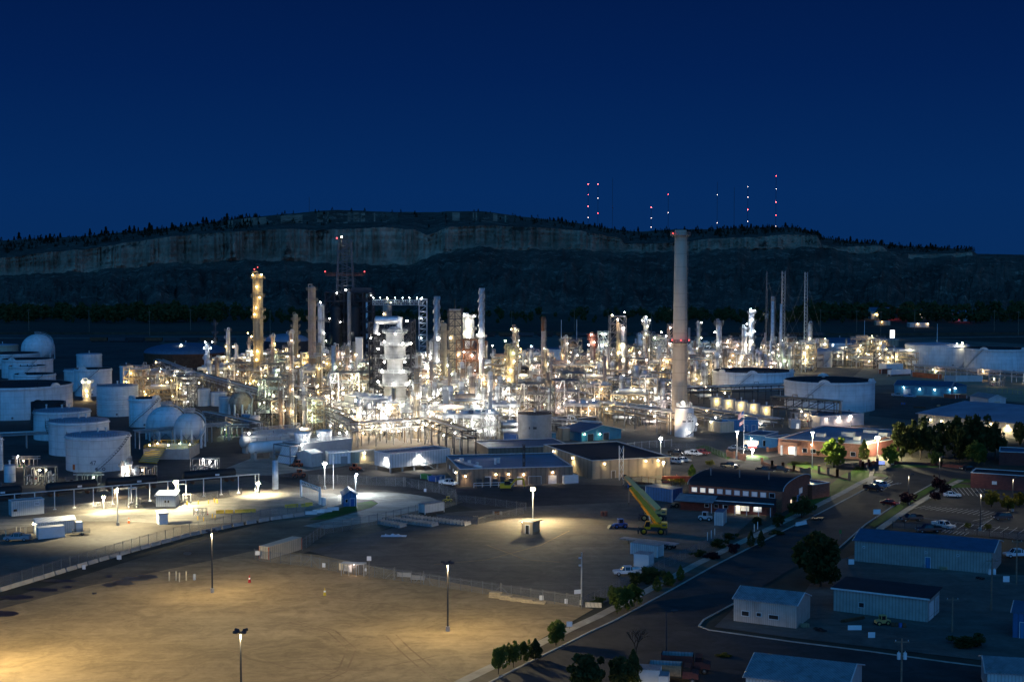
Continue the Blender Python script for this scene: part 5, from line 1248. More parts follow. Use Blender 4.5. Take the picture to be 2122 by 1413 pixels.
# furnaces under the straked stacks
def heater(px0, px1, pt, pb, depth, label, duct, lamps, legs=2.2):
    p = G((px0+px1)/2, pb); s = MPP(p.y); w = (px1-px0)*s; h = ZA(pt, p.y); t = thing('process_heater', label, 'furnace', (p.x, p.y+depth/2, 0)); take(p.x, p.y+depth/2, w*.7)
    MB().box(-w/2, w/2, -depth/2, depth/2, legs, h).build('firebox', MAT['white_wall'], t)
    mb = MB()
    for x in (-w/2+.3, 0, w/2-.3):
        for y in (-depth/2+.3, depth/2-.3): mb.beam((x, y, 0), (x, y, legs), .4)
    mb.build('leg', MAT['steel'], t)
    k = max(2, int(h/4.2))
    for i in range(1, k+1):
        z = legs+(h-legs)*i/k-.4; m = MB()
        for x0, x1, y0, y1 in ((-w/2-1.1, w/2+1.1, -depth/2-1.1, -depth/2-.01), (w/2+.01, w/2+1.1, -depth/2, depth/2), (-w/2-1.1, -w/2-.01, -depth/2, depth/2)): m.box(x0, x1, y0, y1, z, z+.14)
        m.rail([(-w/2-1.1, depth/2, z+.14), (-w/2-1.1, -depth/2-1.1, z+.14), (w/2+1.1, -depth/2-1.1, z+.14), (w/2+1.1, depth/2, z+.14)], 1.1, .1, False); m.build('walkway', MAT['steel_light'], t)
    if duct: d0, d1, yt = duct; dw = (d1-d0)*s; x = ((d0+d1)/2-(px0+px1)/2)*s; MB().box(x-dw/2, x+dw/2, -dw*.4, dw*.4, h, ZA(yt, p.y)).build('flue_duct', MAT['grey_clad'], t); MB().prism([(x-w*.4, -depth*.4), (x+w*.4, -depth*.4), (x+w*.4, depth*.4), (x-w*.4, depth*.4)], h+.01, h+.8).build('hood', MAT['white_plain'], t)
    ladder(t, w/2+.9, -depth/2-1.0, 0, h)
    frame_mb(MB(), -w/2-1.2, w/2+1.2, -depth/2-3.0, -depth/2-1.2, [legs+(h-legs)*i/k for i in range(1, k+1)], 4, 1, .22).build('scaffold', MAT['steel'], t)
    for x, y, c, pw in lamps: lamp(t, ((x-(px0+px1)/2)*s, -depth/2-3.4, ZA(y, p.y)), c, pw*.8, .26, off=(0, -1.0, -.3))
    return t
heater(908, 937, 858, 903, 12, "white box furnace under the left straked stack", (916, 928, 812), ((912, 862, 'W', 1150), (930, 863, 'W', 1150), (920, 885, 'W', 2200), (922, 845, 'W', 2000)))
heater(1004, 1028, 858, 916, 12, "white box furnace under the right straked stack", (1012, 1019, 814), ((1008, 864, 'W', 1150), (1022, 866, 'W', 1150), (1006, 888, 'W', 1150), (1022, 892, 'W', 1150), (1015, 850, 'W', 2000)))
heater(869, 904, 846, 893, 10, "lower white furnace box left of the left box furnace", None, ((874, 850, 'W', 1150), (888, 852, 'W', 1150), (900, 856, 'W', 1150), (882, 872, 'W', 1150), (898, 880, 'W', 1150)))
heater(960, 1000, 850, 908, 10, "wide white furnace box between the two duct topped furnaces", None, ((965, 856, 'W', 1150), (978, 858, 'W', 1150), (992, 862, 'W', 1150), (970, 880, 'L', 2800), (986, 886, 'W', 1150), (996, 892, 'W', 1150)))
heater(855, 880, 800, 862, 9, "glaring white heater cell between reactor and left straked stack", None, ((862, 812, 'W', 1500), (872, 815, 'W', 1500), (866, 832, 'W', 1500), (876, 840, 'W', 1150)))
bldg((942, 842), (985, 842), 12, ZA(813, G(960, 842).y), "plain grey wind screen box behind the furnaces", 'grey_clad', 'roof_deck', name='equipment_box', cat='enclosure')
# air cooler deck with two grey fan boxes
def air_cooler(a, b, depth, label, zdeck, boxes, lamps):
    A, B = G(*a), G(*b); d = B-A; L = d.length; rz = atan2(d.y, d.x); t = thing('air_cooler_deck', label, 'air cooler', A, rz); take((A.x+B.x)/2, (A.y+B.y)/2+depth/2, L*.55)
    mb = MB(); frame_mb(mb, 0, L, 0, depth, [zdeck*.5, zdeck], max(2, int(L/6)), 2, .4); mb.build('frame', MAT['steel'], t); deck(t, -.5, L+.5, -.5, depth+.5, zdeck+.15, 'steel_light')
    for x0, x1, h in boxes: 
        o = MB().box(x0, x1, depth*.2, depth*.9, zdeck+.6, zdeck+h).build('fan_box', MAT['grey_clad'], t); MB().box(x0-.2, x1+.2, depth*.2-.2, depth*.9+.2, zdeck+h+.01, zdeck+h+.3).build('cover', MAT['white_plain'], o)
        k = 3
        for i in range(k): MB().lathe([(1.3, 0), (1.1, .8)], 16, (x0+(x1-x0)*(i+.5)/k, depth*.55, zdeck+h+.3), caps=False).build('fan_ring', MAT['steel_light'], t)
    for i in range(int(L/1.4)): x = .5+i*1.4; MB().path([(x, .3, zdeck*.3), (x, .3, zdeck+1.6), (x, 2.2, zdeck+1.6)], .16, 6).build('riser_pipe', MAT['pipe_c'], t)
    for x, z, c, pw in lamps: lamp(t, (x*L, -.9, zdeck+z), c, pw, .4, off=(0, -.8, -.2))
    return t
p = G(692, 880); s_ = MPP(p.y)
air_cooler((692, 878), (806, 898), 15, "white lit air cooler deck with two grey fan boxes", ZA(842, p.y), ((3, 12, 4.2), (14, 24, 4.0)), ((.02, 5.2, 'L', 2500), (.22, 5.6, 'L', 2500), (.45, 3.5, 'W', 1150), (.6, -1, 'W', 1150), (.85, 2, 'W', 1150), (.2, -2, 'L', 1500), (.75, -5, 'W', 2500), (.35, -6, 'L', 2000)))
# cooling tower
ct = bldg((625, 963), (729, 950), 10, 6.6, "grey cooling tower with two white fan stacks on its roof", 'grey_clad', 'white_plain', name='cooling_tower', cat='cooling tower')
for u in (.17, .60):
    L_ = ct["L"]; MB().lathe([(2.5, 6.4), (2.35, 7.6), (2.7, 9.6), (2.45, 9.6), (2.2, 7.6)], 28, (L_*u+.4, 4.6, 0), caps=False).build('fan_stack', MAT['white_wall'], ct)
m = MB().rail([(.3, .3, 6.8), (L_-.3, .3, 6.8), (L_-.3, 9.7, 6.8), (.3, 9.7, 6.8)], 1.1, .09); m.build('roof_rail', MAT['steel_light'], ct)
m = MB(); frame_mb(m, -4.2, -.4, .3, 9, [3, 6.2], 1, 1, .3, False); m.build('end_frame', MAT['steel'], ct); MB().add([(-.5,.6,6),(-.5,9,6),(-3.2,9,.3),(-3.2,.6,.3)], [(0,1,2,3)]).build('louver_panel', MAT['white_wall'], ct)
for u, c in ((.05, 'W'), (.38, 'W'), (.8, 'W'), (.95, 'W')): lamp(ct, (L_*u, 1.2 if u > .1 else -.5, 8.6), c, 1500, .22, off=(0, -.4, .1))
lamp(ct, (-.8, -1.2, 6.5), 'W', 900, .25)
# bullets
def bullet(a, b, r, z, label, mat='white_plain'):
    A, B = G(*a), G(*b); d = B-A; L = d.length; t = thing('bullet_tank', label, 'pressure tank', A, atan2(d.y, d.x)); take((A.x+B.x)/2, (A.y+B.y)/2, L/2)
    hdrum(t, L/2, 0, z, L-r, r, 'x', mat, 'shell')
    for u in (.1, .5, .9): MB().box(L*u-.4, L*u+.4, -r*.8, r*.8, 0, z-r*.5).build('saddle', MAT['concrete'], t)
    MB().box(L*.05, L*.95, -.5, .5, z+r+.15, z+r+.25).rail([(L*.05,-.5,z+r+.25),(L*.95,-.5,z+r+.25),(L*.95,.5,z+r+.25),(L*.05,.5,z+r+.25)], 1.0, .07).build('top_walkway', MAT['steel_light'], t)
    for u in (.2, .4, .7): MB().cyl((L*u, .9, z+r*.8), (L*u, .9, z+r+1.1), .14).build('nozzle', MAT['steel'], t)
    return t
bt = bullet((516, 953), (612, 945), 1.9, 3.9, "nearest white bullet tank lying on concrete saddles")
bt = bullet((498, 940), (600, 931), 2.0, 3.9, "middle white bullet tank with rust patch at its head", 'white_rust'); lamp(bt, (2, -2.6, 7.0), 'W', 1100, .28, off=(0, -.5, .2))
bullet((525, 929), (622, 920), 2.0, 3.9, "rear bluish bullet tank behind two others", 'silver')
# horizontal rusty drum
t_ = bullet((1202, 872), (1243, 876), 2.0, 6.2, "rusty horizontal drum with grey end high on steel legs", 'rusty'); lamp(t_, (6, -3, 4), 'O', 900, .25); lamp(t_, (9.5, -3, 9.5), 'W', 1500, .3)
# ================================================================ PIPE RACKS
RK = [
 ((735, 925), (880, 915), "pipe rack along the plant front with dark steel legs", 6, (5.5, 8.0), 7, 'steel', 'steel', 8),
 ((880, 915), (972, 945), "pipe bridge sloping down to the brown laboratory building", 5, (6.0, 8.4), 6, 'steel_dark', 'steel', 4),
 ((690, 900), (735, 925), "short pipe rack linking air cooler deck to the front rack", 5, (5, 7.5), 6, 'steel', 'steel', 2),
 ((400, 800), (700, 893), "long dark pipe rack running diagonally behind the spheres", 7, (4.5, 7), 7, 'steel', 'steel', 4),
 ((330, 770), (400, 800), "far end of the dark diagonal pipe rack", 6, (4.5, 7), 6, 'steel', 'steel', 2),
 ((1050, 845), (1205, 868), "pipe rack running behind the streaked tank toward rusty drum", 7, (5, 7.5, 10), 7, 'steel', 'steel', 4),
 ((1205, 868), (1400, 900), "pipe rack descending from rusty drum to the white silo", 7, (5, 8), 7, 'steel', 'steel', 4),
 ((1010, 800), (1390, 822), "long pipe rack crossing the plant middle behind rust topped stack", 8, (5, 8, 11), 7, 'steel', 'steel', 5),
 ((1270, 838), (1400, 846), "stacked pipe rack left of the chimney foot", 8, (4, 6.5, 9, 11.5), 8, 'steel', 'steel', 4),
 ((1425, 838), (1700, 828), "blue lit long pipe rack passing before the two big open tanks", 5, (5.5, 7.5), 5, 'steel_dark', 'steel_dark', 2),
 ((1425, 858), (1610, 885), "yellow lit pipe rack below the row of five small tanks", 6, (1.6, 3), 7, 'steel', 'steel', 5),
 ((1425, 875), (1520, 892), "low pipe rack behind the cream shed", 5, (3, 5), 6, 'steel', 'steel', 2),
 ((1605, 868), (1735, 880), "dark trussed pipe bridge before the large open tank", 5, (5, 9), 5, 'steel_dark', 'steel_dark', 1),
 ((1900, 776), (2200, 800), "white pipe rack before the two large tanks at right", 4, (3.5, 5.5), 5, 'steel_light', 'steel_light', 3),
 ((1770, 762), (1895, 754), "pale pipe rack beneath the grey tanks at right", 4, (4, 6), 5, 'steel_light', 'steel_light', 4),
 ((1425, 770), (1700, 762), "far pipe rack under the slim lit columns", 6, (5, 8), 6, 'steel', 'steel', 6),
 ((560, 845), (690, 838), "pipe rack between grey vessels and the stubby white stack", 6, (5, 8), 6, 'steel', 'steel', 3),
 ((430, 790), (560, 782), "pale pipe rack left of the yellow column foot", 6, (5, 8), 6, 'tan_steel', 'steel', 3),
 ((270, 800), (390, 792), "pipe rack behind the ringed white tank", 6, (4.5, 7), 6, 'tan_steel', 'steel', 2),
 ((700, 800), (860, 790), "pipe rack behind the reactor foot", 7, (6, 9), 6, 'steel', 'steel', 3),
 ((1010, 870), (1075, 880), "short pipe rack left of the streaked tank", 5, (4, 6.5), 6, 'steel', 'steel', 2),
 ((1140, 895), (1240, 905), "low pipe rack running into the teal building", 4, (3.5, 5), 5, 'steel', 'steel', 1),
 ((430, 880), (545, 905), "stepped pipe rack right of the nearest sphere", 4, (3, 5), 5, 'steel', 'steel', 1),
 ((285, 930), (470, 912), "thin pipe rack on tall posts in front of the spheres", 3, (6.0,), 3, 'steel_light', 'steel_light', 0),
 ((0, 930), (110, 925), "thin pipe rack in front of the third cone roof tank", 3, (5.0,), 3, 'steel_light', 'steel_light', 0),
]
for a, b, l, w, lv, n, mt, pm, nl in RK:
    pipe_rack(a, b, l, w, lv, n, mt, lamps=nl, lc='WLO' if nl else 'W', lp=1300, truss='truss' in l or 'bridge' in l, loops=n > 4)
    A, B = G(*a), G(*b); L = (B-A).length; k = int(L/6)+1
    for i in range(k+1): q = A.lerp(B, i/k); take(q.x, q.y+w/2, w*.5)
# loading rack along the truck lane: tall white goalposts carrying one fat pipe
A, B = G(-20, 1068), G(540, 1018); d = B-A; L = d.length; t_ = thing('loading_rack', "long white loading rack with one pipe on slim posts beside the truck lane", 'pipe rack', A, atan2(d.y, d.x))
MB().path([(0, 0, 5.0), (L-.5, 0, 5.0), (L-.5, 0, 1.2)], .16, 8).build('pipe', MAT['pipe_c'], t_)
for k in range(15): MB().beam((L*k/14.5+1, 0, 0), (L*k/14.5+1, 0, 4.86), .2).box(L*k/14.5+.6, L*k/14.5+1.4, -.2, .2, 0, .25).build('post', MAT['white_plain'], t_)
for px, pb, pt, l in ((275, 1052, 1010, "tall white pipe loop rising over the loading rack"), (378, 1040, 1003, "white pipe loop at the middle of the loading rack"), (388, 1045, 1024, "small white pipe arch beside the corrugated shed")):
    p = G(px, pb); h = ZA(pt, p.y); t_ = thing('pipe_loop', l, 'pipe', p)
    MB().path([(-1, 0, 0), (-1, 0, h), (1, 0, h), (1, 0, 0)], .17, 8).build('pipe', MAT['pipe_c'], t_); MB().cyl((-1,0,.6), (-1,0,.9), .34, n=10).cyl((1,0,.6), (1,0,.9), .34, n=10).build('flange', MAT['steel'], t_)
# ================================================================ PROCESS MODULES filling the plant
def mod_structure(seed, w=11, d=9, lv=(4.5, 8.5, 12.5)):
    r = random.Random(seed); t = thing('process_structure', '', 'process unit')
    frame_mb(MB(), -w/2, w/2, -d/2, d/2, list(lv), 2, 1, .32, True).build('frame', MAT[r.choice(['steel', 'tan_steel', 'steel_dark', 'rust', 'steel_dark'])], t)
    for z in lv:
        if r.random() < .75: deck(t, -w/2, w/2, -d/2, d/2, z+.1, r.choice(['steel', 'steel_light']))
        for q in range(r.randint(1, 2)):
            if r.random() < .75: hdrum(t, r.uniform(-1, 1), r.uniform(-2.5, 2), z+1.5, w*r.uniform(.4, .7), r.uniform(.55, 1.0), r.choice('xxy') if d > 8 else 'x', r.choice(['silver', 'pink_tan', 'white_plain', 'rusty', 'tan_steel']))
    for q in range(7):
        x, y = r.uniform(-w/2, w/2), r.choice((-d/2-.4, d/2+.4, r.uniform(-d/2, d/2))); z = lv[-1]*r.uniform(.5, 1.15)
        MB().path([(x, y, 0), (x, y, z), (x+r.uniform(-3, 3), y, z), (x+r.uniform(-3, 3), y+1.5, z*.6)], r.uniform(.1, .26), 6).build('pipe', MAT[r.choice(['pipe_a', 'pipe_b', 'pipe_c'])], t)
    for q in range(3): lamp(t, (w*r.uniform(-.5, .5), -d/2-.7, lv[q % len(lv)]+2.2), 'W', 1000, .22, off=(0, -.7, -.2))
    return t
def mod_exchangers(seed, n=3):
    r = random.Random(seed); t = thing('heat_exchanger_bank', '', 'process unit')
    for k in range(n):
        for z in ((1.6, 3.9) if r.random() < .7 else (1.6,)):
            mt = r.choice(['silver', 'pink_tan', 'silver', 'rusty', 'white_plain']); y = (k-(n-1)/2)*2.6
            hdrum(t, 0, y, z, 7.0, .75, 'x', mt, 'shell'); MB().cyl((-3.9, y, z), (-3.3, y, z), .95, n=16).cyl((3.2, y, z), (3.5, y, z), .95, n=16).build('channel_flange', MAT['steel'], t)
            [MB().cyl((q, y, z+.7), (q, y, z+1.5), .2, n=8).build('nozzle', MAT['pipe_a'], t) for q in (-2, 2)]
    mb = MB()
    for x in (-2.4, 2.4): mb.box(x-.3, x+.3, -n*1.3, n*1.3, 0, .95)
    mb.build('saddle', MAT['concrete'], t)
    for q in range(4): x, y = r.uniform(-4, 4), r.uniform(-n*1.4, n*1.4); MB().path([(x, y, .3), (x, y, 6.2), (x+r.choice((-4, 4)), y, 6.2)], r.uniform(.1, .2), 6).build('pipe', MAT[r.choice(['pipe_a', 'pipe_b', 'pipe_c'])], t)
    lamp(t, (r.uniform(-3, 3), -n*1.3-.8, 4.6), 'W', 800, .2, off=(0, -.7, -.2))
    return t
def mod_vessels(seed):
    r = random.Random(seed); t = thing('vessel_group', '', 'process unit'); x = -4.0
    for k in range(3):
        rad = r.uniform(.6, 1.3); h = r.uniform(6, 17); mt = r.choice(['silver', 'white_plain', 'pink_tan', 'silver', 'yellow_steel', 'rusty']); y = r.uniform(-2, 2)
        MB().lathe([(rad, 1.2)] + [(rad*cos(i/4*pi/2), h-rad*.6+rad*.6*sin(i/4*pi/2)) for i in range(5)], 16, (x, y, 0)).build('vessel', MAT[mt], t)
        MB().lathe([(rad*.9, 0), (rad*.95, 1.2)], 14, (x, y, 0), False).build('skirt', MAT['concrete'], t)
        platform(t, rad, h*.8, 1.0, cx=x, cy=y, mat=r.choice(['steel', 'steel_light'])); 
        if h > 10: platform(t, rad, h*.45, 1.0, -2.8, .4, cx=x, cy=y)
        MB().path([(x, y, h-.2), (x, y, h+.7), (x+rad+.5, y-.2, h+.7), (x+rad+.5, y-.2, .8)], r.uniform(.12, .22), 7).build('overhead_pipe', MAT[r.choice(['pipe_a', 'pipe_c'])], t)
        x += 4.0
    for q in range(2): lamp(t, (r.uniform(-4.5, 4.5), -3.0, r.uniform(4, 9)), 'W', 1000, .22, off=(0, -.7, -.2))
    return t
def mod_pumps(seed):
    r = random.Random(seed); t = thing('pump_row', '', 'process unit')
    MB().box(-6, 6, -2.2, 2.2, 0, .2).build('plinth', MAT['concrete'], t)
    for k in range(5):
        x = -4.8+k*2.4; MB().cyl((x, -.9, .8), (x, .3, .8), .38, n=12).build('motor', MAT[r.choice(['blue', 'green', 'steel', 'grey_clad'])], t); MB().cyl((x, .35, .8), (x, .9, .8), .5, n=12).box(x-.4, x+.4, -1.2, 1.1, .2, .42).build('pump', MAT['steel'], t)
        MB().path([(x, .7, 1.2), (x, .7, 4.0+(k % 2)*.6), (x, 3.2, 4.0+(k % 2)*.6)], .14, 6).build('pipe', MAT[r.choice(['pipe_a', 'pipe_c', 'pipe_b'])], t)
    mb = MB()
    for x in (-6, -2, 2, 6): mb.beam((x, 3.2, 0), (x, 3.2, 5), .28)
    for z in (3.8, 5): mb.beam((-6, 3.2, z), (6, 3.2, z), .28)
    mb.build('pipe_support', MAT['steel'], t)
    for z in (4.0, 5.2): MB().cyl((-7.5, 3.3, z+.2), (7.5, 3.3, z+.2), .2, n=7).build('header_pipe', MAT[r.choice(['pipe_a', 'pipe_c'])], t)
    lamp(t, (r.uniform(-4, 4), -1.2, 3.6), 'W', 700, .2, off=(0, -.3, -.2)); mb = MB().cyl((0,0,0), (0,0,3.4), .06, n=6); return t
def mod_manifold(seed):
    r = random.Random(seed); t = thing('pipe_manifold', '', 'process unit')
    for k in range(7):
        x = -4.5+k*1.5; z = r.uniform(2.5, 6.5)
        MB().path([(x, -3, .5), (x, -1, .5), (x, -1, z), (x, 2.5, z), (x, 2.5, .6)], r.uniform(.12, .28), 7).build('pipe', MAT[r.choice(['pipe_a', 'pipe_b', 'pipe_c', 'pipe_c'])], t)
        MB().ball((x, -1, z*.45), .36, 8, 6).cyl((x, -1, z*.45), (x, -1.7, z*.45), .05, n=5).lathe([(.3, 0), (.3, .05)], 10, (x, -1.7, z*.45)).build('valve', MAT[r.choice(['steel', 'red', 'steel_dark'])], t)
    frame_mb(MB(), -5.5, 5.5, -1.6, 1.6, [3.2, 6.4], 3, 1, .25, False).build('pipe_support', MAT['steel'], t)
    lamp(t, (r.uniform(-4, 4), -2.2, 5.4), 'W', 800, .2, off=(0, -.7, -.2))
    return t
def mod_fin_fans(seed):
    r = random.Random(seed); t = thing('fin_fan_cooler', '', 'process unit')
    frame_mb(MB(), -7, 7, -3.5, 3.5, [4.0, 7.5], 3, 1, .34).build('frame', MAT['steel'], t)
    MB().box(-7.2, 7.2, -3.6, 3.6, 7.7, 9.0).build('tube_bundle', MAT[r.choice(['grey_clad', 'silver'])], t)
    for k in range(3): MB().lathe([(1.7, 0), (1.5, .9), (1.35, .9), (1.5, 0)], 18, (-4.6+4.6*k, 0, 9.0), False).build('fan_ring', MAT['steel_light'], t)
    for k in range(5): x = -6+k*3; MB().path([(x, -3.8, 8.3), (x, -4.6, 8.3), (x, -4.6, 1)], .17, 6).build('pipe', MAT[r.choice(['pipe_a', 'pipe_c'])], t)
    deck(t, -7, 7, -3.4, 3.4, 4.1)
    for x in (-4, 3.5): lamp(t, (x, -4.4, 6.2), 'W', 1000, .22, off=(0, -.7, -.2))
    return t
def mod_column(seed):
    r = random.Random(seed); t = thing('distillation_tower', '', 'tower'); h = r.uniform(20, 32); rad = r.uniform(.7, 1.25); mt = r.choice(['silver', 'pink_tan', 'tan_steel', 'white_plain'])
    MB().lathe([(rad*1.2, 0), (rad*1.2, 1), (rad, 2.5)] + [(rad*cos(i/4*pi/2), h-rad*.7+rad*.7*sin(i/4*pi/2)) for i in range(5)], 16).build('shell', MAT[mt], t)
    for f_ in (.97, .8, .62, .42, .24): a = r.uniform(-2.6, -.6); platform(t, rad, h*f_, 1.1, a-1.8, a+1.8, r.choice(['steel', 'steel_light']))
    ladder(t, rad*cos(-1), rad*sin(-1), 0, h*.95); MB().path([(0,0,h-.2), (0,0,h+.8), (rad+.4,-.3,h+.8), (rad+.4,-.3,1)], .2, 7).build('overhead_pipe', MAT['pipe_c'], t)
    MB().path([(-rad-.3,-.3,h*.7), (-rad-.3,-.3,1)], .14, 6).build('side_pipe', MAT['pipe_b'], t)
    for f_ in ((.99, .64, .26), (.55, .2), (.8, .35))[seed % 3]: lamp(t, (r.uniform(-1.6, 1.6), -rad-1.2, h*f_+1.6), 'W', 1000, .22, off=(0, -.7, -.2))
    return t
def mod_stack(seed):
    r = random.Random(seed); t = thing('heater_stack', '', 'furnace'); h = r.uniform(17, 27)
    MB().box(-2.6, 2.6, -2.2, 2.2, 1.8, 7).build('firebox', MAT[r.choice(['grey_clad', 'pink_tan', 'white_wall'])], t); MB().lathe([(2.2, 7), (.75, 9.5), (.7, h), (.6, h)], 16, caps=False).build('shaft', MAT[r.choice(['silver', 'pink_tan', 'tan_steel'])], t)
    frame_mb(MB(), -3.2, 3.2, -2.9, 2.9, [1.8, 5, 8], 2, 1, .25).build('frame', MAT['steel_dark'], t)
    for x, z in ((-2, 4), (2.4, 6.5)): lamp(t, (x, -3.4, z), 'W', 1000, .22, off=(0, -.7, -.2))
    return t
PROTO = {'column': [mod_column(k) for k in (61, 62, 63, 64)], 'stack': [mod_stack(k) for k in (71, 72, 73)], 'structure': [mod_structure(1), mod_structure(2, 9, 10, (4, 8, 12, 16)), mod_structure(3, 14, 7, (4.5, 9)), mod_structure(4, 8, 7, (4, 7.5, 11, 14.5)), mod_structure(5, 12, 12, (5, 10))],
         'exchangers': [mod_exchangers(11), mod_exchangers(12, 4), mod_exchangers(13, 2)], 'vessels': [mod_vessels(21), mod_vessels(22), mod_vessels(23), mod_vessels(24)],
         'pumps': [mod_pumps(31), mod_pumps(32)], 'manifold': [mod_manifold(41), mod_manifold(42)], 'fans': [mod_fin_fans(51), mod_fin_fans(52)]}
WORDS = {'column': "slim {c} distillation column with five platforms", 'stack': "{c} box heater with its own short stack", 'structure': "{c} steel process structure on decks", 'exchangers': "bank of {c} heat exchanger drums", 'vessels': "group of three {c} upright vessels", 'pumps': "low row of pumps with {c} overhead pipes", 'manifold': "{c} pipe manifold with valves", 'fans': "{c} raised fin fan cooler"}
LM = [(536, 800, "the yellow column"), (613, 776, "the slender davit column"), (648, 790, "the pink tan column"), (723, 735, "the coker frame"), (819, 874, "the reactor"), (905, 805, "the left straked stack"), (998, 812, "the right straked stack"), (875, 740, "the lattice pylon"), (1059, 836, "the greenish packed column"), (1126, 818, "the rust topped stack"), (1228, 812, "the pink lit column"), (1281, 800, "the big framed columns"), (1408, 880, "the chimney"), (1338, 780, "the three lamp column"), (1489, 775, "the wide platform column"), (1550, 770, "the twin columns"), (1600, 760, "the pale slim stack"), (1561, 810, "the nearer open tank's far side"), (494, 866, "the rusty sphere"), (431, 780, "the cool lamp column"), (371, 838, "the dark insulated column"), (296, 799, "the lamp lit tank pair"), (1108, 920, "the streaked tank"), (1222, 872, "the rusty drum"), (1185, 785, "the compressor deck"), (692, 842, "the stubby stack"), (571, 848, "the two grey vessels"), (943, 812, "the concrete block tower"), (1028, 832, "the conical silo"), (1538, 857, "the five small tanks"), (1447, 745, "the column beside chimney"), (1703, 762, "the domed grey tank"), (1850, 742, "the grey tanks at right"), (242, 864, "the ringed tank")]
USED = {}
def place_label(kd, px, py, tone):
    best = sorted(LM, key=lambda q: hypot((q[0]-px), (q[1]-py)*2.2))
    dx, dy = px-best[0][0], py-best[0][1]
    rel = ("in front of" if dy > 6 else "behind") if abs(dx) < max(14, abs(dy)*1.2) else ("just right of" if dx > 0 else "just left of") if abs(dx) < 45 else ("well right of" if dx > 0 else "well left of")
    core = WORDS[kd].format(c=tone) + " " + rel + " " + best[0][2]
    if core not in USED and len(core.split()) < 17: USED[core] = 1; return core
    l2 = core + ", toward " + best[1][2]
    if l2 not in USED and len(l2.split()) < 17: USED[l2] = 1; return l2
    for q in best[2:7]:
        l3 = WORDS[kd].format(c=tone) + " between " + best[0][2] + " and " + q[2]
        if l3 not in USED and len(l3.split()) < 17: USED[l3] = 1; return l3
    return None
first = {}
TONE = {'W': "white lit", 'L': "creamy lit", 'O': "orange lit", 'Y': "yellow lit", 'G': "green tinged", 'P': "pink lit", 'C': "cool lit"}
GL = {'column': 'slim distillation columns', 'stack': 'box heaters with short stacks', 'structure': "open steel process structures", 'exchangers': "heat exchanger banks", 'vessels': "groups of upright vessels", 'pumps': "rows of pumps", 'manifold': "pipe manifolds", 'fans': "fin fan coolers"}
def put_module(px, py, c, kd, pw=1.0, rz=None):
    p = G(px, py); rad = 6.5
    for x, y, r in FOOT:
        if hypot(p.x-x, p.y-y) < r*.72+rad*.62: return False
    lab = place_label(kd, px, py, TONE[c])
    if not lab: return False
    pr = R.choice(PROTO[kd]); rz = R.uniform(-.35, .35) if rz is None else rz
    t = dup(pr, (p.x, p.y, .02), rz, lab, GL[kd], R.uniform(.8, 1.12))
    for o in t.children:
        if o.name.startswith('lamp') and o.data:
            o.data = bulb(c, .17)
            for l in o.children: l.data = ldata('POINT', c, round(pw*R.choice((420, 700, 1200))), .35)
    take(p.x, p.y, rad); return True
def bulb(c, size):
    key = (c, size)
    if key not in _bulb: _bulb[key] = MB().ball((0,0,0), size, 8, 6).mesh('lamp', MAT['lamp_'+c])
    return _bulb[key]
ZONES = [  # (x0, x1, y0, y1, tries, light colours, kinds weights, power)
 (430, 545, 768, 815, 40, 'OLOWY', .8), (540, 700, 770, 846, 110, 'OLYOGW', 1.0), (690, 770, 762, 830, 60, 'OLGPW', 1.1), (840, 1010, 770, 850, 150, 'WWLO', 2.4), (700, 1060, 845, 900, 170, 'WWLW', 2.7), (735, 985, 896, 912, 60, 'WWLO', 2.6),
 (1010, 1270, 770, 850, 190, 'OPLOWY', 1.05), (1040, 1250, 848, 885, 60, 'OLP', 1.0), (1180, 1400, 760, 835, 170, 'POOLWY', 1.05), (1230, 1400, 838, 880, 70, 'POLW', 1.0),
 (1420, 1620, 750, 800, 75, 'OLOPW', .8), (1330, 1480, 735, 765, 60, 'LGCW', 1.0), (1590, 1700, 735, 770, 50, 'LWLG', .9), (1430, 1462, 800, 830, 10, 'OL', .9), (250, 400, 785, 845, 14, 'LOY', .6), (560, 700, 860, 895, 50, 'OLOG', .9), (1710, 1880, 745, 765, 30, 'LYL', .8),
]
for x0, x1, y0, y1, tries, cs, pw in ZONES:
    for _ in range(int(tries*1.7)):
        # even spread over the ground, not over the picture
        t = R.random(); d0, d1 = 1/(y0-YH), 1/(y1-YH); y = YH + 1/(d0+(d1-d0)*t)
        put_module(R.uniform(x0, x1), y, R.choice(cs), R.choices(('structure', 'exchangers', 'vessels', 'pumps', 'manifold', 'fans', 'column', 'stack'), (5, 2.6, 2.6, 1, 2, 1.2, .8 if 530 < x0 < 1200 else .2, .7))[0], pw)
for l_ in PROTO.values():
    for pr in l_:
        for o in [pr] + list(pr.children_recursive): bpy.data.objects.remove(o)
# ================================================================ small units in the tank farm and yards
def skid(px, pb, label, kd, c, pw, sc=.6, rz=0.):
    pr = {'manifold': mod_manifold, 'pumps': mod_pumps, 'exchangers': mod_exchangers, 'vessels': mod_vessels}[kd](hash_(label)); pr.location = G(px, pb); pr.scale = (sc, sc, sc); pr.rotation_euler = (0, 0, rz); pr["label"] = label; pr["category"] = 'process unit'
    for o in pr.children:
        if o.name.startswith('lamp') and o.data:
            o.data = bulb(c, .3)
            for l in o.children: l.data = ldata('POINT', c, pw, .35)
    return pr
def hash_(s): return sum(ord(x)*(i+1) for i, x in enumerate(s)) % 9973
skid(85, 1003, "lit valve manifold before the tank numbered 47", 'manifold', 'L', 500, .8, .1)
skid(268, 1010, "tall white pipe cluster under a star bright lamp", 'vessels', 'W', 900, .55)
skid(425, 982, "white valve cluster right of the concrete pit", 'manifold', 'W', 900, .75)
skid(292, 1002, "dark tangle of loading arms right of the bright pipe cluster", 'manifold', 'O', 60, .8)
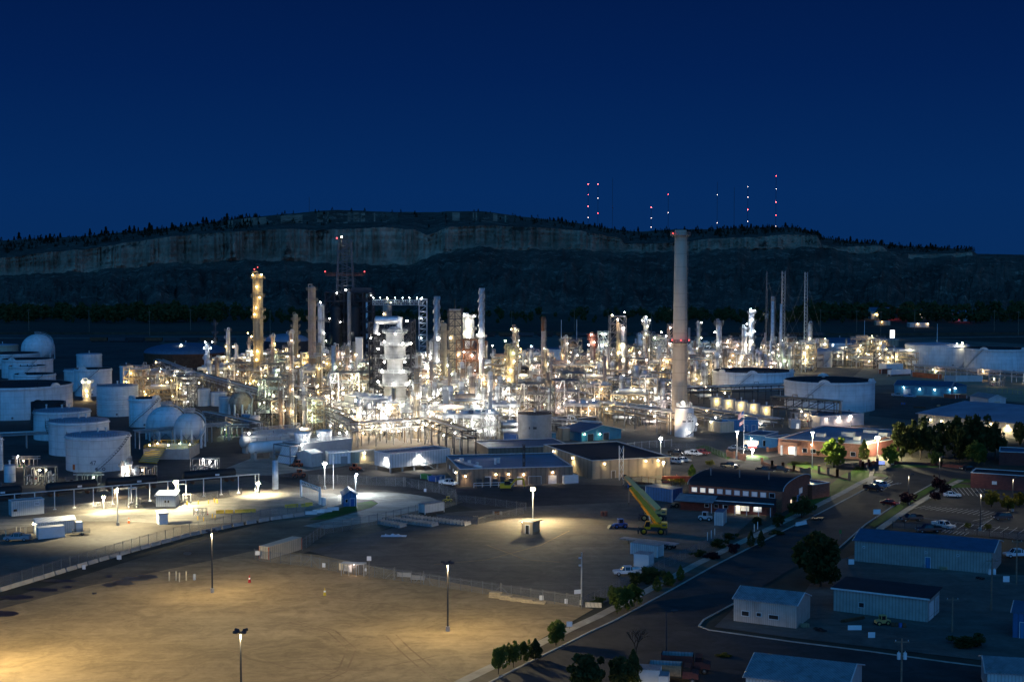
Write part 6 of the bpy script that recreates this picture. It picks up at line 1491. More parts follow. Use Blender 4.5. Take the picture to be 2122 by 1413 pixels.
skid(50, 968, "small lit stair platform left of the tank numbered 47", 'pumps', 'O', 300, .6)
skid(415, 1068, "small meter run with yellow posts beside the lone cabinet", 'manifold', 'W', 0, .3)
skid(180, 1003, "green lit pipe run in front of tank numbered 47", 'pumps', 'G', 260, .6)
skid(480, 905, "green lit pump group below the small chemical tanks", 'pumps', 'G', 500, .8)
skid(628, 905, "orange glowing burner manifold behind the cooling tower", 'exchangers', 'O', 900, .8)
skid(1345, 880, "red decked blower unit left of the white silo", 'exchangers', 'P', 1500, .8)
skid(1665, 885, "orange lit pipe skid below the trussed pipe bridge", 'manifold', 'O', 500, .9)
skid(1575, 892, "dark shiny scrap heap beside the blue lined building", 'pumps', 'W', 0, .4)
skid(2065, 800, "pale valve skid in front of the right edge tank", 'manifold', 'L', 260, .7)
skid(1935, 774, "green glowing meter skid near red containers", 'pumps', 'G', 500, .7)
# concrete pit with green glow
A = G(297, 952); pit = thing('lit_pit', "open concrete basin glowing green and yellow inside", 'basin', A); 
m = MB()
for x0, x1, y0, y1 in ((0, 15, 0, .5), (0, 15, 15, 15.5), (0, .5, .5, 15), (14.5, 15, .5, 15)): m.box(x0, x1, y0, y1, 0, 3.4)
m.build('wall', MAT['concrete'], pit); MB().box(.5, 14.5, .5, 15, .05, .25).build('floor', MAT['teal_wall'], pit)
m = MB(); m.rail([(.2,.2,3.4),(14.8,.2,3.4),(14.8,15.2,3.4),(.2,15.2,3.4)], 1.1, .07); m.build('handrail', MAT['bollard'], pit)
MB().cbox(7, 8, 2.2, 9, .8, .2).build('scraper_bridge', MAT['steel'], pit)
for x, y, c, pw in ((1.5, 13, 'Y', 220), (6, 9, 'G', 160), (13, 10, 'Y', 100), (9, 13, 'G', 160)): lamp(pit, (x, y, 3.6), c, pw, .2, off=(0, 0, -.5))
A = G(288, 958); m = MB()
t_ = thing('slat_ramp', "yellow lit sloping slatted ramp left of the glowing basin", 'ramp', A, .15)
MB().add([(0,0,.2),(6,-4,.2),(8,6,3.6),(2,10,3.6)], [(0,1,2,3)]).build('slope', MAT['concrete'], t_); m = MB()
for k in range(9): m.beam((k/8*2, k/8*10, .3+k*.42), (6+k/8*2, -4+k/8*10, .3+k*.42), .3)
m.build('cleat', MAT['yellow'], t_); lamp(t_, (3, 4, 5.0), 'Y', 160, .2)
# railway tank cars
def tank_car(a, b, label):
    A, B = G(*a), G(*b); d = B-A; L = min(17., d.length); t = thing('railway_tank_car', label, 'rail car', A, atan2(d.y, d.x))
    hdrum(t, L/2, 0, 2.5, L-2.2, 1.4, 'x', 'black', 'barrel'); MB().box(.4, L-.4, -.5, .5, .85, 1.1).build('frame', MAT['steel_dark'], t); MB().cyl((L/2, 0, 3.8), (L/2, 0, 4.4), .45, n=12).build('dome', MAT['black'], t); MB().box(L/2-1.6, L/2+1.6, -.8, .8, 3.92, 4.0).rail([(L/2-1.6,-.8,4.0),(L/2+1.6,-.8,4.0),(L/2+1.6,.8,4.0),(L/2-1.6,.8,4.0)], .9, .06).build('walkway', MAT['steel'], t)
    for x in (1.5, 3.3, L-3.3, L-1.5):
        for y in (-.72, .72): q = link('wheel', MB().lathe([(.01,-.06),(.45,-.06),(.45,.06),(.01,.06)], 16, caps=False).mesh('wheel', MAT['rust']), t, (x, y, .46)); q.rotation_euler = (pi/2, 0, 0)
    MB().cbox(L*.62, -1.42, 2.4, 1.2, .03, .5).build('stencil_panel', MAT['sign_white'], t)
tank_car((375, 1004), (492, 996), "black railway tank car with white stencil, right of the bright lamp")
tank_car((92, 1030), (205, 1020), "black railway tank car behind the loading rack")
tank_car((-70, 1042), (50, 1034), "black railway tank car cut off by the left edge")
tank_car((215, 1018), (330, 1010), "black railway tank car half hidden under the bright pipe cluster")
# ================================================================ LAMP POSTS
lamp_post(365, 1046, 997, "star bright flood lamp post behind the white pipe loop", 'L', 16000, 2, spot=160, size=.7)
lamp_post(215, 1056, 1028, "small warm lamp post behind the truck lane fence", 'L', 6500, 2, spot=160, size=.4, base=False)
lamp_post(264, 1010, 966, "starry flood lamp on the tall white pipe cluster", 'W', 4500, 2, size=.6, base=False, arm=.5)
lamp_post(238, 1030, 1014, "small lamp on a short post by the black tank cars", 'O', 700, 1, size=.3, base=False)
lamp_post(673, 1014, 959, "bright flood lamp post right of the white pyramid shed", 'W', 8000, 2, spot=150, size=.65)
lamp_post(737, 1026, 982, "shorter lamp post before the curved drive", 'C', 9000, 1, size=.4, base=False)
mast_ = lamp_post(1104, 1079, 1012, "dazzling mast lamp behind the guard shack", 'T', 42000, 3, size=.7, base=False, arm=.4, spot=150, aim=38)
link('lamp_light', ldata('POINT', 'T', 4500, .4), mast_, (0, 0, 11))  # extra all-round light added on the mast to warm the cranes
lamp_post(1369, 950, 907, "bright flood lamp on pipe corridor before the white silo", 'W', 5000, 2, size=.6, base=False)
lamp_post(1374, 997, 957, "globe lamp post at the tan building's right corner", 'T', 4200, 1, 'steel_dark', size=.55, base=False, arm=.2)
lamp_post(1818, 948, 906, "brilliant street lamp by the brick gate wall", 'L', 52000, 3, size=.7, arm=.7)
lamp_post(1797, 946, 923, "white wall lamp beside the ivy covered brick pier", 'C', 1500, 1, size=.42, base=False)
lamp_post(1559, 945, 931, "white globe lamp under the red and white gate sign", 'W', 4500, 1, size=.75, base=False, arm=.1)
lamp_post(1020, 770, 715, "round lamp post between straked stack and red tipped column", 'W', 1500, 1, size=.55, base=False)
lamp_post(375, 760, 714, "lone yellow star lamp above the wide brown tank", 'L', 2500, 1, size=.7, base=False)
lamp_post(1100, 755, 717, "cool lamp post behind the rust topped stack", 'C', 800, 1, size=.5, base=False)
lamp_post(1709, 735, 712, "left cool lamp post by the blue domed tank", 'C', 600, 1, size=.5, base=False)
lamp_post(1725, 738, 714, "right cool lamp post by the blue domed tank", 'C', 600, 1, size=.5, base=False)
lamp_post(36, 965, 944, "small lamp above the lit stair platform near left edge", 'W', 700, 1, size=.35, base=False)
lamp_post(94, 995, 972, "warm lamp over the lit valve manifold", 'L', 700, 1, size=.35, base=False)
lamp_post(1527, 952, 893, "twin headed dark lamp post beside the brick gate pier", 'W', 4000, 2, size=.22, base=False)
lamp_post(1683, 970, 895, "twin headed tall pale pole before the big lit tree", 'L', 21000, 2, size=.2, base=False)
lamp_post(1762, 898, 862, "white lamp pole in front of the orange lit building", 'P', 3000, 3, size=.5, base=False)
lamp_post(535, 1023, 1000, "small white floodlight at the loading rack end", 'L', 8000, 2, spot=160, size=.55, base=False)
lamp_post(420, 962, 950, "little lamp on the white valve cluster", 'W', 600, 1, size=.4, base=False)
lamp_post(244, 1089, 1008, "thin pale pole with yellow foot in the lane", 'L', 22000, 1, 'steel_light', spot=156, dark=True, arm=.9)
t_ = thing('floodlight', "added low floodlight aimed up to warm the tall chimney from the pipe corridor", 'floodlight', G(1366, 915)); MB().cyl((0,0,0), (0,0,2.2), .1, n=8).build('post', MAT['steel'], t_)  # made-up fitting, added to brighten and warm the chimney shaft
MB().cbox(0, 0, 2.4, .8, .5, .5).build('lamp_head', MAT['steel_dark'], t_); o = link('lamp_light', ldata('SPOT', 'O', 45000, .3, 70, .9), t_, (.3, .5, 2.8)); d = Vector((pc.x, pc.y, 30))-Vector(t_.location); o.rotation_euler = d.to_track_quat('-Z', 'Y').to_euler()
# four headed poles of the dirt lot
for px, pb, pt, l, pw in ((440, 1228, 1101, "four headed dark lot lamp pole beside the bollards", 6800), (928, 1308, 1166, "four headed dark lot lamp pole right of lot centre", 8200), (500, 1470, 1308, "four headed dark lot lamp pole cut by the bottom edge", 4600)):
    t_ = lamp_post(px, pb, pt, l, 'T', pw, 4, 'steel_dark', spot=170, group='dirt lot lamp poles', dark=True, arm=.75)
for px, pb, pw in ((-20, 1375, 17000), (110, 1700, 5000), (880, 1640, 4500), (-260, 1560, 7000), (1400, 1640, 20000)): lamp_post(px, pb, pb-140, "four headed dark lot lamp pole standing beyond the picture's edge", 'T', pw, 4, 'steel_dark', spot=170, group='dirt lot lamp poles', dark=True, arm=.75)  # first inferred from bright lower left; others added unseen, last to warm the sheds
# unlit street and parking poles
for px, pb, pt, l in ((1882, 1045, 983, "dark single arm pole rising through the purple street tree"), (1946, 1016, 947, "dark pole rising through the dark kerbside trees"), (2098, 1060, 989, "dark pole beside the yellow parking tree"), (2031, 1100, 1020, "double headed dark pole in the parking lot front row")):
    lamp_post(px, pb, pt, l, 'L', 900, 2 if 'double' in l else 1, 'steel_dark', dark=True, arm=.9, spot=156)
lamp_post(1380, 1353, 1266, "street lamp pole at the corner with green street signs", 'W', 0, 1, 'steel_dark', dark=True, arm=1.2, base=False)
t_ = lamp_post(1205, 1253, 1144, "tall pale camera pole at the fence corner", 'W', 0, 0, 'steel_light', base=True)
hz = ZA(1144, G(1205, 1253).y)
for z in (hz-1.0, hz-2.4): MB().cbox(-.35, -.1, z, .5, .3, .3).build('camera', MAT['trim'], t_)
MB().box(-1.5, -.2, -.14, -.08, 2.2, 3.0).build('panel', MAT['sign_white'], t_)
for px, pb, pt, l in ((691, 1013, 941, "tall bare white pole right of the bright flood lamp"), (1163, 735, 663, "left pale monopole behind the rust topped stack"), (1195, 735, 662, "right pale monopole behind the rust topped stack"), (1541, 945, 842, "white flagpole in front of the blue lined building"), (1791, 716, 664, "pale monopole left of the lit tan building"), (1942, 708, 671, "pale monopole behind the blue topped tank")):
    p = G(px, pb); h = ZA(pt, p.y); t_ = thing('flagpole' if 'flag' in l else 'utility_pole', l, 'pole', p); MB().cyl((0,0,0), (0,0,h), .30 if p.y > 700 else .11, .16 if p.y > 700 else .06, 10).build('shaft', MAT['white_plain'], t_)
    if 'flag' in l:
        MB().ball((0,0,h+.1), .14, 8, 6).build('finial', MAT['trim'], t_)
        for nm, zt, w_, hh, m0 in (('national_flag', h-1.4, 2.3, 1.9, 0), ('white_flag', h-4.4, 1.7, 1.3, 1)):
            f = thing(nm, "drooping striped flag high on the white flagpole" if m0 == 0 else "white flag with red bars below the striped flag", 'flag', (p.x, p.y, 0)); n = 13 if m0 == 0 else 5
            for i in range(n):
                mb = MB(); v = []
                for k in range(9):
                    u = k/8; x = -.1-w_*u*.8; dz = -.55*u*w_; y = .18*sin(u*7)
                    for q in (i, i+1): v.append((x, y, zt-hh*q/n+dz))
                mb.add(v, [(2*k, 2*k+2, 2*k+3, 2*k+1) for k in range(8)]); mb.build('stripe', MAT['flag_red' if i % 2 == 0 else 'sign_white'], f)
            if m0 == 0: 
                v = []
                for k in range(9): u = k/8*.42; v += [(-.1-w_*u*.8, .18*sin(u*7)-.02, zt+.01-.55*u*w_), (-.1-w_*u*.8, .18*sin(u*7)-.02, zt-hh*.54-.55*u*w_)]
                MB().add(v, [(2*k, 2*k+2, 2*k+3, 2*k+1) for k in range(8)]).build('canton', MAT['blue'], f)
                MB().add([(x, y-.03, z) for x, y, z in ()], []) 
# guyed masts at right
def mast(px, pb, pt, label, w=.9, mat='steel_light', guys=True):
    p = G(px, pb); h = ZA(pt, p.y); t = thing('guyed_mast', label, 'mast', p); mb = MB()
    for k in range(3): a = 2*pi*k/3; mb.beam((w*cos(a), w*sin(a), 0), (w*cos(a), w*sin(a), h), .18)
    n = int(h/2.2)
    for i in range(n):
        for k in range(3): a, b = 2*pi*k/3, 2*pi*(k+1)/3; mb.beam((w*cos(a), w*sin(a), h*i/n), (w*cos(b), w*sin(b), h*(i+1)/n), .1)
    mb.build('lattice', MAT[mat], t)
    if guys:
        mb = MB()
        for k in range(3):
            a = 2*pi*k/3+.5
            for f_ in (.95, .6): mb.cyl((0,0,h*f_), (h*.35*cos(a), h*.35*sin(a), 0), .06, n=4)
        mb.build('guy_wire', MAT['steel'], t)
    return t
mast(1621, 758, 562, "pale lattice flare mast beside the narrow silver stack", 1.3)
mast(1668, 745, 564, "rightmost pale flare mast with guy wires", 1.2)
mast(1587, 748, 562, "thinnest dark guyed mast left of the flare masts", .4, 'steel')
mast(1085, 1003, 920, "black lattice antenna mast in front of the brown laboratory", .35, 'steel_dark', False)
t_ = mast(1286, 994, 924, "white ladder tower against the tan building wall", .8, 'steel_light', False)
# ================================================================ BUILDINGS
b1 = bldg((952.5, 1007.5), (1187, 1001), 30, 4.9, "low brown laboratory building with blue grey flat roof and wall lamps", 'brown_wall', 'roof_blue', doors=(('l', 4, 1.8, 2.6, 'trim'), ('f', 17.5, 1.3, 2.3, 'trim'), ('f', 27.2, 2.2, 2.4, 'trim'), ('f', 8.3, 1.6, 2.6, 'trim'), ('f', 22, 3.6, 2.3, 'brown_wall')), windows=(('l', 13, 2.2, 2.2, .9, 'window_dim'), ('l', 21, 2.2, 2.2, .9, 'window_dim')), lamps=(('f', 1.6, 2.9, 'O', 420, 140), ('f', 10.5, 3.2, 'O', 120, 140), ('f', 14.2, 3.2, 'O', 260, 140), ('f', 18.6, 3.0, 'O', 320, 140), ('f', 27.2, 3.4, 'O', 420, 140), ('l', 5.5, 3.2, 'L', 900, 150)))
m = MB()
for x, y, r, h in ((4, 8, .5, 1.6), (6, 6, .4, 1.2), (12, 10, .35, 1.8), (13.5, 13, .5, 1.4), (2.5, 14, .6, 1.5)): m.cyl((x, y, 4.6), (x, y, 4.6+h), r, n=10).cyl((x, y, 4.6+h), (x, y, 4.8+h), r*1.4, r*.9, 10)
m.build('roof_vent', MAT['trim'], b1); MB().path([(1.5, 18, 4.9), (2.5, 10, 5.4), (5, 4, 5.2), (7, 3, 4.8)], .5, 10).build('roof_duct', MAT['silver'], b1)
m = MB()
for k in range(5): m.box(4.6+k*2.3, 6.0+k*2.3, -3.0, -1.6, .05, 2.3+.4*(k % 2))
m.build('wall_equipment', MAT['steel_dark'], b1); MB().rail([(3.6,-3.6,0),(15.5,-3.6,0)], 1.4, .1, False).build('guard_rail', MAT['white_plain'], b1)
bldg((1012, 949), (1182, 943), 20, 3.2, "narrow brown building with dark flat roof behind the laboratory", 'brown_wall', 'roof_steel_blue')
b3 = bldg((1226, 993), (1389, 984), 40, 5.5, "large tan flat roofed building washed by warm lamps", 'tan_wall', 'roof_tar', lamps=(('l', 14, 4.6, 'L', 2600, 150), ('l', 30, 4.6, 'L', 700, 150), ('f', 17.5, 4.7, 'T', 900, 150), ('f', 21.5, 4.7, 'T', 1100, 150), ('f', 4, 4.5, 'T', 160, 150)), doors=(('f', 7, 1.2, 2.2, 'brown_wall'),))
MB().box(5, 12, 4, 9, 5.3, 5.5).build('roof_patch', MAT['roof_tar'], b3)
t_ = thing('steel_barrier_wall', "red lit low retaining ramp at the tan building's right end", 'wall', G(1372, 1000)); MB().box(0, 9, 0, .4, 0, 1.9).build('wall', MAT['orange_red'], t_); lamp(t_, (4, -1.8, 2.6), 'R', 60, .05, off=(0, -.3, 0))
b4 = bldg((808, 980), (933, 967), 9, 5.7, "long white modular substation raised on stilts with stair", 'white_wall', 'roof_steel_blue', base=1.5, doors=(('f', 12.5, 1.2, 2.2, 'trim'),), lamps=(('f', 10.5, 4.6, 'W', 2600, 160), ('l', 2, 4.3, 'W', 2600, 160)), windows=())
m = MB(); L_ = b4["L"]
for k in range(6):
    for y in (.5, 8.5): m.box(.2+k*(L_-.8)/5, .7+k*(L_-.8)/5, y-.25, y+.25, 0, 1.47)
m.build('stilt', MAT['concrete'], b4); m = MB()
for k in range(6): m.box(13.4+k*.35, 13.8+k*.35, -1.5, -.3, 1.3-k*.22, 1.4-k*.22)
m.rail([(11,-1.6,1.5),(13.4,-1.6,1.5),(15.6,-1.6,.2)], 1.1, .08, False); m.box(11, 13.4, -1.6, -.1, 1.4, 1.5); m.build('entry_stair', MAT['steel_light'], b4)
bldg((681, 962), (727, 960), 6, 3.4, "small white shed with grey double door in front of the cooling tower", 'white_wall', 'white_plain', doors=(('f', 5, 2.2, 2.4, 'grey_clad'),))
bldg((646, 968), (667, 965), 7, 4.2, "white pyramid roofed box beside the cooling tower's left end", 'pale_wall', 'white_plain', 'gable', 5.0)
bldg((745, 960), (775, 955), 6, 3.6, "lit pale lean-to behind orange lift and blue barrels", 'cream_wall', 'white_plain', 'mono', lamps=(('f', 2, 3.2, 'L', 1500, 150),))
bldg((1205, 915), (1287, 908), 12, 3.4, "teal gabled workshop with two dark doors and green lamps", 'teal_wall', 'roof_steel_blue', 'gable', 5.4, ridge_ax='y', over=.8, doors=(('f', 4, 2.6, 2.5, 'steel_dark'), ('f', 11, 2.6, 2.5, 'steel_dark')), lamps=(('f', 1, 2.6, 'G', 160, 150), ('f', 8, 2.2, 'G', 160, 150)))
bldg((1150, 893), (1235, 885), 9, 4.0, "dark flat roofed building left of the teal workshop", 'steel_dark', 'roof_tar')
bldg((1114, 917), (1152, 914), 6, 3.0, "teal lean-to with pale roof at the streaked tank's foot", 'teal_wall', 'concrete', lamps=(('l', 1, 2.4, 'W', 300, 150),))
bldg((1165, 914), (1181, 913), 3.5, 4.6, "square tan louvred air handler on frame beside the teal workshop", 'tan_wall', 'roof_dark', name='air_handler', cat='air handler')
gs = bldg((1081, 1105), (1104, 1107.5), 3.4, 3.0, "tan guard shack with dark doorway and overhanging slab roof", 'tan_wall', 'timber', 'mono', over=.45, eave_back=2.8, doors=(('f', 1.55, .95, 2.1, 'black'),), name='guard_shack')
link('lamp_light', ldata('POINT', 'L', 260, .15), lamp(gs, (.4, -.42, 2.8), 'L', 0, .05, light=False), (1, -1.8, -.1))  # made-up eave lamp, added to warm the shack front
MB().box(2.75, 3.4, .2, 3.2, .35, .5).box(-.5, -.05, .4, 1.6, .35, .5).build('bench', MAT['wood'], gs)
bg = bldg((712, 1050), (739, 1049), 5.6, 3.2, "bright blue gatehouse with tin gable roof", 'blue_panel', 'roof_tin', 'gable', 4.3, ridge_ax='y', over=.4, doors=(('f', 2.3, 1.1, 2.1, 'blue'),), windows=(('l', 2, 1.1, .8, .9, 'glass'), ('f', .8, 1.2, .6, .8, 'glass')), name='gatehouse')
# arched brick hall, lean-to, annex
ha = bldg((1427, 1046), (1620, 1062), 26, 5.4, "brick hall under a black barrel arched roof", 'brick', 'roof_tar', 'arch', 7.5, over=.25, name='brick_hall', windows=tuple([('f', 1.6+k*2.35, 3.7, 1.35, 1.1, m_) for k, m_ in enumerate(('window_white', 'window_white', 'window_white', 'window_dim', 'window_dim', 'window_dim', 'window_dim', 'window_dim', 'window_dim', 'glass'))]) + (('r', 17, 2.6, 3.0, 1.4, 'window_dim'), ('r', 8, 1.2, 1.2, 1.0, 'window_warm')), doors=(('r', 15, 2.6, 2.4, 'blue_wall'),))
m = MB()
for x in (4, 12, 20): m.cyl((x, 6, 6.5), (x, 6, 9.3), .18, n=8)
m.build('roof_vent', MAT['steel'], ha)
lt = bldg((1410, 1056), (1603, 1069), 3.0, 2.9, "lean-to wing with half blue half black roof along the brick hall", 'brick_dark', 'roof_tar', 'mono', eave_back=3.7, over=.1, name='lean_to_wing', windows=(('f', 17, .9, 2.0, 1.4, 'window_white'), ('f', 20.2, .9, 2.0, 1.3, 'window_dim'), ('f', 12, 1.2, 1.0, .8, 'glass'), ('f', 9.5, 1.2, 1.0, .8, 'glass'), ('f', 7, 1.2, 1.0, .8, 'glass')), doors=(('f', 15.2, 1.1, 2.1, 'window_white'),), lamps=(('f', 15.2, 2.5, 'L', 220, 150), ('f', 20, 2.4, 'W', 120, 150)))
L_ = lt["L"]; MB().add([(-1, -2.6, 2.72), (L_*.38, -2.6, 2.72), (L_*.38, 3.1, 3.93), (-1, 3.1, 3.93)], [(0,1,2,3)]).build('blue_roof_sheet', MAT['roof_tin'], lt)
MB().add([(L_*.38, -2.6, 2.70), (L_+.6, -2.6, 2.70), (L_+.6, -.2, 2.95), (L_*.38, -.2, 2.95)], [(0,1,2,3)]).box(-1, L_+.6, -2.66, -2.6, 2.55, 2.74).build('canopy', MAT['roof_tar'], lt)
m = MB()
for k in range(6): m.box(L_*.36+k*L_*.125, L_*.36+k*L_*.125+.16, -2.5, -2.34, .1, 2.62)
m.build('canopy_post', MAT['trim'], lt)
bldg((1683, 1035), (1719, 1029), 11, 3.9, "plain brick annex with pale edged roof at the arched hall's right", 'brick', 'roof_tin', name='brick_annex')
# office, gate lodge
of = bldg((1612, 939), (1784, 952), 45, 5.0, "long orange brick office with wide blue flat roof", 'brick_pale', 'roof_blue', name='brick_office', windows=tuple(('f', x, 1.0, 1.6, 1.3, 'glass') for x in (9.5, 12.5, 17, 26, 29)), doors=(('f', 5.2, 2.8, 2.5, 'window_warm'),), lamps=(('f', 5.2, 3.4, 'P', 900, 165), ('f', 12, 3.8, 'O', 250, 165)))
for x, y, w_, d_, h in ((8, 14, 3, 2, 1.3), (15, 20, 4, 2.5, 1.5), (22, 12, 2, 2, 1.2), (26, 26, 3, 3, 1.4), (18, 34, 5, 2, 1.0)): MB().box(x, x+w_, y, y+d_, 4.7, 4.7+h).build('roof_unit', MAT['grey_clad'], of)
m = MB()
for x in (2.6, 7.4): m.box(x-.3, x+.3, -3.4, -2.8, 0, 3.3)
m.build('porch_pillar', MAT['trim'], of); MB().box(1.8, 8.2, -3.7, -.1, 3.3, 4.5).build('porch_beam', MAT['brick_pale'], of)
bldg((1540, 925), (1585, 928), 14, 4.2, "glass fronted blue gate lodge with glowing windows", 'blue_wall', 'roof_steel_blue', name='gate_lodge', windows=(('f', 1.6, 1.0, 2.0, 1.2, 'window_warm'), ('f', 4.3, 1.0, 2.6, 1.3, 'window_warm'), ('f', 8.0, .6, 1.4, 2.0, 'glass')), lamps=(('f', 3, 3.0, 'O', 260, 150),))
bldg((1586, 930), (1611, 933), 12, 4.0, "dark blue flat annex between gate lodge and brick office", 'blue_wall', 'roof_steel_blue')
bldg((1782, 950), (1862, 935), 20, 4.4, "brown brick wing behind the brilliant street lamp", 'brick_dark', 'roof_blue')
bldg((1467, 892), (1493, 897), 6, 4.0, "cream shed with two garage doors near the silo", 'cream_wall', 'roof_steel_blue', doors=(('f', 1.3, 1.8, 2.8, 'cream_wall'), ('f', 3.7, 1.8, 2.8, 'cream_wall')), lamps=(('f', 2.5, 3.6, 'L', 600, 150),))
bldg((1475, 880), (1515, 883), 4, 3.0, "yellow painted pump shelter behind cream shed", 'yellow', 'cream_wall', 'mono', name='pump_shelter')
bldg((1496, 893), (1571, 894), 8, 4.4, "blue lined control building behind the flagpole", 'blue_wall', 'roof_steel_blue', doors=(('f', 2, 1.2, 2.2, 'trim'), ('f', 9, 1.4, 2.4, 'blue_panel'), ('f', 12, 1.4, 2.4, 'blue_panel')), lamps=(('f', 1, 3.2, 'C', 120, 150),))
bldg((1639, 888), (1659, 888), 5, 3.2, "small pale cabin with lit door near the pipe skid", 'pale_wall', 'roof_tin', doors=(('f', 2.6, 1, 2, 'window_white'),))
bldg((1700, 888), (1790, 880), 14, 4.6, "pale building washed orange by three wall lamps", 'pale_wall', 'roof_steel_blue', lamps=(('f', 10, 3.8, 'P', 1500, 165), ('f', 16, 3.8, 'P', 900, 165), ('f', 3, 3.5, 'P', 400, 165)))
# right side sheds
bw = bldg((1853, 818), (1970, 822), 26, 4.8, "blue green workshop block with porch and small wall lamps", 'teal_wall', 'roof_steel_blue', 'gable', 6.2, name='workshop', doors=(('f', 6, 3, 3, 'pale_wall'),), lamps=(('f', 4.5, 3.8, 'C', 260, 150), ('f', 12, 3.2, 'C', 260, 150), ('f', 19, 3.2, 'C', 260, 150), ('f', 26, 3.4, 'C', 260, 150), ('l', 8, 3.8, 'C', 260, 150)))
bldg((1962, 817), (2003, 815), 16, 3.8, "lower blue green wing of the workshop block", 'teal_wall', 'roof_steel_blue', 'gable', 4.8, name='workshop_wing', lamps=(('f', 5, 2.8, 'C', 300, 150),))
bldg((2010, 841), (2048, 847), 9, 4.4, "pale blue gabled metal shed with cream door", 'pale_wall', 'roof_tin', 'gable', 6.0, windows=(), doors=(('r', 4.5, 3, 3.2, 'cream_wall'),))
bldg((1903, 886), (2300, 931), 60, 5.6, "large warehouse with long low roof and floodlit cream wall", 'cream_wall', 'roof_blue', 'gable', 8.5, name='warehouse', over=.8, lamps=(('f', 33, 4.4, 'L', 5000, 165), ('f', 40, 4.4, 'L', 2600, 165), ('f', 6, 3.6, 'L', 120, 150), ('f', 11, 3.6, 'L', 120, 150)))
bldg((2011, 1011), (2160, 1021), 9, 4.4, "plain brown brick building with dark flat roof by the parking lot", 'brick_dark', 'roof_tar', name='brick_store', windows=(('f', 6.5, 1.6, 1.1, .7, 'trim'),))
bldg((2070, 963), (2180, 968), 12, 4.2, "brick building with blue roof behind the brick store", 'brick_dark', 'roof_steel_blue', name='brick_shop')
bl = bldg((1770.5, 1163), (2056, 1190), 12.8, 4.6, "long pale metal building with shallow blue grey gable roof", 'green_wall', 'roof_steel_blue', 'gable', 6.0, name='metal_building', over=.3, doors=(('f', 15.4, 1.0, 2.3, 'blue_wall'),), windows=(('f', 2, 3.2, .3, .25, 'glass'), ('f', 15, 3.2, .3, .25, 'glass'), ('f', 21.5, 3.2, .3, .25, 'glass')))
bldg((1520, 1287), (1650, 1303), 8.5, 4.1, "rust roofed white metal shed with three dark windows", 'shed_wall', 'roof_tin', 'gable', 5.5, name='metal_shed', over=.15, windows=(('f', 2.2, 1.3, 1.3, .8, 'black'), ('f', 4.7, 1.5, .8, .6, 'black'), ('f', 7.4, 1.3, 1.7, .7, 'black')))
bldg((1727, 1266), (1922, 1290), 9, 4.2, "dim green shed with flat black roof and white end doors", 'green_wall', 'roof_tar', 'mono', eave_back=4.4, name='machine_shed', over=.4, windows=(('f', 5.2, 1.4, .9, .8, 'black'),), doors=(('r', 2.6, 3.2, 3.2, 'white_plain'), ('r', 6.8, 2.4, 3.2, 'pale_wall')))
bldg((1545, 1452), (1752, 1478), 13, 3.6, "blue roofed metal building at the bottom edge", 'pale_wall', 'roof_tin', 'gable', 5.4, name='metal_building', over=.3)
bldg((2098, 1321), (2190, 1331), 8, 4.4, "blue edged garage cut by the right edge", 'blue_panel', 'roof_steel_blue', 'gable', 5.5, name='garage', doors=(('f', 2.5, 2.6, 2.8, 'blue_wall'),))
bldg((2045, 1440), (2200, 1450), 9, 3.4, "small building whose blue roof shows at bottom right", 'pale_wall', 'roof_tin', 'gable', 4.6, name='garage')
# yard sheds at left
s1 = bldg((24, 1070), (92, 1064), 3.4, 3.7, "white corrugated site office with notice on its wall", 'pale_wall', 'roof_steel_blue', name='site_office', windows=(('f', .9, 1.2, .9, .6, 'glass'),))
MB().box(5.6, 6.9, -.07, -.01, 2.3, 3.2).build('notice', MAT['sign_white'], s1)
for k in range(2): MB().box(5.75, 6.75, -.09, -.075, 2.5+k*.3, 2.62+k*.3).build('notice_line', MAT['sign_dark'], s1)
bldg((323, 1050), (364, 1050), 4, 2.9, "corrugated hut with double windows at the truck lane edge", 'pale_wall', 'roof_tin', 'mono', eave_back=3.6, name='hut', windows=(('f', 2.5, 1.1, .5, .7, 'glass'), ('f', 3.3, 1.1, .5, .7, 'glass')))
bldg((329.5, 1087.5), (348, 1086), 2.6, 2.6, "lone white slant roofed cabinet standing in the lane", 'white_plain', 'white_plain', 'mono', eave_back=3.0, name='equipment_cabinet', cat='cabinet')
bldg((77, 1110), (155, 1103), 4.6, 3.0, "long white trailer office with ribbed roof", 'pale_wall', 'white_wall', 'gable', 3.7, name='trailer_office', lamps=(('l', 2, 2.6, 'L', 700, 150),))
container((80.5, 1118), (134, 1113), 2.5, 2.6, "plain white box container in front of trailer office", 'white_plain', name='storage_container')
container((158, 1102), (171, 1101), 2.0, 2.2, "small white box at the trailer office's right end", 'white_plain', name='storage_container')
container((557, 1160), (625, 1139), 2.5, 2.75, "long cream shipping container with red end stripe beside the lot fence", 'cream_wall', end='orange_red')
container((880.5, 1067), (920, 1061), 2.4, 2.6, "pale blue grey container van beside the curved drive", 'pale_wall', 'roof_tin', base=.5)
container((1338, 1034), (1393, 1042), 4.5, 3.6, "dark blue long storage container behind the cranes", 'blue_panel', 'roof_tin', over=.1)
container((1307, 1148), (1362, 1156), 2.5, 2.6, "white ribbed open container with a dark gap, next to flatbed", 'pale_wall', 'roof_tin')
container((1314, 1174), (1344, 1177), 3, 2.8, "blue white utility box body behind bushes", 'white_plain', 'roof_tin')
container((1481, 1089), (1498, 1090), 4.6, 3.4, "pale site cabin with blue roof beside the small white truck", 'pale_wall', 'roof_steel_blue')
container((1170, 1003), (1198, 1001), 3, 2.3, "little white twin door shed by the laboratory's right corner", 'white_plain', 'white_plain', name='garden_shed', cat='shed')
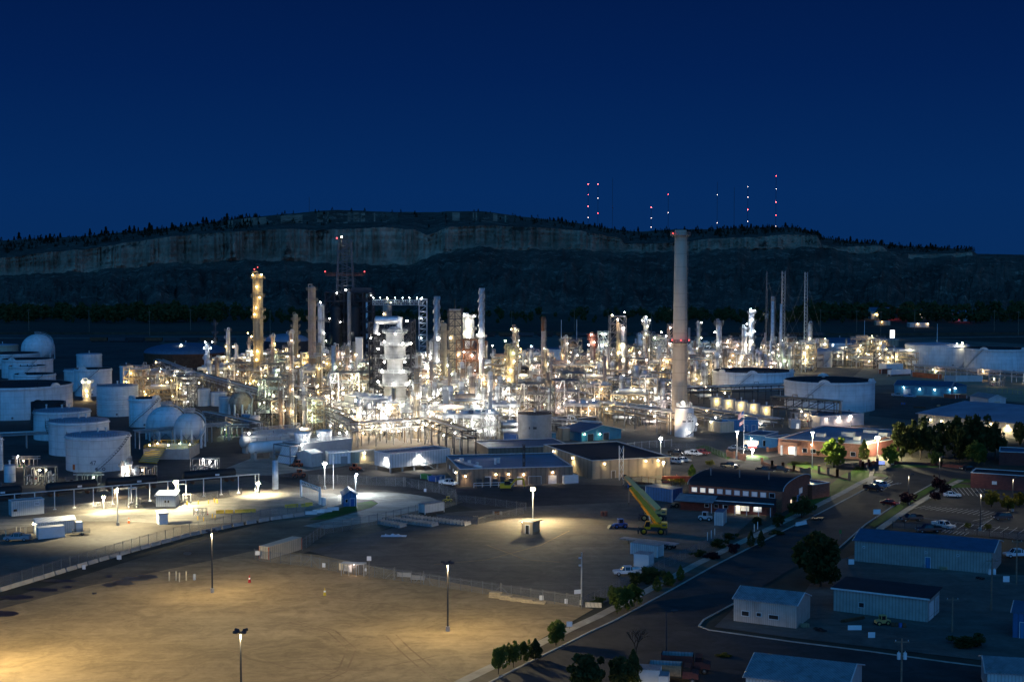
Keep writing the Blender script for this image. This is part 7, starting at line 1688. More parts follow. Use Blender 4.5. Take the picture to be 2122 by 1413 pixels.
container((1827, 775), (1848, 774), 2.6, 2.6, "left red shipping container near the white trailer", 'red_steel')
container((1890, 781), (1945, 786), 2.6, 2.6, "long red shipping container in the storage yard", 'orange_red')
container((1846, 780), (1887, 778), 2.6, 3.4, "white semi trailer between red containers", 'white_plain', name='semi_trailer', cat='trailer', base=1.0)
container((1957, 790), (1981, 791), 3, 3.0, "small grey office trailer right of red container", 'grey_wall', name='office_trailer', cat='trailer')
container((1981, 791), (2035, 791), 3, 3.2, "long pale office trailer in the storage yard", 'pale_wall', name='office_trailer', cat='trailer')
container((1837, 767), (1871, 766), 8, 3.6, "white windowless box shed behind semi trailer", 'white_plain', name='box_shed', cat='shed')
container((1955, 824), (1980, 826), 2.4, 1.6, "left dark red skip before the workshop wing", 'red_steel', name='skip_bin', cat='skip', doors=False)
container((1981, 825), (2003, 826), 2.4, 1.6, "right dark red skip before the workshop wing", 'red_steel', name='skip_bin', cat='skip', doors=False)
container((1044, 912), (1071, 917), 3, 2.6, "vivid blue tarpaulin covered box left of the streaked tank", 'blue', name='covered_bin', cat='bin')
container((888, 997), (903, 999), 1.8, 1.5, "blue dumpster nearest the laboratory corner", 'blue', name='dumpster', cat='dumpster', doors=False)
container((872, 992), (886, 994), 1.8, 1.4, "dark green dumpster left of the blue one", 'green', name='dumpster', cat='dumpster', doors=False)
container((905, 995), (914, 996), 1.8, 1.4, "blue grey bin tucked behind white pickup", 'blue_panel', name='dumpster', cat='dumpster', doors=False)
# far lit buildings
bldg((1778, 719), (1862, 717), 12, 5.0, "far tan building with yellow lit wall", 'tan_wall', 'roof_steel_blue', lamps=(('f', 3, 3.6, 'Y', 900, 165), ('f', 12, 3.6, 'Y', 500, 165), ('f', 24, 3.6, 'Y', 500, 165)))
t_ = thing('billboard', "bright white lit billboard by the far road", 'billboard', G(1849, 704)); MB().box(-1.8, 1.8, -.3, .3, 1.5, 8).build('panel', MAT['sign_lit'], t_); MB().beam((0,0,0),(0,0,1.5),.5).build('post', MAT['steel'], t_)
bldg((1805, 661), (1845, 661), 14, 9, "far lit house with red glowing corner", 'stucco', 'roof_steel_blue', 'gable', 13, name='house', windows=(('f', 8, 3, 6, 3, 'window_warm'), ('f', 14, 7, 4, 2, 'window_warm')), lamps=(('f', 22, 6, 'R', 9000), ('f', 6, 6, 'Y', 4000)))
bldg((1976, 666), (2004, 666), 12, 8, "far house with pink lit gable", 'stucco', 'roof_steel_blue', 'gable', 12, name='house', lamps=(('f', 8, 6, 'R', 4000),))
bldg((1904, 658), (1912, 658), 10, 7, "far house with two warm window lights", 'stucco', 'roof_dark', 'gable', 10, name='house', windows=(('f', 2, 3, 3, 3, 'window_warm'),), lamps=(('f', 3, 6, 'Y', 1800),))
bldg((1932, 660), (1950, 660), 10, 7, "far house with single porch lamp", 'stucco', 'roof_dark', 'gable', 10, name='house', lamps=(('f', 3, 6, 'O', 1500),))
bldg((1570, 660), (1592, 660), 10, 6, "far lit cabin left of the pale slim stack", 'stucco', 'roof_dark', 'gable', 9, name='house', windows=(('f', 5, 2, 4, 3, 'window_warm'),), lamps=(('f', 3, 5, 'L', 1500),))
bldg((1382, 650), (1392, 650), 10, 6, "far lit cabin left of the tall chimney", 'stucco', 'roof_dark', 'gable', 9, name='house', windows=(('f', 3, 2, 4, 3, 'window_warm'),), lamps=(('f', 3, 5, 'L', 1500),))
bldg((1885, 678), (1925, 678), 10, 4, "far low barn with lamp strip", 'stucco', 'roof_dark', name='barn', lamps=(('f', 8, 3.6, 'O', 700), ('f', 18, 3.6, 'O', 700)))
bldg((1815, 674), (1845, 674), 8, 4, "far dim shed under yellow lamp", 'tan_wall', 'roof_dark', name='barn', lamps=(('f', 6, 3.6, 'Y', 600),))
# ================================================================ VEHICLES
car(36, 1121, .05, "silver pickup with red load parked beside trailer office", 'pickup', 'cargrey'); 
car(930, 1006, 2.6, "white pickup parked at the laboratory corner", 'pickup')
car(1437, 944, 2.45, "white pickup parked nearest the pipe corridor", 'pickup')
car(1455, 942, 2.45, "dark red pickup behind the white parked pickup", 'pickup', 'carred')
car(1402, 944, 2.5, "dark pickup beside tan building with snow white neighbours", 'pickup', 'carblack')
car(1401, 960, 2.45, "white sport utility vehicle nearest the tan building", 'suv')
car(1417, 957, 2.4, "white car beside the white sport utility vehicle", 'sedan')
car(1513, 970, 2.7, "black pickup at the kerb above the brick hall roof", 'pickup', 'carblack')
car(1585, 980, 2.7, "black pickup with blue hood, first of two by brick piers", 'pickup', 'carblack')
car(1616, 978, 2.7, "black pickup, second of two by brick piers", 'pickup', 'carblack')
car(1523, 932, 2.9, "silver car behind the left brick gate pier", 'sedan', 'cargrey'); car(1541, 934, 2.9, "pale car behind the flagpole", 'sedan', 'cargrey')
car(1810, 1017, 2.35, "dark pickup with shining roof waiting in the street", 'pickup', 'carblack'); car(1826, 1010, 2.35, "pale blue van ahead of the dark street pickup", 'suv', 'carblue')
car(1844, 1047, 2.35, "small red car driving on the street", 'sedan', 'carred')
car(1973, 1030, 2.9, "white car parked under dark kerbside trees", 'sedan')
car(1888, 1080, .2, "black long pickup at the parking lot's left edge", 'pickup', 'carblack')
car(1955, 1095, 2.2, "white pickup seen from behind in the parking lot", 'pickup'); car(1924, 1103, .12, "tan and black pickup along the parking lot fence", 'pickup', 'carblack')
car(2076, 1077, .15, "black sport utility vehicle alone in the parking lot", 'suv', 'carblack')
car(2005, 974, .3, "dark car parked by the brick store", 'sedan', 'carblack')
car(1300, 1192, .1, "white pickup bed showing behind the bushes", 'pickup')
car(2108, 1155, .1, "white pickup by the long metal building's right end", 'pickup'); 
car(1885, 774, .1, "pale pickup between containers in storage yard", 'pickup', 'cargrey')
car(1860, 822, 2.9, "silver pickup parked before the workshop", 'pickup', 'cargrey'); car(1885, 824, 2.9, "pale blue pickup parked before the workshop door", 'pickup', 'carblue')
# small white service truck, wheel loader, tractor
def machine(px, pb, rz, label, nm, cat, paint, sc=1.0, cabc=None, bucket=True):
    p = G(px, pb); t = thing(nm, label, cat, p, rz)
    MB().extr([(-2.2*sc, .8*sc), (-2.1*sc, 1.6*sc), (.3*sc, 1.8*sc), (2.3*sc, 1.6*sc), (2.3*sc, .8*sc)], -.9*sc, .9*sc).build('chassis', MAT[paint], t)
    MB().prism([(-.6*sc, -.75*sc), (.9*sc, -.75*sc), (.9*sc, .75*sc), (-.6*sc, .75*sc)], 1.82*sc, 2.95*sc).build('cab_window', MAT['glass'], t); MB().box(-.8*sc, 1.05*sc, -.85*sc, .85*sc, 2.953*sc, 3.1*sc).build('cab_roof', MAT[cabc or paint], t)
    m = MB()
    for x in (-.6, .9):
        for y in (-.76, .76): m.beam((x*sc, y*sc, 1.8*sc), (x*sc, y*sc, 2.95*sc), .12)
    m.build('cab_post', MAT[cabc or paint], t)
    for x in (-1.4, 1.4):
        for y in (-1.0, 1.0): wheel(t, x*sc, y*sc, .75*sc, .45*sc, paint)
    if bucket: MB().beam((-1.5*sc, -.5*sc, 1.6*sc), (-3.2*sc, -.5*sc, .6*sc), .22).beam((-1.5*sc, .5*sc, 1.6*sc), (-3.2*sc, .5*sc, .6*sc), .22).build('lift_arm', MAT[paint], t); MB().extr([(-3.0*sc, .2*sc), (-3.0*sc, 1.2*sc), (-3.3*sc, 1.2*sc), (-4.1*sc, .15*sc)], -1.2*sc, 1.2*sc).build('bucket', MAT['steel_dark'], t)
    return t
machine(1408, 1051, .3, "dusty tan wheel loader parked by the lean-to", 'wheel_loader', 'loader', 'wood', .85)
machine(1462, 1079, 2.8, "small white service truck beside the pale site cabin", 'service_truck', 'truck', 'carwhite', .75, bucket=False)
machine(1828, 1295, .2, "old yellow farm tractor behind the machine shed", 'farm_tractor', 'tractor', 'crane_cream', .6, bucket=False)
machine(620, 989, .4, "orange telehandler beside low dark trailer", 'telehandler', 'loader', 'orange_red', .8)
machine(617, 967, -.4, "orange crane carrier behind the silver vent stack", 'carrier', 'loader', 'orange_red', .7)
machine(736, 975, 2.9, "orange boom lift parked on pale concrete", 'boom_lift', 'lift', 'orange_red', .75)
machine(1285, 1094, .2, "blue boom lift in the dark crane yard", 'boom_lift', 'lift', 'blue', .75)
machine(928, 1040, .2, "small yellow grader beside the pale blue container", 'grader', 'loader', 'yellow', .5)
# excavator
p = G(1050, 1017); ex = thing('excavator', "yellow excavator with folded arm before the laboratory wall", 'excavator', p, pi)
for y in (-.9, .9): MB().extr([(-1.6,.1),(-1.3,0),(1.3,0),(1.6,.1),(1.7,.45),(1.3,.8),(-1.3,.8),(-1.7,.45)], y-.25, y+.25).build('track', MAT['black'], ex)
MB().box(-1.2, 1.9, -1.0, 1.0, .95, 1.7).extr([(.7,1.7),(1.9,1.7),(1.85,2.1),(.7,2.2)], -1.0, 1.0).build('house', MAT['yellow'], ex); MB().extr([(-1.2,1.72),(.6,1.72),(.6,2.8),(-.6,2.8),(-1.1,2.3)], -.98, -.05).build('cab', MAT['glass'], ex); MB().box(-.7, .7, -1.02, 0, 2.8, 2.9).build('cab_roof', MAT['yellow'], ex)
MB().beam((-1.0,.4,1.5),(-2.6,.4,3.4),.4).beam((-2.6,.4,3.4),(-4.6,.4,3.5),.36).build('boom', MAT['yellow'], ex); MB().beam((-4.6,.4,3.5),(-5.0,.4,1.3),.3).build('stick', MAT['yellow'], ex); MB().extr([(-5.3,.5),(-4.6,.5),(-4.8,1.4),(-5.2,1.4)], 0, .8).build('bucket', MAT['steel_dark'], ex); MB().cyl((-1.2,.4,1.2),(-2.4,.4,2.8),.09,n=8).build('ram', MAT['steel_light'], ex)
# cranes
def crane(px, pb, label, paint, bdir, bl, hook, rot=0.0, word=True):
    p = G(px, pb); t = thing('rough_terrain_crane', label, 'crane', p, rot)
    MB().box(-3.2, 3.2, -.75, .75, .9, 1.55).build('chassis', MAT['steel_dark'], t)
    for x in (-2.0, 2.0):
        for y in (-1.15, 1.15): wheel(t, x, y, .82, .6, paint)
    m = MB()
    for x in (-3.3, 3.3):
        m.box(x-.2, x+.2, -1.6, 1.6, .7, 1.05)
        for y in (-1.55, 1.55): m.box(x-.16, x+.16, y-.16, y+.16, .25, 1.3)
    m.build('outrigger', MAT['steel_dark'], t)
    MB().cyl((.4,0,1.55), (.4,0,1.85), 1.0, n=20).build('slew_ring', MAT['steel_dark'], t)
    MB().box(-.6, 2.6, -1.0, 1.0, 1.86, 2.5).build('deck', MAT[paint], t); cw = MB().box(2.0, 3.5, -1.25, 1.25, 1.7, 2.9).build('counterweight', MAT[paint], t)
    if word: MB().box(2.3, 3.2, -1.28, -1.252, 2.15, 2.5).build('lettering_strip', MAT['sign_dark'], cw)
    MB().extr([(-1.9,1.5),(-.5,1.5),(-.5,3.1),(-1.5,3.1),(-1.95,2.3)], -1.15, -.25).build('cab', MAT['glass'], t); MB().box(-1.6, -.4, -1.2, -.2, 3.103, 3.2).box(-1.95, -.45, -1.2, -.2, 1.35, 1.9).beam((-1.5,-1.16,3.1),(-1.95,-1.16,1.9),.1).beam((-.5,-1.16,3.1),(-.5,-1.16,1.9),.12).build('cab_shell', MAT[paint], t)
    o = Vector((1.5, .2, 2.6)); d = Vector(bdir).normalized(); m0, m1, m2 = o+d*bl*.55, o+d*bl*.85, o+d*bl
    MB().beam(o, m0, 1.35).build('boom', MAT[paint], t); MB().beam(m0-d*.3, m1, 1.15).build('boom_section', MAT[paint], t); MB().beam(m1-d*.3, m2, .95).build('boom_tip', MAT[paint], t); MB().cbox(m2.x, m2.y, m2.z, .8, .7, .9).build('sheave_head', MAT['black'], t)
    MB().cyl(Vector((-.3, .2, 2.2)), o+d*bl*.38-Vector((0,0,.4)), .16, n=10).build('lift_cylinder', MAT['steel_light'], t)
    for f_ in (.3, .56, .84): q = o+d*bl*f_; MB().cbox(q.x, q.y, q.z, .5, .95, .5).build('boom_collar', MAT['steel_dark'], t)
    hk = m2+Vector((-.4, 0, -hook)); MB().cyl(m2+Vector((-.4,0,-.3)), hk, .03, n=4).cyl(m2+Vector((-.25,0,-.3)), hk+Vector((.1,0,0)), .03, n=4).build('hoist_rope', MAT['steel'], t); MB().cyl(hk, hk-Vector((0,0,.5)), .26, n=10).cyl(hk-Vector((0,0,.5)), hk-Vector((0,0,.95)), .09, n=6).build('hook_block', MAT['steel_dark'], t)
    return t
crane(1352, 1106, "bright yellow mobile crane with raised boom, nearer of two", 'crane_yellow', (-.60, .22, .70), 10.8, 3.6, -.12, True)
crane(1352, 1078, "cream boomed mobile crane behind the bright yellow crane", 'crane_cream', (-.72, .3, .66), 12.0, 2.0, -.1, True)
# flatbed trailer
A, B = G(1285, 1131), G(1400, 1145); d = B-A; L = d.length; t_ = thing('flatbed_trailer', "long blue flatbed trailer behind the ribbed container", 'trailer', A+Vector((0, 2.5, 0)), atan2(d.y, d.x)); MB().box(0, L, 0, 2.5, 1.05, 1.3).build('deck', MAT['roof_tin'], t_)
for x in (L-1.2, L-2.4):
    for y in (.2, 2.3): wheel(t_, x, y, .5, .35)
MB().beam((2, .6, 0), (2, .6, 1.05), .16).beam((2, 1.9, 0), (2, 1.9, 1.05), .16).build('landing_leg', MAT['steel_dark'], t_)
A = G(476, 984); 
def small_trailer(px, pb, L, rz, label):
    t = thing('utility_trailer', label, 'trailer', G(px, pb), rz); MB().box(0, L, 0, 1.8, .5, .65).rail([(0,0,.65),(L,0,.65),(L,1.8,.65),(0,1.8,.65)], .6, .07).build('bed', MAT['steel_dark'], t); MB().beam((-1.4,.9,.5),(0,.9,.55),.1).build('drawbar', MAT['steel_dark'], t)
    for y in (-.12, 1.92): wheel(t, L*.55, y, .36, .2)
    return t
small_trailer(588, 992, 6, .3, "low dark trailer left of the orange telehandler"); small_trailer(150, 1110, 4, .3, "dark utility trailer right of the trailer office"); small_trailer(1690, 1080, 3.2, .5, "small trailer parked at the kerb behind a white barrier")
# dump trucks at the bottom edge
def dump_truck(px, pb, rz, label, body, cabm):
    t = thing('dump_truck', label, 'truck', G(px, pb), rz)
    MB().box(-3.6, 3.8, -.5, .5, .8, 1.1).build('frame', MAT['steel_dark'], t); b = MB().add([(x, y, z) for z, k in ((1.2, 1.0), (2.9, 1.15)) for x, y in ((-3.7, -1.1*k), (1.3, -1.1*k), (1.3, 1.1*k), (-3.7, 1.1*k))], [(3,2,1,0),(0,1,5,4),(1,2,6,5),(2,3,7,6),(3,0,4,7)]).build('dump_body', MAT[body], t)
    MB().add([(-3.5,-1.1,1.5),(1.1,-1.1,1.5),(1.1,1.1,1.5),(-3.5,1.1,1.5),(-3.6,-1.2,2.88),(1.2,-1.2,2.88),(1.2,1.2,2.88),(-3.6,1.2,2.88)], [(0,1,2,3),(4,5,1,0),(5,6,2,1),(6,7,3,2),(7,4,0,3)]).build('liner', MAT['roof_tin'], b)
    MB().extr([(1.5,.9),(3.9,.9),(3.9,1.7),(2.9,1.9),(2.8,2.0),(1.5,2.0)], -1.1, 1.1).box(1.6, 2.7, -1.05, 1.05, 2.7, 2.8).build('cab', MAT[cabm], t); MB().extr([(1.55,2.0),(2.8,2.0),(2.6,2.7),(1.6,2.7)], -1.04, 1.04).build('window', MAT['glass'], t)
    for x in (-2.6, -1.4, 3.0):
        for y in (-.95, .95): wheel(t, x, y, .52, .4)
    return t
dump_truck(1420, 1392, -.18, "dark red dump truck with open blue lined bed", 'brick_dark', 'brick_dark'); dump_truck(1395, 1412, -.2, "old yellow dump body truck beside the dark red one", 'wood', 'brick_dark')
container((1318, 1425), (1366, 1428), 2.6, 2.9, "blue box truck body cut by the bottom edge", 'white_plain', 'roof_tin', name='box_truck', cat='truck'); container((1366, 1432), (1384, 1433), 2.4, 2.3, "short blue box beside the blue box truck body", 'white_plain', 'roof_tin', name='box_truck', cat='truck')
# ================================================================ BARRIERS, FENCES, SIGNS, SMALL THINGS
LB = [(-60, 1240), (0, 1226), (90, 1199), (181, 1171), (290, 1139), (393, 1111), (480, 1092), (560, 1078), (632, 1068)]
P = [G(*q) for q in LB]; acc = 0
for a, b in zip(P, P[1:]):
    n = max(1, int((b-a).length/3.1))
    for i in range(n):
        q = a.lerp(b, (i+.5)/n); barrier((q.x, q.y, .05), atan2(b.y-a.y, b.x-a.x), "concrete barrier block in the long line below the truck yard fence", L=3.0, group='line of concrete barriers under the fence')
fence([(x, y-4) for x, y in LB], "long chain link fence standing behind the concrete barrier line", h=2.4, gap=2.9)
# stored barriers in the gravel yard
for row, (x0, y0, x1, y1, n) in enumerate(((790, 1084, 834, 1092, 8), (800, 1077, 900, 1090, 18), (840, 1073, 968, 1088, 18))):
    for i in range(n):
        q = G(x0+(x1-x0)*i/(n-1), y0+(y1-y0)*i/(n-1)); barrier((q.x, q.y, .06), 1.05, ("grey stored barrier block in the front rank beside the lot fence", "grey stored barrier block in the middle rank of the gravel yard", "pale stored barrier block in the rear rank near the container van")[row], L=3.0, group=('front rank of stored barriers', 'middle rank of stored barriers', 'rear rank of stored barriers')[row], mat='concrete')
for x, y, rz, l, m_ in ((1230, 1258, -.12, "pale barrier block at the lot corner beside camera pole", 'cream_wall'), (838, 1195, -.25, "left pale barrier block behind gate of the lot fence", 'concrete'), (866, 1201, -.25, "right pale barrier block behind gate of the lot fence", 'concrete')):
    q = G(x, y); barrier((q.x, q.y, .08), rz, l, m_)
for k, x in enumerate((456, 475, 495, 508, 522)): q = G(x, 1064-k*.6); barrier((q.x, q.y, .1), .15, "yellow painted barrier block in the lane row left of the gate", 'bollard', 2.0, group='yellow barrier blocks in the lane')
for x, y in ((598, 1052), (610, 1051), (632, 1050), (640, 1048)): q = G(x, y); barrier((q.x, q.y, .1), .3, "yellow barrier block clustered beside the truck gate", 'bollard', 2.0, group='yellow barrier blocks at the gate')
for x, y in ((645, 1066), (660, 1063), (676, 1061), (690, 1058)): q = G(x, y); barrier((q.x, q.y, .1), .25, "white barrier block on the verge left of the blue gatehouse", 'white_plain', 3.0, group='white barrier blocks on the verge')
q = G(1660, 1088); barrier((q.x, q.y, .1), .75, "long white barrier at the street kerb before small trailer", 'white_plain', 4.2)
# timber stacks
for k, (x, y) in enumerate(((1027, 1238), (1048, 1242), (1071, 1245), (1094, 1248), (1118, 1250))):
    t_ = thing('timber_stack', ("tallest timber stack", "second timber stack", "middle timber stack", "fourth timber stack", "flattest timber stack")[k] + " of five by the lot fence", 'lumber', G(x, y), -.3, 'timber stacks by the fence')
    for z in range((5, 4, 3, 3, 2)[k]):
        for j in range(4): MB().box(-1.15+R.uniform(-.1,.1), 1.15+R.uniform(-.1,.1), j*.34-.65, j*.34-.37, .02+z*.22, .2+z*.22).build('plank', MAT['timber'], t_)
# fences
fence([(527, 1160), (540, 1163), (645, 1175), (700, 1186), (815, 1202), (910, 1217), (1000, 1230), (1100, 1245), (1200, 1259)], "chain link fence between dirt lot and gravel yard", h=2.2, gap=2.4, braces=((645, 1175), (818, 1202), (878, 1211), (1038, 1236)))
fence([(1205, 1262), (1245, 1243), (1330, 1200), (1420, 1158), (1500, 1120)], "dim chain link fence along the street planting", h=2.0)
fence([(640, 1002), (700, 1003), (760, 1005), (840, 1008), (910, 1022), (944, 1034), (946, 1046), (905, 1058), (800, 1083), (672, 1108), (627, 1141)], "chain link fence curling round the curved drive", h=2.5, gap=3.0, braces=((837, 1009), (910, 1022)))
fence([(948, 1040), (1005, 1046), (1050, 1052), (1090, 1057)], "low fence across the gravel yard behind container van", h=1.8)
fence([(905, 1080), (990, 1087), (1040, 1075), (1085, 1065)], "dark fence around the grassy corner beside stored barriers", h=1.6)
fence([(95, 1064), (200, 1054), (320, 1044), (400, 1037), (500, 1025)], "chain link fence under the white loading rack", h=1.6, gap=4)
fence([(1288, 1005), (1330, 1003), (1372, 1010), (1430, 1018)], "rusty chain link fence before the tan building", h=2.2, pm='rust')
fence([(1390, 930), (1440, 930), (1470, 935), (1505, 951)], "thin fence along the small green lawn", h=1.8)
fence([(1850, 1094), (1950, 1102), (2050, 1112), (2200, 1126)], "dark fence along the parking lot front", h=1.5, pm='steel_dark')
fence([(1285, 935), (1330, 930), (1392, 925)], "pale pipe railing corridor in front of the white silo", h=2.4, pm='steel_light')
fence([(2045, 812), (2120, 818)], "yellow mesh fence right of the gabled metal shed", h=2.2, pm='bollard')
# truck gate: sliding cantilever frame
A, B = G(624, 1030), G(663, 1046); d = B-A; L = d.length; t_ = thing('truck_gate', "tall white truss truck gate closing the lane", 'gate', A, atan2(d.y, d.x)); hg = 4.6
m = MB()
for x in (0, L): m.beam((x, 0, 0), (x, 0, hg+.2), .45)
for z in (hg, hg-.8): m.beam((0, 0, z), (L, 0, z), .22)
n = 12
for i in range(n): m.beam((L*i/n, 0, hg if i % 2 else hg-.8), (L*(i+1)/n, 0, hg-.8 if i % 2 else hg), .12)
m.build('gate_truss', MAT['white_plain'], t_); m = MB()
for i in range(24): m.beam((L*i/23, .3, .2), (L*i/23, .3, hg-1.2), .06)
m.beam((0,.3,.2),(L,.3,.2),.14).beam((0,.3,hg-1.2),(L,.3,hg-1.2),.14); m.build('gate_leaf', MAT['steel_light'], t_); MB().box(L+.3, L+1.8, .1, 1.0, .1, 2.1).build('drive_cabinet', MAT['white_plain'], t_)
# bollards and posts
for x, y in ((351, 1204), (365, 1203), (372, 1206), (386, 1203)): bollard(x, y, "tall cream bollard in the group on the dirt lot", 'cream bollards on the dirt lot', 2.0, 'cream_wall', .14)
bollard(403, 1202, "short grey pedestal beside the cream bollards", None, 1.3, 'steel_light', .3)
for x, y in ((388, 1047), (411, 1045), (432, 1044), (444, 1041), (449, 1042), (451, 1043)): bollard(x, y, "yellow bollard guarding the loading rack posts", 'yellow bollards at the loading rack')
for x, y in ((410, 1078), (422, 1080), (440, 1073), (446, 1076)): bollard(x, y, "yellow bollard round the small meter run", 'yellow bollards at the meter run')
for x, y in ((12, 1110), (34, 1104), (42, 1104), (52, 1105), (55, 1104)): bollard(x, y, "pale bollard behind the silver pickup", 'pale bollards behind the pickup', 1.5, 'cream_wall')
for x, y in ((1466, 1120), (1474, 1116), (1481, 1112)): bollard(x, y, "tall white post beside the street planting", 'white posts by the planting', 2.0, 'white_plain', .1)
for x, y in ((1563, 1102), (1570, 1097)): bollard(x, y, "white post before the conical cypress shrubs", 'white posts by the cypress', 1.9, 'white_plain', .1)
for x, y in ((984, 1003), (990, 1006), (997, 1006), (1003, 1005)): bollard(x, y, "white bollard at the laboratory equipment", 'white bollards at the laboratory', 1.4, 'white_plain')
cone(267, 1084, "orange safety cone on the bright lane", s=1.4); cone(517, 1207, "red cone with stake at the lot's upper left", s=1.5, mat='red'); cone(673, 1234, "yellow channeliser cone alone on the dirt lot", s=1.5, mat='yellow'); cone(430, 1067, "small red hydrant cone by the meter run", s=1.0, mat='red')
t_ = thing('steel_drum', "red oil drums standing together in the dark crane yard", 'drum', G(1248, 1069))
for k in range(2): MB().lathe([(.42,0),(.42,.4),(.45,.42),(.42,.44),(.42,.9),(.45,.92),(.42,.94),(.42,1.3)], 16, (k*.95, 0, 0)).build('drum', MAT['red_steel'], t_)
# tarp
rd = random.Random(5); q = G(816, 1111); m = MB(); n = 16; m_ = 8; vs = [(x/n*6-3, y/m_*2.4-1.2, .12+abs(fb(x*.5, y*.7, 3))*1.1*sin(pi*x/n)*sin(pi*y/m_)) for x in range(n+1) for y in range(m_+1)]
tag(m.add(vs, [(i*(m_+1)+j, (i+1)*(m_+1)+j, (i+1)*(m_+1)+j+1, i*(m_+1)+j+1) for i in range(n) for j in range(m_)]).build('crumpled_tarp', MAT['tarp'], None, q), "crumpled white tarp lying on the gravel yard", 'tarp')
# portable toilets / notice cabinets at the lot gate
tt = thing('turnstile_cage', "long steel turnstile cage lit inside at the lot fence", 'turnstile', G(733, 1192), -.18)
m = MB()
for x in (-2.4, -.8, .8, 2.4):
    for y in (-.8, .8): m.beam((x, y, 0), (x, y, 2.5), .1)
m.box(-2.5, 2.5, -.9, .9, 2.5, 2.65); m.build('frame', MAT['steel_light'], tt)
for k in range(3):
    m = MB().cyl((-1.6+1.6*k, 0, .1), (-1.6+1.6*k, 0, 2.4), .06, n=6)
    for z in range(8):
        for a in (0, 2.1, 4.2): m.beam((-1.6+1.6*k, 0, .4+z*.27), (-1.6+1.6*k+.7*cos(a), .7*sin(a), .4+z*.27), .04)
    m.build('rotor', MAT['steel'], tt)
lamp(tt, (0, 0, 2.35), 'P', 160, .1, off=(0, -.1, -.2)); MB().box(2.6, 3.0, -.9, -.8, 1.2, 1.8).build('notice', MAT['sign_white'], tt)
sign(765, 1200, 1152, .9, "diamond sign on a post above the turnstile cage", h=.9)
for k, x in enumerate((707, 716, 725)): sign(x, 1187+k*2, 1166+k*2, .8, ("left", "middle", "right")[k]+" notice board of three left of the turnstile cage", h=1.5, mat='cream_wall' if k == 0 else 'sign_white')
for x, y, yt, w_, l in ((247, 1162, 1150, 1.0, "largest white notice on the barrier line fence"), (174, 1180, 1170, .7, "smaller white notice on the barrier line fence"), (671, 1176, 1166, .7, "white notice on lot fence near cream container"), (1122, 1246, 1233, .8, "white notice on lot fence behind timber stacks"), (1173, 1252, 1240, .6, "narrow white notice on lot fence near camera pole"), (881, 1020, 1012, .7, "white notice on the curved drive fence"), (534, 1162, 1141, 1.0, "white sign left of the cream container"), (1180, 1305, 1287, 1.0, "blue white sign board beside the kerb tree"), (1817, 1078, 1055, 1.8, "tall white site sign at the kerb lawn"), (1764, 1170, 1158, 1.2, "white sign by the long metal building's corner"), (2085, 1207, 1193, 1.3, "white sign hanging near the wooden utility pole"), (1771, 1306, 1295, 2.4, "blue white banner low on the machine shed fence"), (1806, 1322, 1309, 1.2, "small white sign on the side street verge"), (1741, 1120, 1097, .5, "green street sign post at the grey corner")):
    sign(x, y, yt, w_, l, h=.9 if w_ < 1.2 else 1.2, mat='green' if 'green' in l else 'sign_white')
gsn = sign(1559, 943, 913, 3.0, "glowing red and white gate sign above the globe lamp", h=2.4, mat='sign_lit'); MB().box(-1.5, 1.5, -.09, -.062, ZA(913, G(1559, 943).y)-2.4, ZA(913, G(1559, 943).y)-1.7).build('red_band', MAT['flag_red'], gsn)
sign(1826, 962, 955, 2.2, "glowing blue screen sign at the gate wall", h=1.5, mat='screen'); sign(1849, 962, 956, 1.8, "pale notice board right of the blue screen sign", h=1.2)
t_ = sign(1809, 968, 955, .9, "orange diamond sign on the brick gate wall", h=.9, mat='orange')
for x, y, l in ((1434, 950, "slim dark upright post by the white parked cars"), (1797, 976, "slim brown upright post on the gate drive")):
    p = G(x, y); t_ = thing('upright_post', l, 'post', p); MB().cyl((0,0,0), (0,0,1.3), .1, n=8).build('post', MAT['wood_pole'], t_); MB().cbox(0, 0, 1.55, .35, .3, .5).build('head', MAT['steel'], t_)  # unidentified upright figure, modelled as a post with a box head
# brick piers and walls by the gate
def pier_wall(pts, label, wall_h=1.3, pier_h=2.2, name='brick_wall', mat='brick_pale', step=4.5):
    P = [G(*q) for q in pts]; t = thing(name, label, 'wall', P[0])
    for a, b in zip(P, P[1:]):
        n = max(1, int((b-a).length/step)); d = (b-a); rz = atan2(d.y, d.x)
        o = MB().box(0, d.length, -.15, .15, 0, wall_h).build('wall', MAT[mat], t, a-P[0]); o.rotation_euler = (0, 0, rz)
        for i in range(n+1): q = a.lerp(b, i/n)-P[0]; MB().box(-.35, .35, -.35, .35, 0, pier_h).box(-.42, .42, -.42, .42, pier_h+.002, pier_h+.15).build('pier', MAT[mat], t, q)
    return t
pier_wall([(1507, 946), (1521, 949)], "left brick gate wall beside the twin headed lamp post", 1.9, 2.1, step=4); pier_wall([(1530, 951), (1543, 954)], "right brick gate wall at the flagpole foot", 1.9, 2.1, step=4)
pier_wall([(1579, 962), (1600, 968), (1622, 972), (1645, 978), (1660, 983)], "brick pier wall bending behind the two black pickups", .9, 2.0, step=4)
pier_wall([(1660, 984), (1677, 984)], "thick short brick wall left of the big lit tree", 2.0, 2.2, step=5); pier_wall([(1697, 982), (1735, 990), (1760, 996)], "brick piers with dark railings below the big lit tree", .6, 2.5, 'brick_wall', step=3.4)
pier_wall([(1590, 936), (1612, 933)], "low brick planter wall behind green lawn", 1.2, 1.5); pier_wall([(1783, 968), (1788, 972), (1800, 967), (1818, 965)], "brick gate wall under the brilliant street lamp", 1.6, 2.3, mat='brick_dark', step=5); pier_wall([(1855, 962), (1950, 966), (2000, 972)], "long low dark brick wall under the dark trees", 1.0, 1.4, mat='brick_dark', step=7)
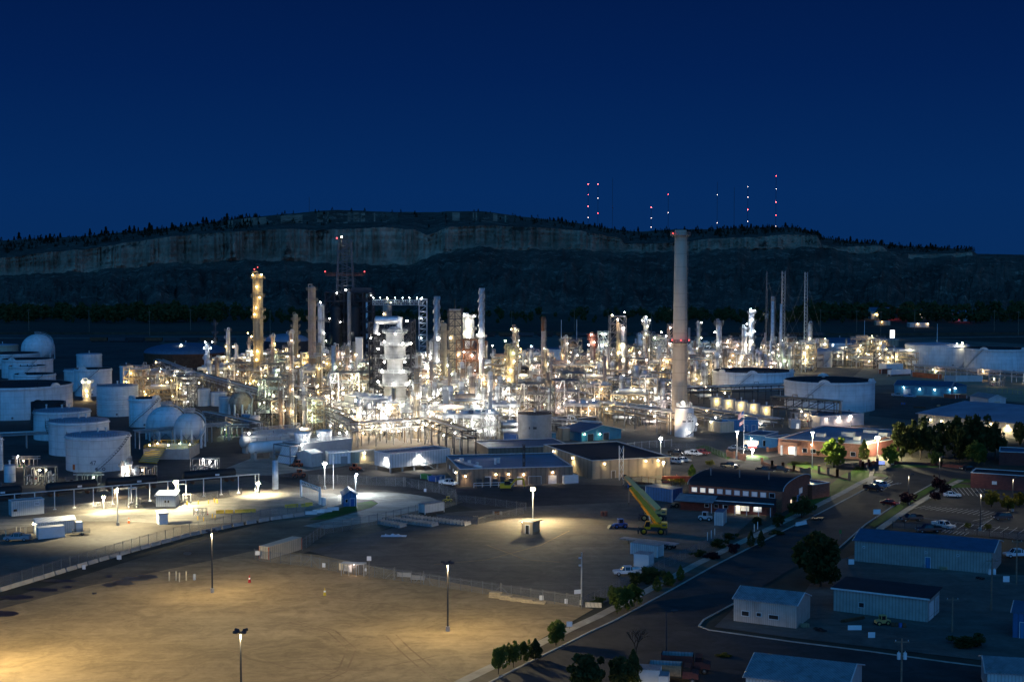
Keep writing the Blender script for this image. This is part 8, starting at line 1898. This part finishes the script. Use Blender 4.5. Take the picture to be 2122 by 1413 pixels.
# utility poles with transformers and wires
def upole(px, pb, pt, label, tr=True):
    p = G(px, pb); h = ZA(pt, p.y); t = thing('utility_pole', label, 'pole', p)
    MB().cyl((0,0,0), (0,0,h), .17, .11, 10).build('shaft', MAT['wood_pole'], t); MB().cbox(0, 0, h-.5, 2.2, .12, .14).build('crossarm', MAT['wood_pole'], t)
    if tr:
        for s in (-1, 1): MB().lathe([(.26,0),(.26,.9),(.2,.98)], 12, (s*.45, -.1, h-3.0)).cyl((s*.45, -.1, h-2.02), (s*.45, -.1, h-1.8), .05, n=6).build('transformer', MAT['trim'], t)
    m = MB()
    for s in (-.9, 0, .9): m.cyl((s, 0, h-.42), (s, 0, h-.22), .05, n=6)
    m.build('insulator', MAT['trim'], t); return Vector((p.x, p.y, h-.3))
w1 = upole(2054, 1265, 1156, "wooden utility pole with twin transformers near the machine shed"); w2 = upole(1867, 1470, 1322, "wooden utility pole with twin transformers at bottom edge"); w3 = upole(2106, 1210, 1117, "thin utility pole behind the long metal building", False); w4 = upole(1973, 1310, 1236, "short dark utility pole right of the machine shed", False)
def wires(a, b, label, n=3, sag=1.2, r=.018):
    t = thing('overhead_wire', label, 'wire', a); d = b-a; s = Vector((-d.y, d.x, 0)).normalized()
    for k in range(n):
        o = s*((k-(n-1)/2)*.8); pts = [o+d*(i/10)+Vector((0,0,-sag*4*(i/10)*(1-i/10))) for i in range(11)]; MB().path([tuple(q) for q in pts], r, 4).build('cable', MAT['steel_dark'], t)
wires(w1, w2, "overhead wires between the two transformer poles"); wires(w1, w3, "overhead wires from transformer pole to thin pole", 2); wires(w1, w4, "wire from transformer pole to short dark pole", 1)
# far power line
fl = []
for k, px in enumerate((60, 185, 310, 395, 560, 1060, 1190, 1260, 1350, 1700, 1775, 1825, 1895, 2060, 2110)):
    p = G(px, 690+(k % 3)*3); h = 22; t_ = thing('power_pole', "slim dark power pole in the far line before the wooded foot of the ridge", 'pole', p, 0, 'far power line poles'); MB().cyl((0,0,0), (0,0,h), .28, .16, 8).build('shaft', MAT['wood_pole'], t_); MB().cbox(0, 0, h-1.2, 3.6, .25, .25).build('crossarm', MAT['wood_pole'], t_); fl.append(Vector((p.x, p.y, h-1)))
for i in (5, 6, 7, 9, 10, 11, 12, 13): wires(fl[i], fl[i+1], ("far wires left of the paired monopoles", "far wires behind the paired monopoles", "far wires left of the tall chimney", "", "far wires beside the guyed masts", "far wires near the lit billboard", "far wires above the blue topped tank", "far wires over the right edge tanks", "far wires at the right edge")[i-5], 2, 2.5, .05)
# far road and railway
ribbon('road', [(-300, 700), (200, 700), (700, 697), (1100, 700), (1500, 702), (1850, 700), (2400, 694)], 0, 14, 'g_gravel', 0, .4)
ribbon('embankment', [(-300, 690), (300, 690), (800, 686), (1300, 690), (1800, 692), (2400, 688)], 0, 30, 'g_plain', -.5, 2.2)
for k in range(26):
    px = 205+k*38 if k < 8 else 1010+(k-8)*40; p = G(px, 709 if k < 8 else 698); t_ = thing('rail_wagon', "dark rail wagon standing in the far yard line", 'rail car', p, 0, 'rail wagons in the far yard'); MB().box(-7, 7, -1.4, 1.4, 1.1, 3.8).build('body', MAT[('rust', 'steel_dark', 'black')[k % 3]], t_); MB().box(-6, 6, -1, 1, .3, 1.1).build('undercarriage', MAT['black'], t_)
# radio masts on the ridge
def radio(px, pt, pb, lights, label):
    Y = 2900.; z0, z1 = ZA(pb, Y)-6, ZA(pt, Y); x = XA(px, Y); t = thing('radio_mast', label, 'mast', (x, Y, z0), 0, 'radio masts on the ridge'); h = z1-z0; m = MB(); w = .55
    for k in range(3): a = 2*pi*k/3; m.beam((w*cos(a), w*sin(a), 0), (w*cos(a), w*sin(a), h), .14)
    for i in range(int(h/4)):
        for k in range(3): a, b = 2*pi*k/3, 2*pi*(k+1)/3; m.beam((w*cos(a), w*sin(a), i*4), (w*cos(b), w*sin(b), i*4+4), .09)
    m.build('lattice', MAT['steel_dark'], t)
    for y, c in lights: key = ('beacon', c); TM[key] = TM.get(key) or MB().ball((0,0,0), .5, 8, 6).mesh('beacon', MAT['beacon_'+c.upper()]); o = link('beacon', TM[key], t, (0, -1.0, ZA(y, Y)-z0)); o.scale = (1.4,)*3 if c.isupper() and c == 'R' else (.9,)*3
radio(1218, 381, 470, ((382, 'R'), (404, 'r'), (428, 'R'), (451, 'w')), "leftmost radio mast with four red lights"); radio(1238, 381, 472, ((382, 'R'), (411, 'w'), (442, 'r')), "second radio mast close beside the leftmost"); radio(1268, 369, 476, (), "unlit black radio mast right of the lit pair"); radio(1348, 429, 480, ((430, 'R'), (452, 'w'), (471, 'w')), "shortest radio mast with one red top light"); radio(1383, 402, 480, ((403, 'r'), (441, 'w')), "thin radio mast just left of the chimney top"); radio(1484, 377, 478, ((404, 'w'), (462, 'w')), "radio mast with two faint lights right of chimney"); radio(1519, 388, 478, (), "faint unlit radio mast between two lit ones"); radio(1547, 386, 474, ((387, 'w'), (409, 'w'), (435, 'R'), (459, 'w')), "radio mast with large middle red light"); radio(1605, 363, 472, ((365, 'r'), (392, 'w'), (419, 'R'), (446, 'r'), (469, 'w')), "tallest rightmost radio mast"); radio(643, 408, 440, (), "tiny unlit mast on the ridge crest above derrick")
# ================================================================ TREES
for x, yb, yt, w_, l in ((1033, 1399, 1326, 46, "leafy street tree at the left end of the four tree group"), (1064, 1385, 1321, 40, "street tree second in the four tree group"), (1086, 1373, 1322, 32, "street tree third in the four tree group")): tree(x, yb, yt, w_, l, 'round', 'leaf', lsize=.045, n=3400)
tree(1109.5, 1368, 1323, 27, "dense egg shaped evergreen closing the four tree group", 'cone', 'leaf_dark', n=3000, lsize=.045)
tree(1152, 1339, 1279, 52, "round street tree alone beside the white sign", 'round', 'leaf', n=3400)
for x, yb, yt, w_, l in ((1279, 1274, 1204, 46, "leafy street tree nearest the camera pole"), (1299, 1267, 1206, 40, "middle tree of the kerb trio past camera pole"), (1314, 1258, 1199, 46, "rear tree of the kerb trio past camera pole")): tree(x, yb, yt, w_, l, 'round', 'leaf')
for x, yb, yt, w_, l in ((1362, 1228, 1193, 18, "small kerb tree first past the leafy trio"), (1386, 1216, 1184, 24, "small rounded kerb tree second past the leafy trio"), (1410, 1206, 1171, 16, "slim kerb tree third past the leafy trio")): tree(x, yb, yt, w_, l, 'cone', 'leaf', n=1800)
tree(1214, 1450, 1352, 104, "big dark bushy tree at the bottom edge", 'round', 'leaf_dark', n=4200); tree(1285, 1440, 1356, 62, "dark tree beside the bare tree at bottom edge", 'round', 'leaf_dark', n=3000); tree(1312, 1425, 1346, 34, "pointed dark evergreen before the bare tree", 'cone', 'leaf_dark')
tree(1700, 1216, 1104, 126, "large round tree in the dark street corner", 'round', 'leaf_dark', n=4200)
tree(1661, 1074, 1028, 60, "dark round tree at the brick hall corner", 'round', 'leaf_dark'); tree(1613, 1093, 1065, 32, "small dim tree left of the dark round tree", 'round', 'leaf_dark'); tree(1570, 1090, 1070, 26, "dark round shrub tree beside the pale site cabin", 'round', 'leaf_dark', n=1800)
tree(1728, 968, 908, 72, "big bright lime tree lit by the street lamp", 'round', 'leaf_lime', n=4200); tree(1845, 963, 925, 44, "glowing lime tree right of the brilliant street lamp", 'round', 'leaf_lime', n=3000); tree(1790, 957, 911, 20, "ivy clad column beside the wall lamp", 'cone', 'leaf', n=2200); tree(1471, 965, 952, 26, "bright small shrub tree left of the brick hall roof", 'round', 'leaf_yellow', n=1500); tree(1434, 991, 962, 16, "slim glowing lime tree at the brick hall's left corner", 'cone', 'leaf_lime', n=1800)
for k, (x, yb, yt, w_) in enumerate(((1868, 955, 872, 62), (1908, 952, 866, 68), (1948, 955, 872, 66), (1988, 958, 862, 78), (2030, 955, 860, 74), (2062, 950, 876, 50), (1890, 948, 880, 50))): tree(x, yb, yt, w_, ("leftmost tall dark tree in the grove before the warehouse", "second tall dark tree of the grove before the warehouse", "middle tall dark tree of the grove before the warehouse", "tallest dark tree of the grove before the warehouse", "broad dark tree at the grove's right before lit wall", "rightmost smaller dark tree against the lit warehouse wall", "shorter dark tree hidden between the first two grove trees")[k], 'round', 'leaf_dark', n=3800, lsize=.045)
tree(2024, 966, 913, 62, "rounded green tree in front of the dark grove", 'round', 'leaf'); tree(1940, 966, 930, 36, "small green tree under the dark grove", 'round', 'leaf', n=1800); tree(2112, 925, 872, 34, "dark tree at the right edge beside the lit wall", 'round', 'leaf_dark')
tree(1942, 1018, 984, 34, "purple leaved tree at the parking lot corner", 'round', 'leaf_purple'); tree(1958, 1026, 1000, 30, "dark purple tree right of the parking corner tree", 'round', 'leaf_purple'); tree(1938, 1038, 1016, 28, "low purple tree below the parking corner trees", 'round', 'leaf_purple'); tree(1882, 1046, 1019, 42, "wide purple tree on the kerb lawn", 'round', 'leaf_purple')
tree(2055, 1051, 1014, 42, "dim yellowing tree left in the parking lot", 'round', 'leaf_yellow'); tree(2088, 1061, 1022, 44, "bright yellowing tree in the parking lot", 'round', 'leaf_yellow'); tree(2112, 1052, 1018, 36, "yellowing tree at the parking lot's right edge", 'round', 'leaf_yellow'); tree(2006, 1096, 1081, 18, "small bush tree left of the double headed pole", 'round', 'leaf_yellow', n=1200); tree(2047, 1099, 1083, 20, "small bush tree right of the double headed pole", 'round', 'leaf_yellow', n=1200)
for x, yb, yt, w_, l in ((1352, 1205, 1166, 52, "big dark bush behind the blue white utility box"), (1322, 1215, 1180, 36, "dark bush left of the big dark bush"), (1300, 1255, 1232, 0, ""), (1490, 1134, 1110, 34, "dark planting bush left of the white posts"), (1512, 1116, 1100, 30, "dark planting bush behind the white posts"), (1520, 1145, 1120, 28, "reddish bush low in the street planting"), (1476, 1158, 1138, 30, "reddish bush farther down the street planting"), (1610, 1108, 1096, 28, "low bush under the small dim tree"), (1448, 1152, 1138, 26, "low shrub by the crane yard fence"), (1236, 1252, 1236, 34, "scrubby shrubs behind the lot corner barrier"), (1780, 974, 966, 26, "round clipped hedge shrubs by the gate drive"), (1648, 962, 954, 24, "clipped hedge on the gate lawn"), (1672, 962, 955, 14, "round clipped shrub right of gate hedge"), (1402, 1003, 988, 40, "autumn shrubs beside the red lit ramp"), (1700, 945, 930, 22, "dark shrub by the brick office wall"), (2010, 1340, 1310, 60, "thorny scrub beside the short dark pole"), (1501, 1362, 1352, 26, "dry tan grass tuft on the side street edge"), (1560, 1040, 1030, 0, "")):
    if w_: tree(x, yb, yt, w_, l, 'bush', 'leaf_purple' if 'reddish' in l else 'leaf_yellow' if ('autumn' in l or 'dry' in l) else 'leaf_dark', cat='shrub', name='shrub', n=1400, lsize=.07)
for x, l in ((1556, "left conical cypress shrub by the white posts"), (1577, "right conical cypress shrub by the white posts")): tree(x, 1136, 1098, 15, l, 'cone', 'leaf_dark', n=1500, name='cypress_shrub', cat='shrub')
# odds and ends round the sheds
def junk(px, pb, kd, label, seed):
    r = random.Random(seed); t = thing(kd, label, 'junk', G(px, pb), r.uniform(-.6, .6))
    if kd == 'pallet_stack':
        for z in range(5): MB().box(-.6, .6, -.5, .5, z*.16, z*.16+.03).box(-.6, -.5, -.5, .5, z*.16+.03, z*.16+.13).box(.5, .6, -.5, .5, z*.16+.03, z*.16+.13).box(-.05, .05, -.5, .5, z*.16+.03, z*.16+.13).build('pallet', MAT['timber'], t)
    elif kd == 'pipe_bundle':
        for k in range(9): MB().cyl((-2.5+r.uniform(-.4,.4), (k % 4)*.26, .13+(k//4)*.24), (2.5+r.uniform(-.4,.4), (k % 4)*.26, .13+(k//4)*.24), .12, n=8).build('pipe', MAT['rust'], t)
    elif kd == 'tyre_heap':
        for k in range(6): MB().lathe([(.25,0),(.48,.03),(.5,.12),(.48,.22),(.25,.25)], 14, (r.uniform(-.9,.9), r.uniform(-.6,.6), (k//3)*.26), caps=False).build('tyre', MAT['tyre'], t)
    else:
        for k in range(4): MB().lathe([(.3,0),(.3,.86),(.01,.87)], 12, (k*.66-1, r.uniform(-.2,.2), 0)).build('drum', MAT[r.choice(['blue','rust','steel'])], t)
for k, (x, y, kd, l) in enumerate(((1668, 1300, 'pallet_stack', "pallets stacked right of the rust roofed shed"), (1700, 1308, 'tyre_heap', "heap of old tyres between the two lower sheds"), (1770, 1287, 'pipe_bundle', "rusty pipes lying along the machine shed wall"), (1862, 1300, 'drum_row', "row of drums before the machine shed corner"), (1880, 1172, 'pallet_stack', "pallets against the long metal building, left group"), (1925, 1177, 'drum_row', "drums lined beside long metal building door"), (1955, 1181, 'pallet_stack', "pallets against the long metal building, right group"), (2035, 1200, 'tyre_heap', "tyres near the long metal building's right corner"), (1335, 1004, 'pipe_bundle', "scrap pipes on the sand before the tan building"), (1310, 1010, 'drum_row', "dark drums by the rusty fence near tan building"), (1390, 1016, 'pipe_bundle', "pipes lying behind the blue storage container"), (985, 1075, 'pallet_stack', "pallets at the grassy yard corner"), (1030, 1066, 'drum_row', "drums at the grassy yard corner fence"), (1800, 838, 'pipe_bundle', "pipes stored in the laydown yard before big tank"), (1905, 846, 'pipe_bundle', "pipes stored in the middle of laydown yard"), (1945, 842, 'pallet_stack', "pallets in the laydown yard left of gabled shed"), (1870, 838, 'drum_row', "drums in the laydown yard before workshop"))): junk(x, y, kd, l, k)
# bare tree
def bare(px, pb, pt, label):
    p = G(px, pb); h = ZA(pt, p.y); t = thing('bare_tree', label, 'tree', p); rd = random.Random(9); mb = MB(); tw = MB()
    def grow(a, d, l, r, n):
        b = a + d*l; (mb if r > .04 else tw).cyl(a, b, r, r*.7, 6 if r > .04 else 4)
        if n == 0: return
        for k in range(3 if n > 2 else 2):
            q = (d + Vector((rd.gauss(0,.42), rd.gauss(0,.42), rd.gauss(.12,.2)))).normalized(); grow(b, q, l*rd.uniform(.62,.85), r*.62, n-1)
    grow(Vector((0,0,0)), Vector((0,0,1)), h*.24, .16, 6); mb.build('trunk', MAT['bark'], t); tw.build('twigs', MAT['bark'], t)
bare(1318, 1368, 1277, "leafless grey tree at the street junction")
# pines along the ridge, each its own tree
pin = [(crown_mesh('crown', 'pine', MAT['leaf_pine'], 300, 70+k, .10), trunk_mesh(80+k, .8, .02, 0)) for k in range(3)]
def pine(px, Y, h, grp="pines along the ridge crest", lab="dark pine standing along the ridge skyline"):
    z = hill_z(px, Y)-.8; t = thing('pine_tree', lab, 'tree', (XA(px, Y), Y, z), R.uniform(0, 6), grp); c, k = R.choice(pin); w = h*R.uniform(.9, 1.25)
    link('crown', c, t).scale = (w, w, h); link('trunk', k, t).scale = (h*.8, h*.8, h)
for x0, x1, n in ((-40, 330, 62), (300, 540, 42), (1055, 1260, 30), (1290, 1500, 34), (1500, 1700, 46), (1690, 1840, 22), (1840, 2020, 24)):
    for _ in range(n): pine(R.uniform(x0, x1), R.choice((2640, 2600, 2550, 2480)), R.choice((4, 6, 7, 9, 13))*R.uniform(.8, 1.15) if x0 < 1000 else R.choice((3, 5, 6, 9))*R.uniform(.8, 1.15))
# wooded foot of the ridge: one far mass of trees
rd = random.Random(3); m = MB()
for _ in range(900):
    px = rd.uniform(-120, 2260); 
    if 700 < px < 1300 and rd.random() < .55: continue
    Y = rd.uniform(1500, 1760); h = rd.uniform(6, 15)*(1.25 if px > 1650 or px < 500 else .8); w = h*rd.uniform(.5, .9); c = Vector((XA(px, Y), Y, 0))
    for _ in range(70):
        d = Vector((rd.gauss(0,1), rd.gauss(0,1), rd.gauss(0,1))).normalized()*rd.uniform(.5, 1); q = c+Vector((d.x*w*.5, d.y*w*.5, h*.55+d.z*h*.48)); s = w*rd.uniform(.12, .24); a = Vector((rd.gauss(0,1), rd.gauss(0,1), rd.gauss(0,1))).normalized(); b = a.orthogonal().normalized()
        m.add([q+a*s, q+b*s*.7, q-a*s, q-b*s*.7], [(0,1,2,3)])
kind(m.build('woodland', MAT['leaf_dark']), 'stuff', "dark belt of trees along the foot of the ridge", 'woodland')
# scrub trees sprinkled on the slopes
for _ in range(36): 
    px = R.uniform(380, 2000); Y = R.uniform(2300, 2600); pine(px, Y, R.uniform(3, 7), "small scattered pines on the plateau", "small pine scattered over the ridge plateau")
rd = random.Random(4); m = MB()
for x0, x1, n in ((-80, 340, 210), (300, 540, 110), (1060, 1290, 60), (1285, 1500, 90), (1480, 1700, 150), (1690, 1850, 70), (1840, 2015, 80), (560, 1050, 26)):
    for _ in range(n):
        px = rd.uniform(x0, x1); Y = rd.uniform(2300, 2640); c = Vector((XA(px, Y), Y, hill_z(px, Y)-.5)); h = rd.uniform(4, 9); w = h*rd.uniform(.5, .8)
        for _ in range(34):
            t = rd.random(); a = rd.uniform(0, 6.28); q = c+Vector((w*.5*(1-t)*cos(a), w*.5*(1-t)*sin(a), h*(.1+.9*t))); s = w*rd.uniform(.14, .26); u = Vector((rd.gauss(0,1), rd.gauss(0,1), rd.gauss(0,1))).normalized(); b = u.orthogonal().normalized()
            m.add([q+u*s, q+b*s*.7, q-u*s, q-b*s*.7], [(0,1,2,3)])
kind(m.build('pine_wood', MAT['leaf_pine']), 'stuff', "dark pine wood covering the ridge plateau", 'woodland')
# wheel tracks worn into the lot
m = MB()
for pts in (((800,1318),(830,1350),(870,1385),(915,1425)), ((820,1315),(850,1345),(890,1378),(938,1415)), ((600,1290),(680,1310),(720,1345),(700,1390),(620,1425)), ((616,1288),(696,1308),(738,1345),(718,1392),(640,1428)), ((520,1225),(640,1232),(780,1250),(930,1268)), ((470,1345),(600,1385),(760,1390),(900,1360)), ((120,1290),(260,1262),(420,1252),(560,1262)), ((1010,1130),(1090,1160),(1160,1165)), ((900,1170),(1010,1160),(1120,1130),(1180,1100))):
    P = [G(*q) for q in pts]
    for a, b in zip(P, P[1:]): d = (b-a).normalized(); n = Vector((d.y, -d.x, 0))*.16; m.add([(q.x, q.y, .10) for q in (a-n, b-n, b+n, a+n)], [(0,1,2,3)])
gmat('g_rut', (.35,.245,.14), (.26,.18,.10), .08, 1.5)
kind(m.build('tyre_tracks', MAT['g_rut']), 'structure')
# ---------------------------------------------------------------- label check
for o in COL.objects:
    if o.parent is None and o.get("label") and o.get("kind") is None: o["kind"] = "thing"
seen = {}
for o in COL.objects:
    if o.parent is None and o.get("label") and o.get("kind") == "thing": seen.setdefault(o["label"], []).append(o)
for l_, os_ in seen.items():
    if len(os_) > 1 and len({o.get("group") for o in os_}) != 1 or (len(os_) > 1 and not os_[0].get("group")): print("DUP", l_, len(os_))
    n_ = len(l_.split())
    if not 4 <= n_ <= 16: print("LEN", n_, l_)
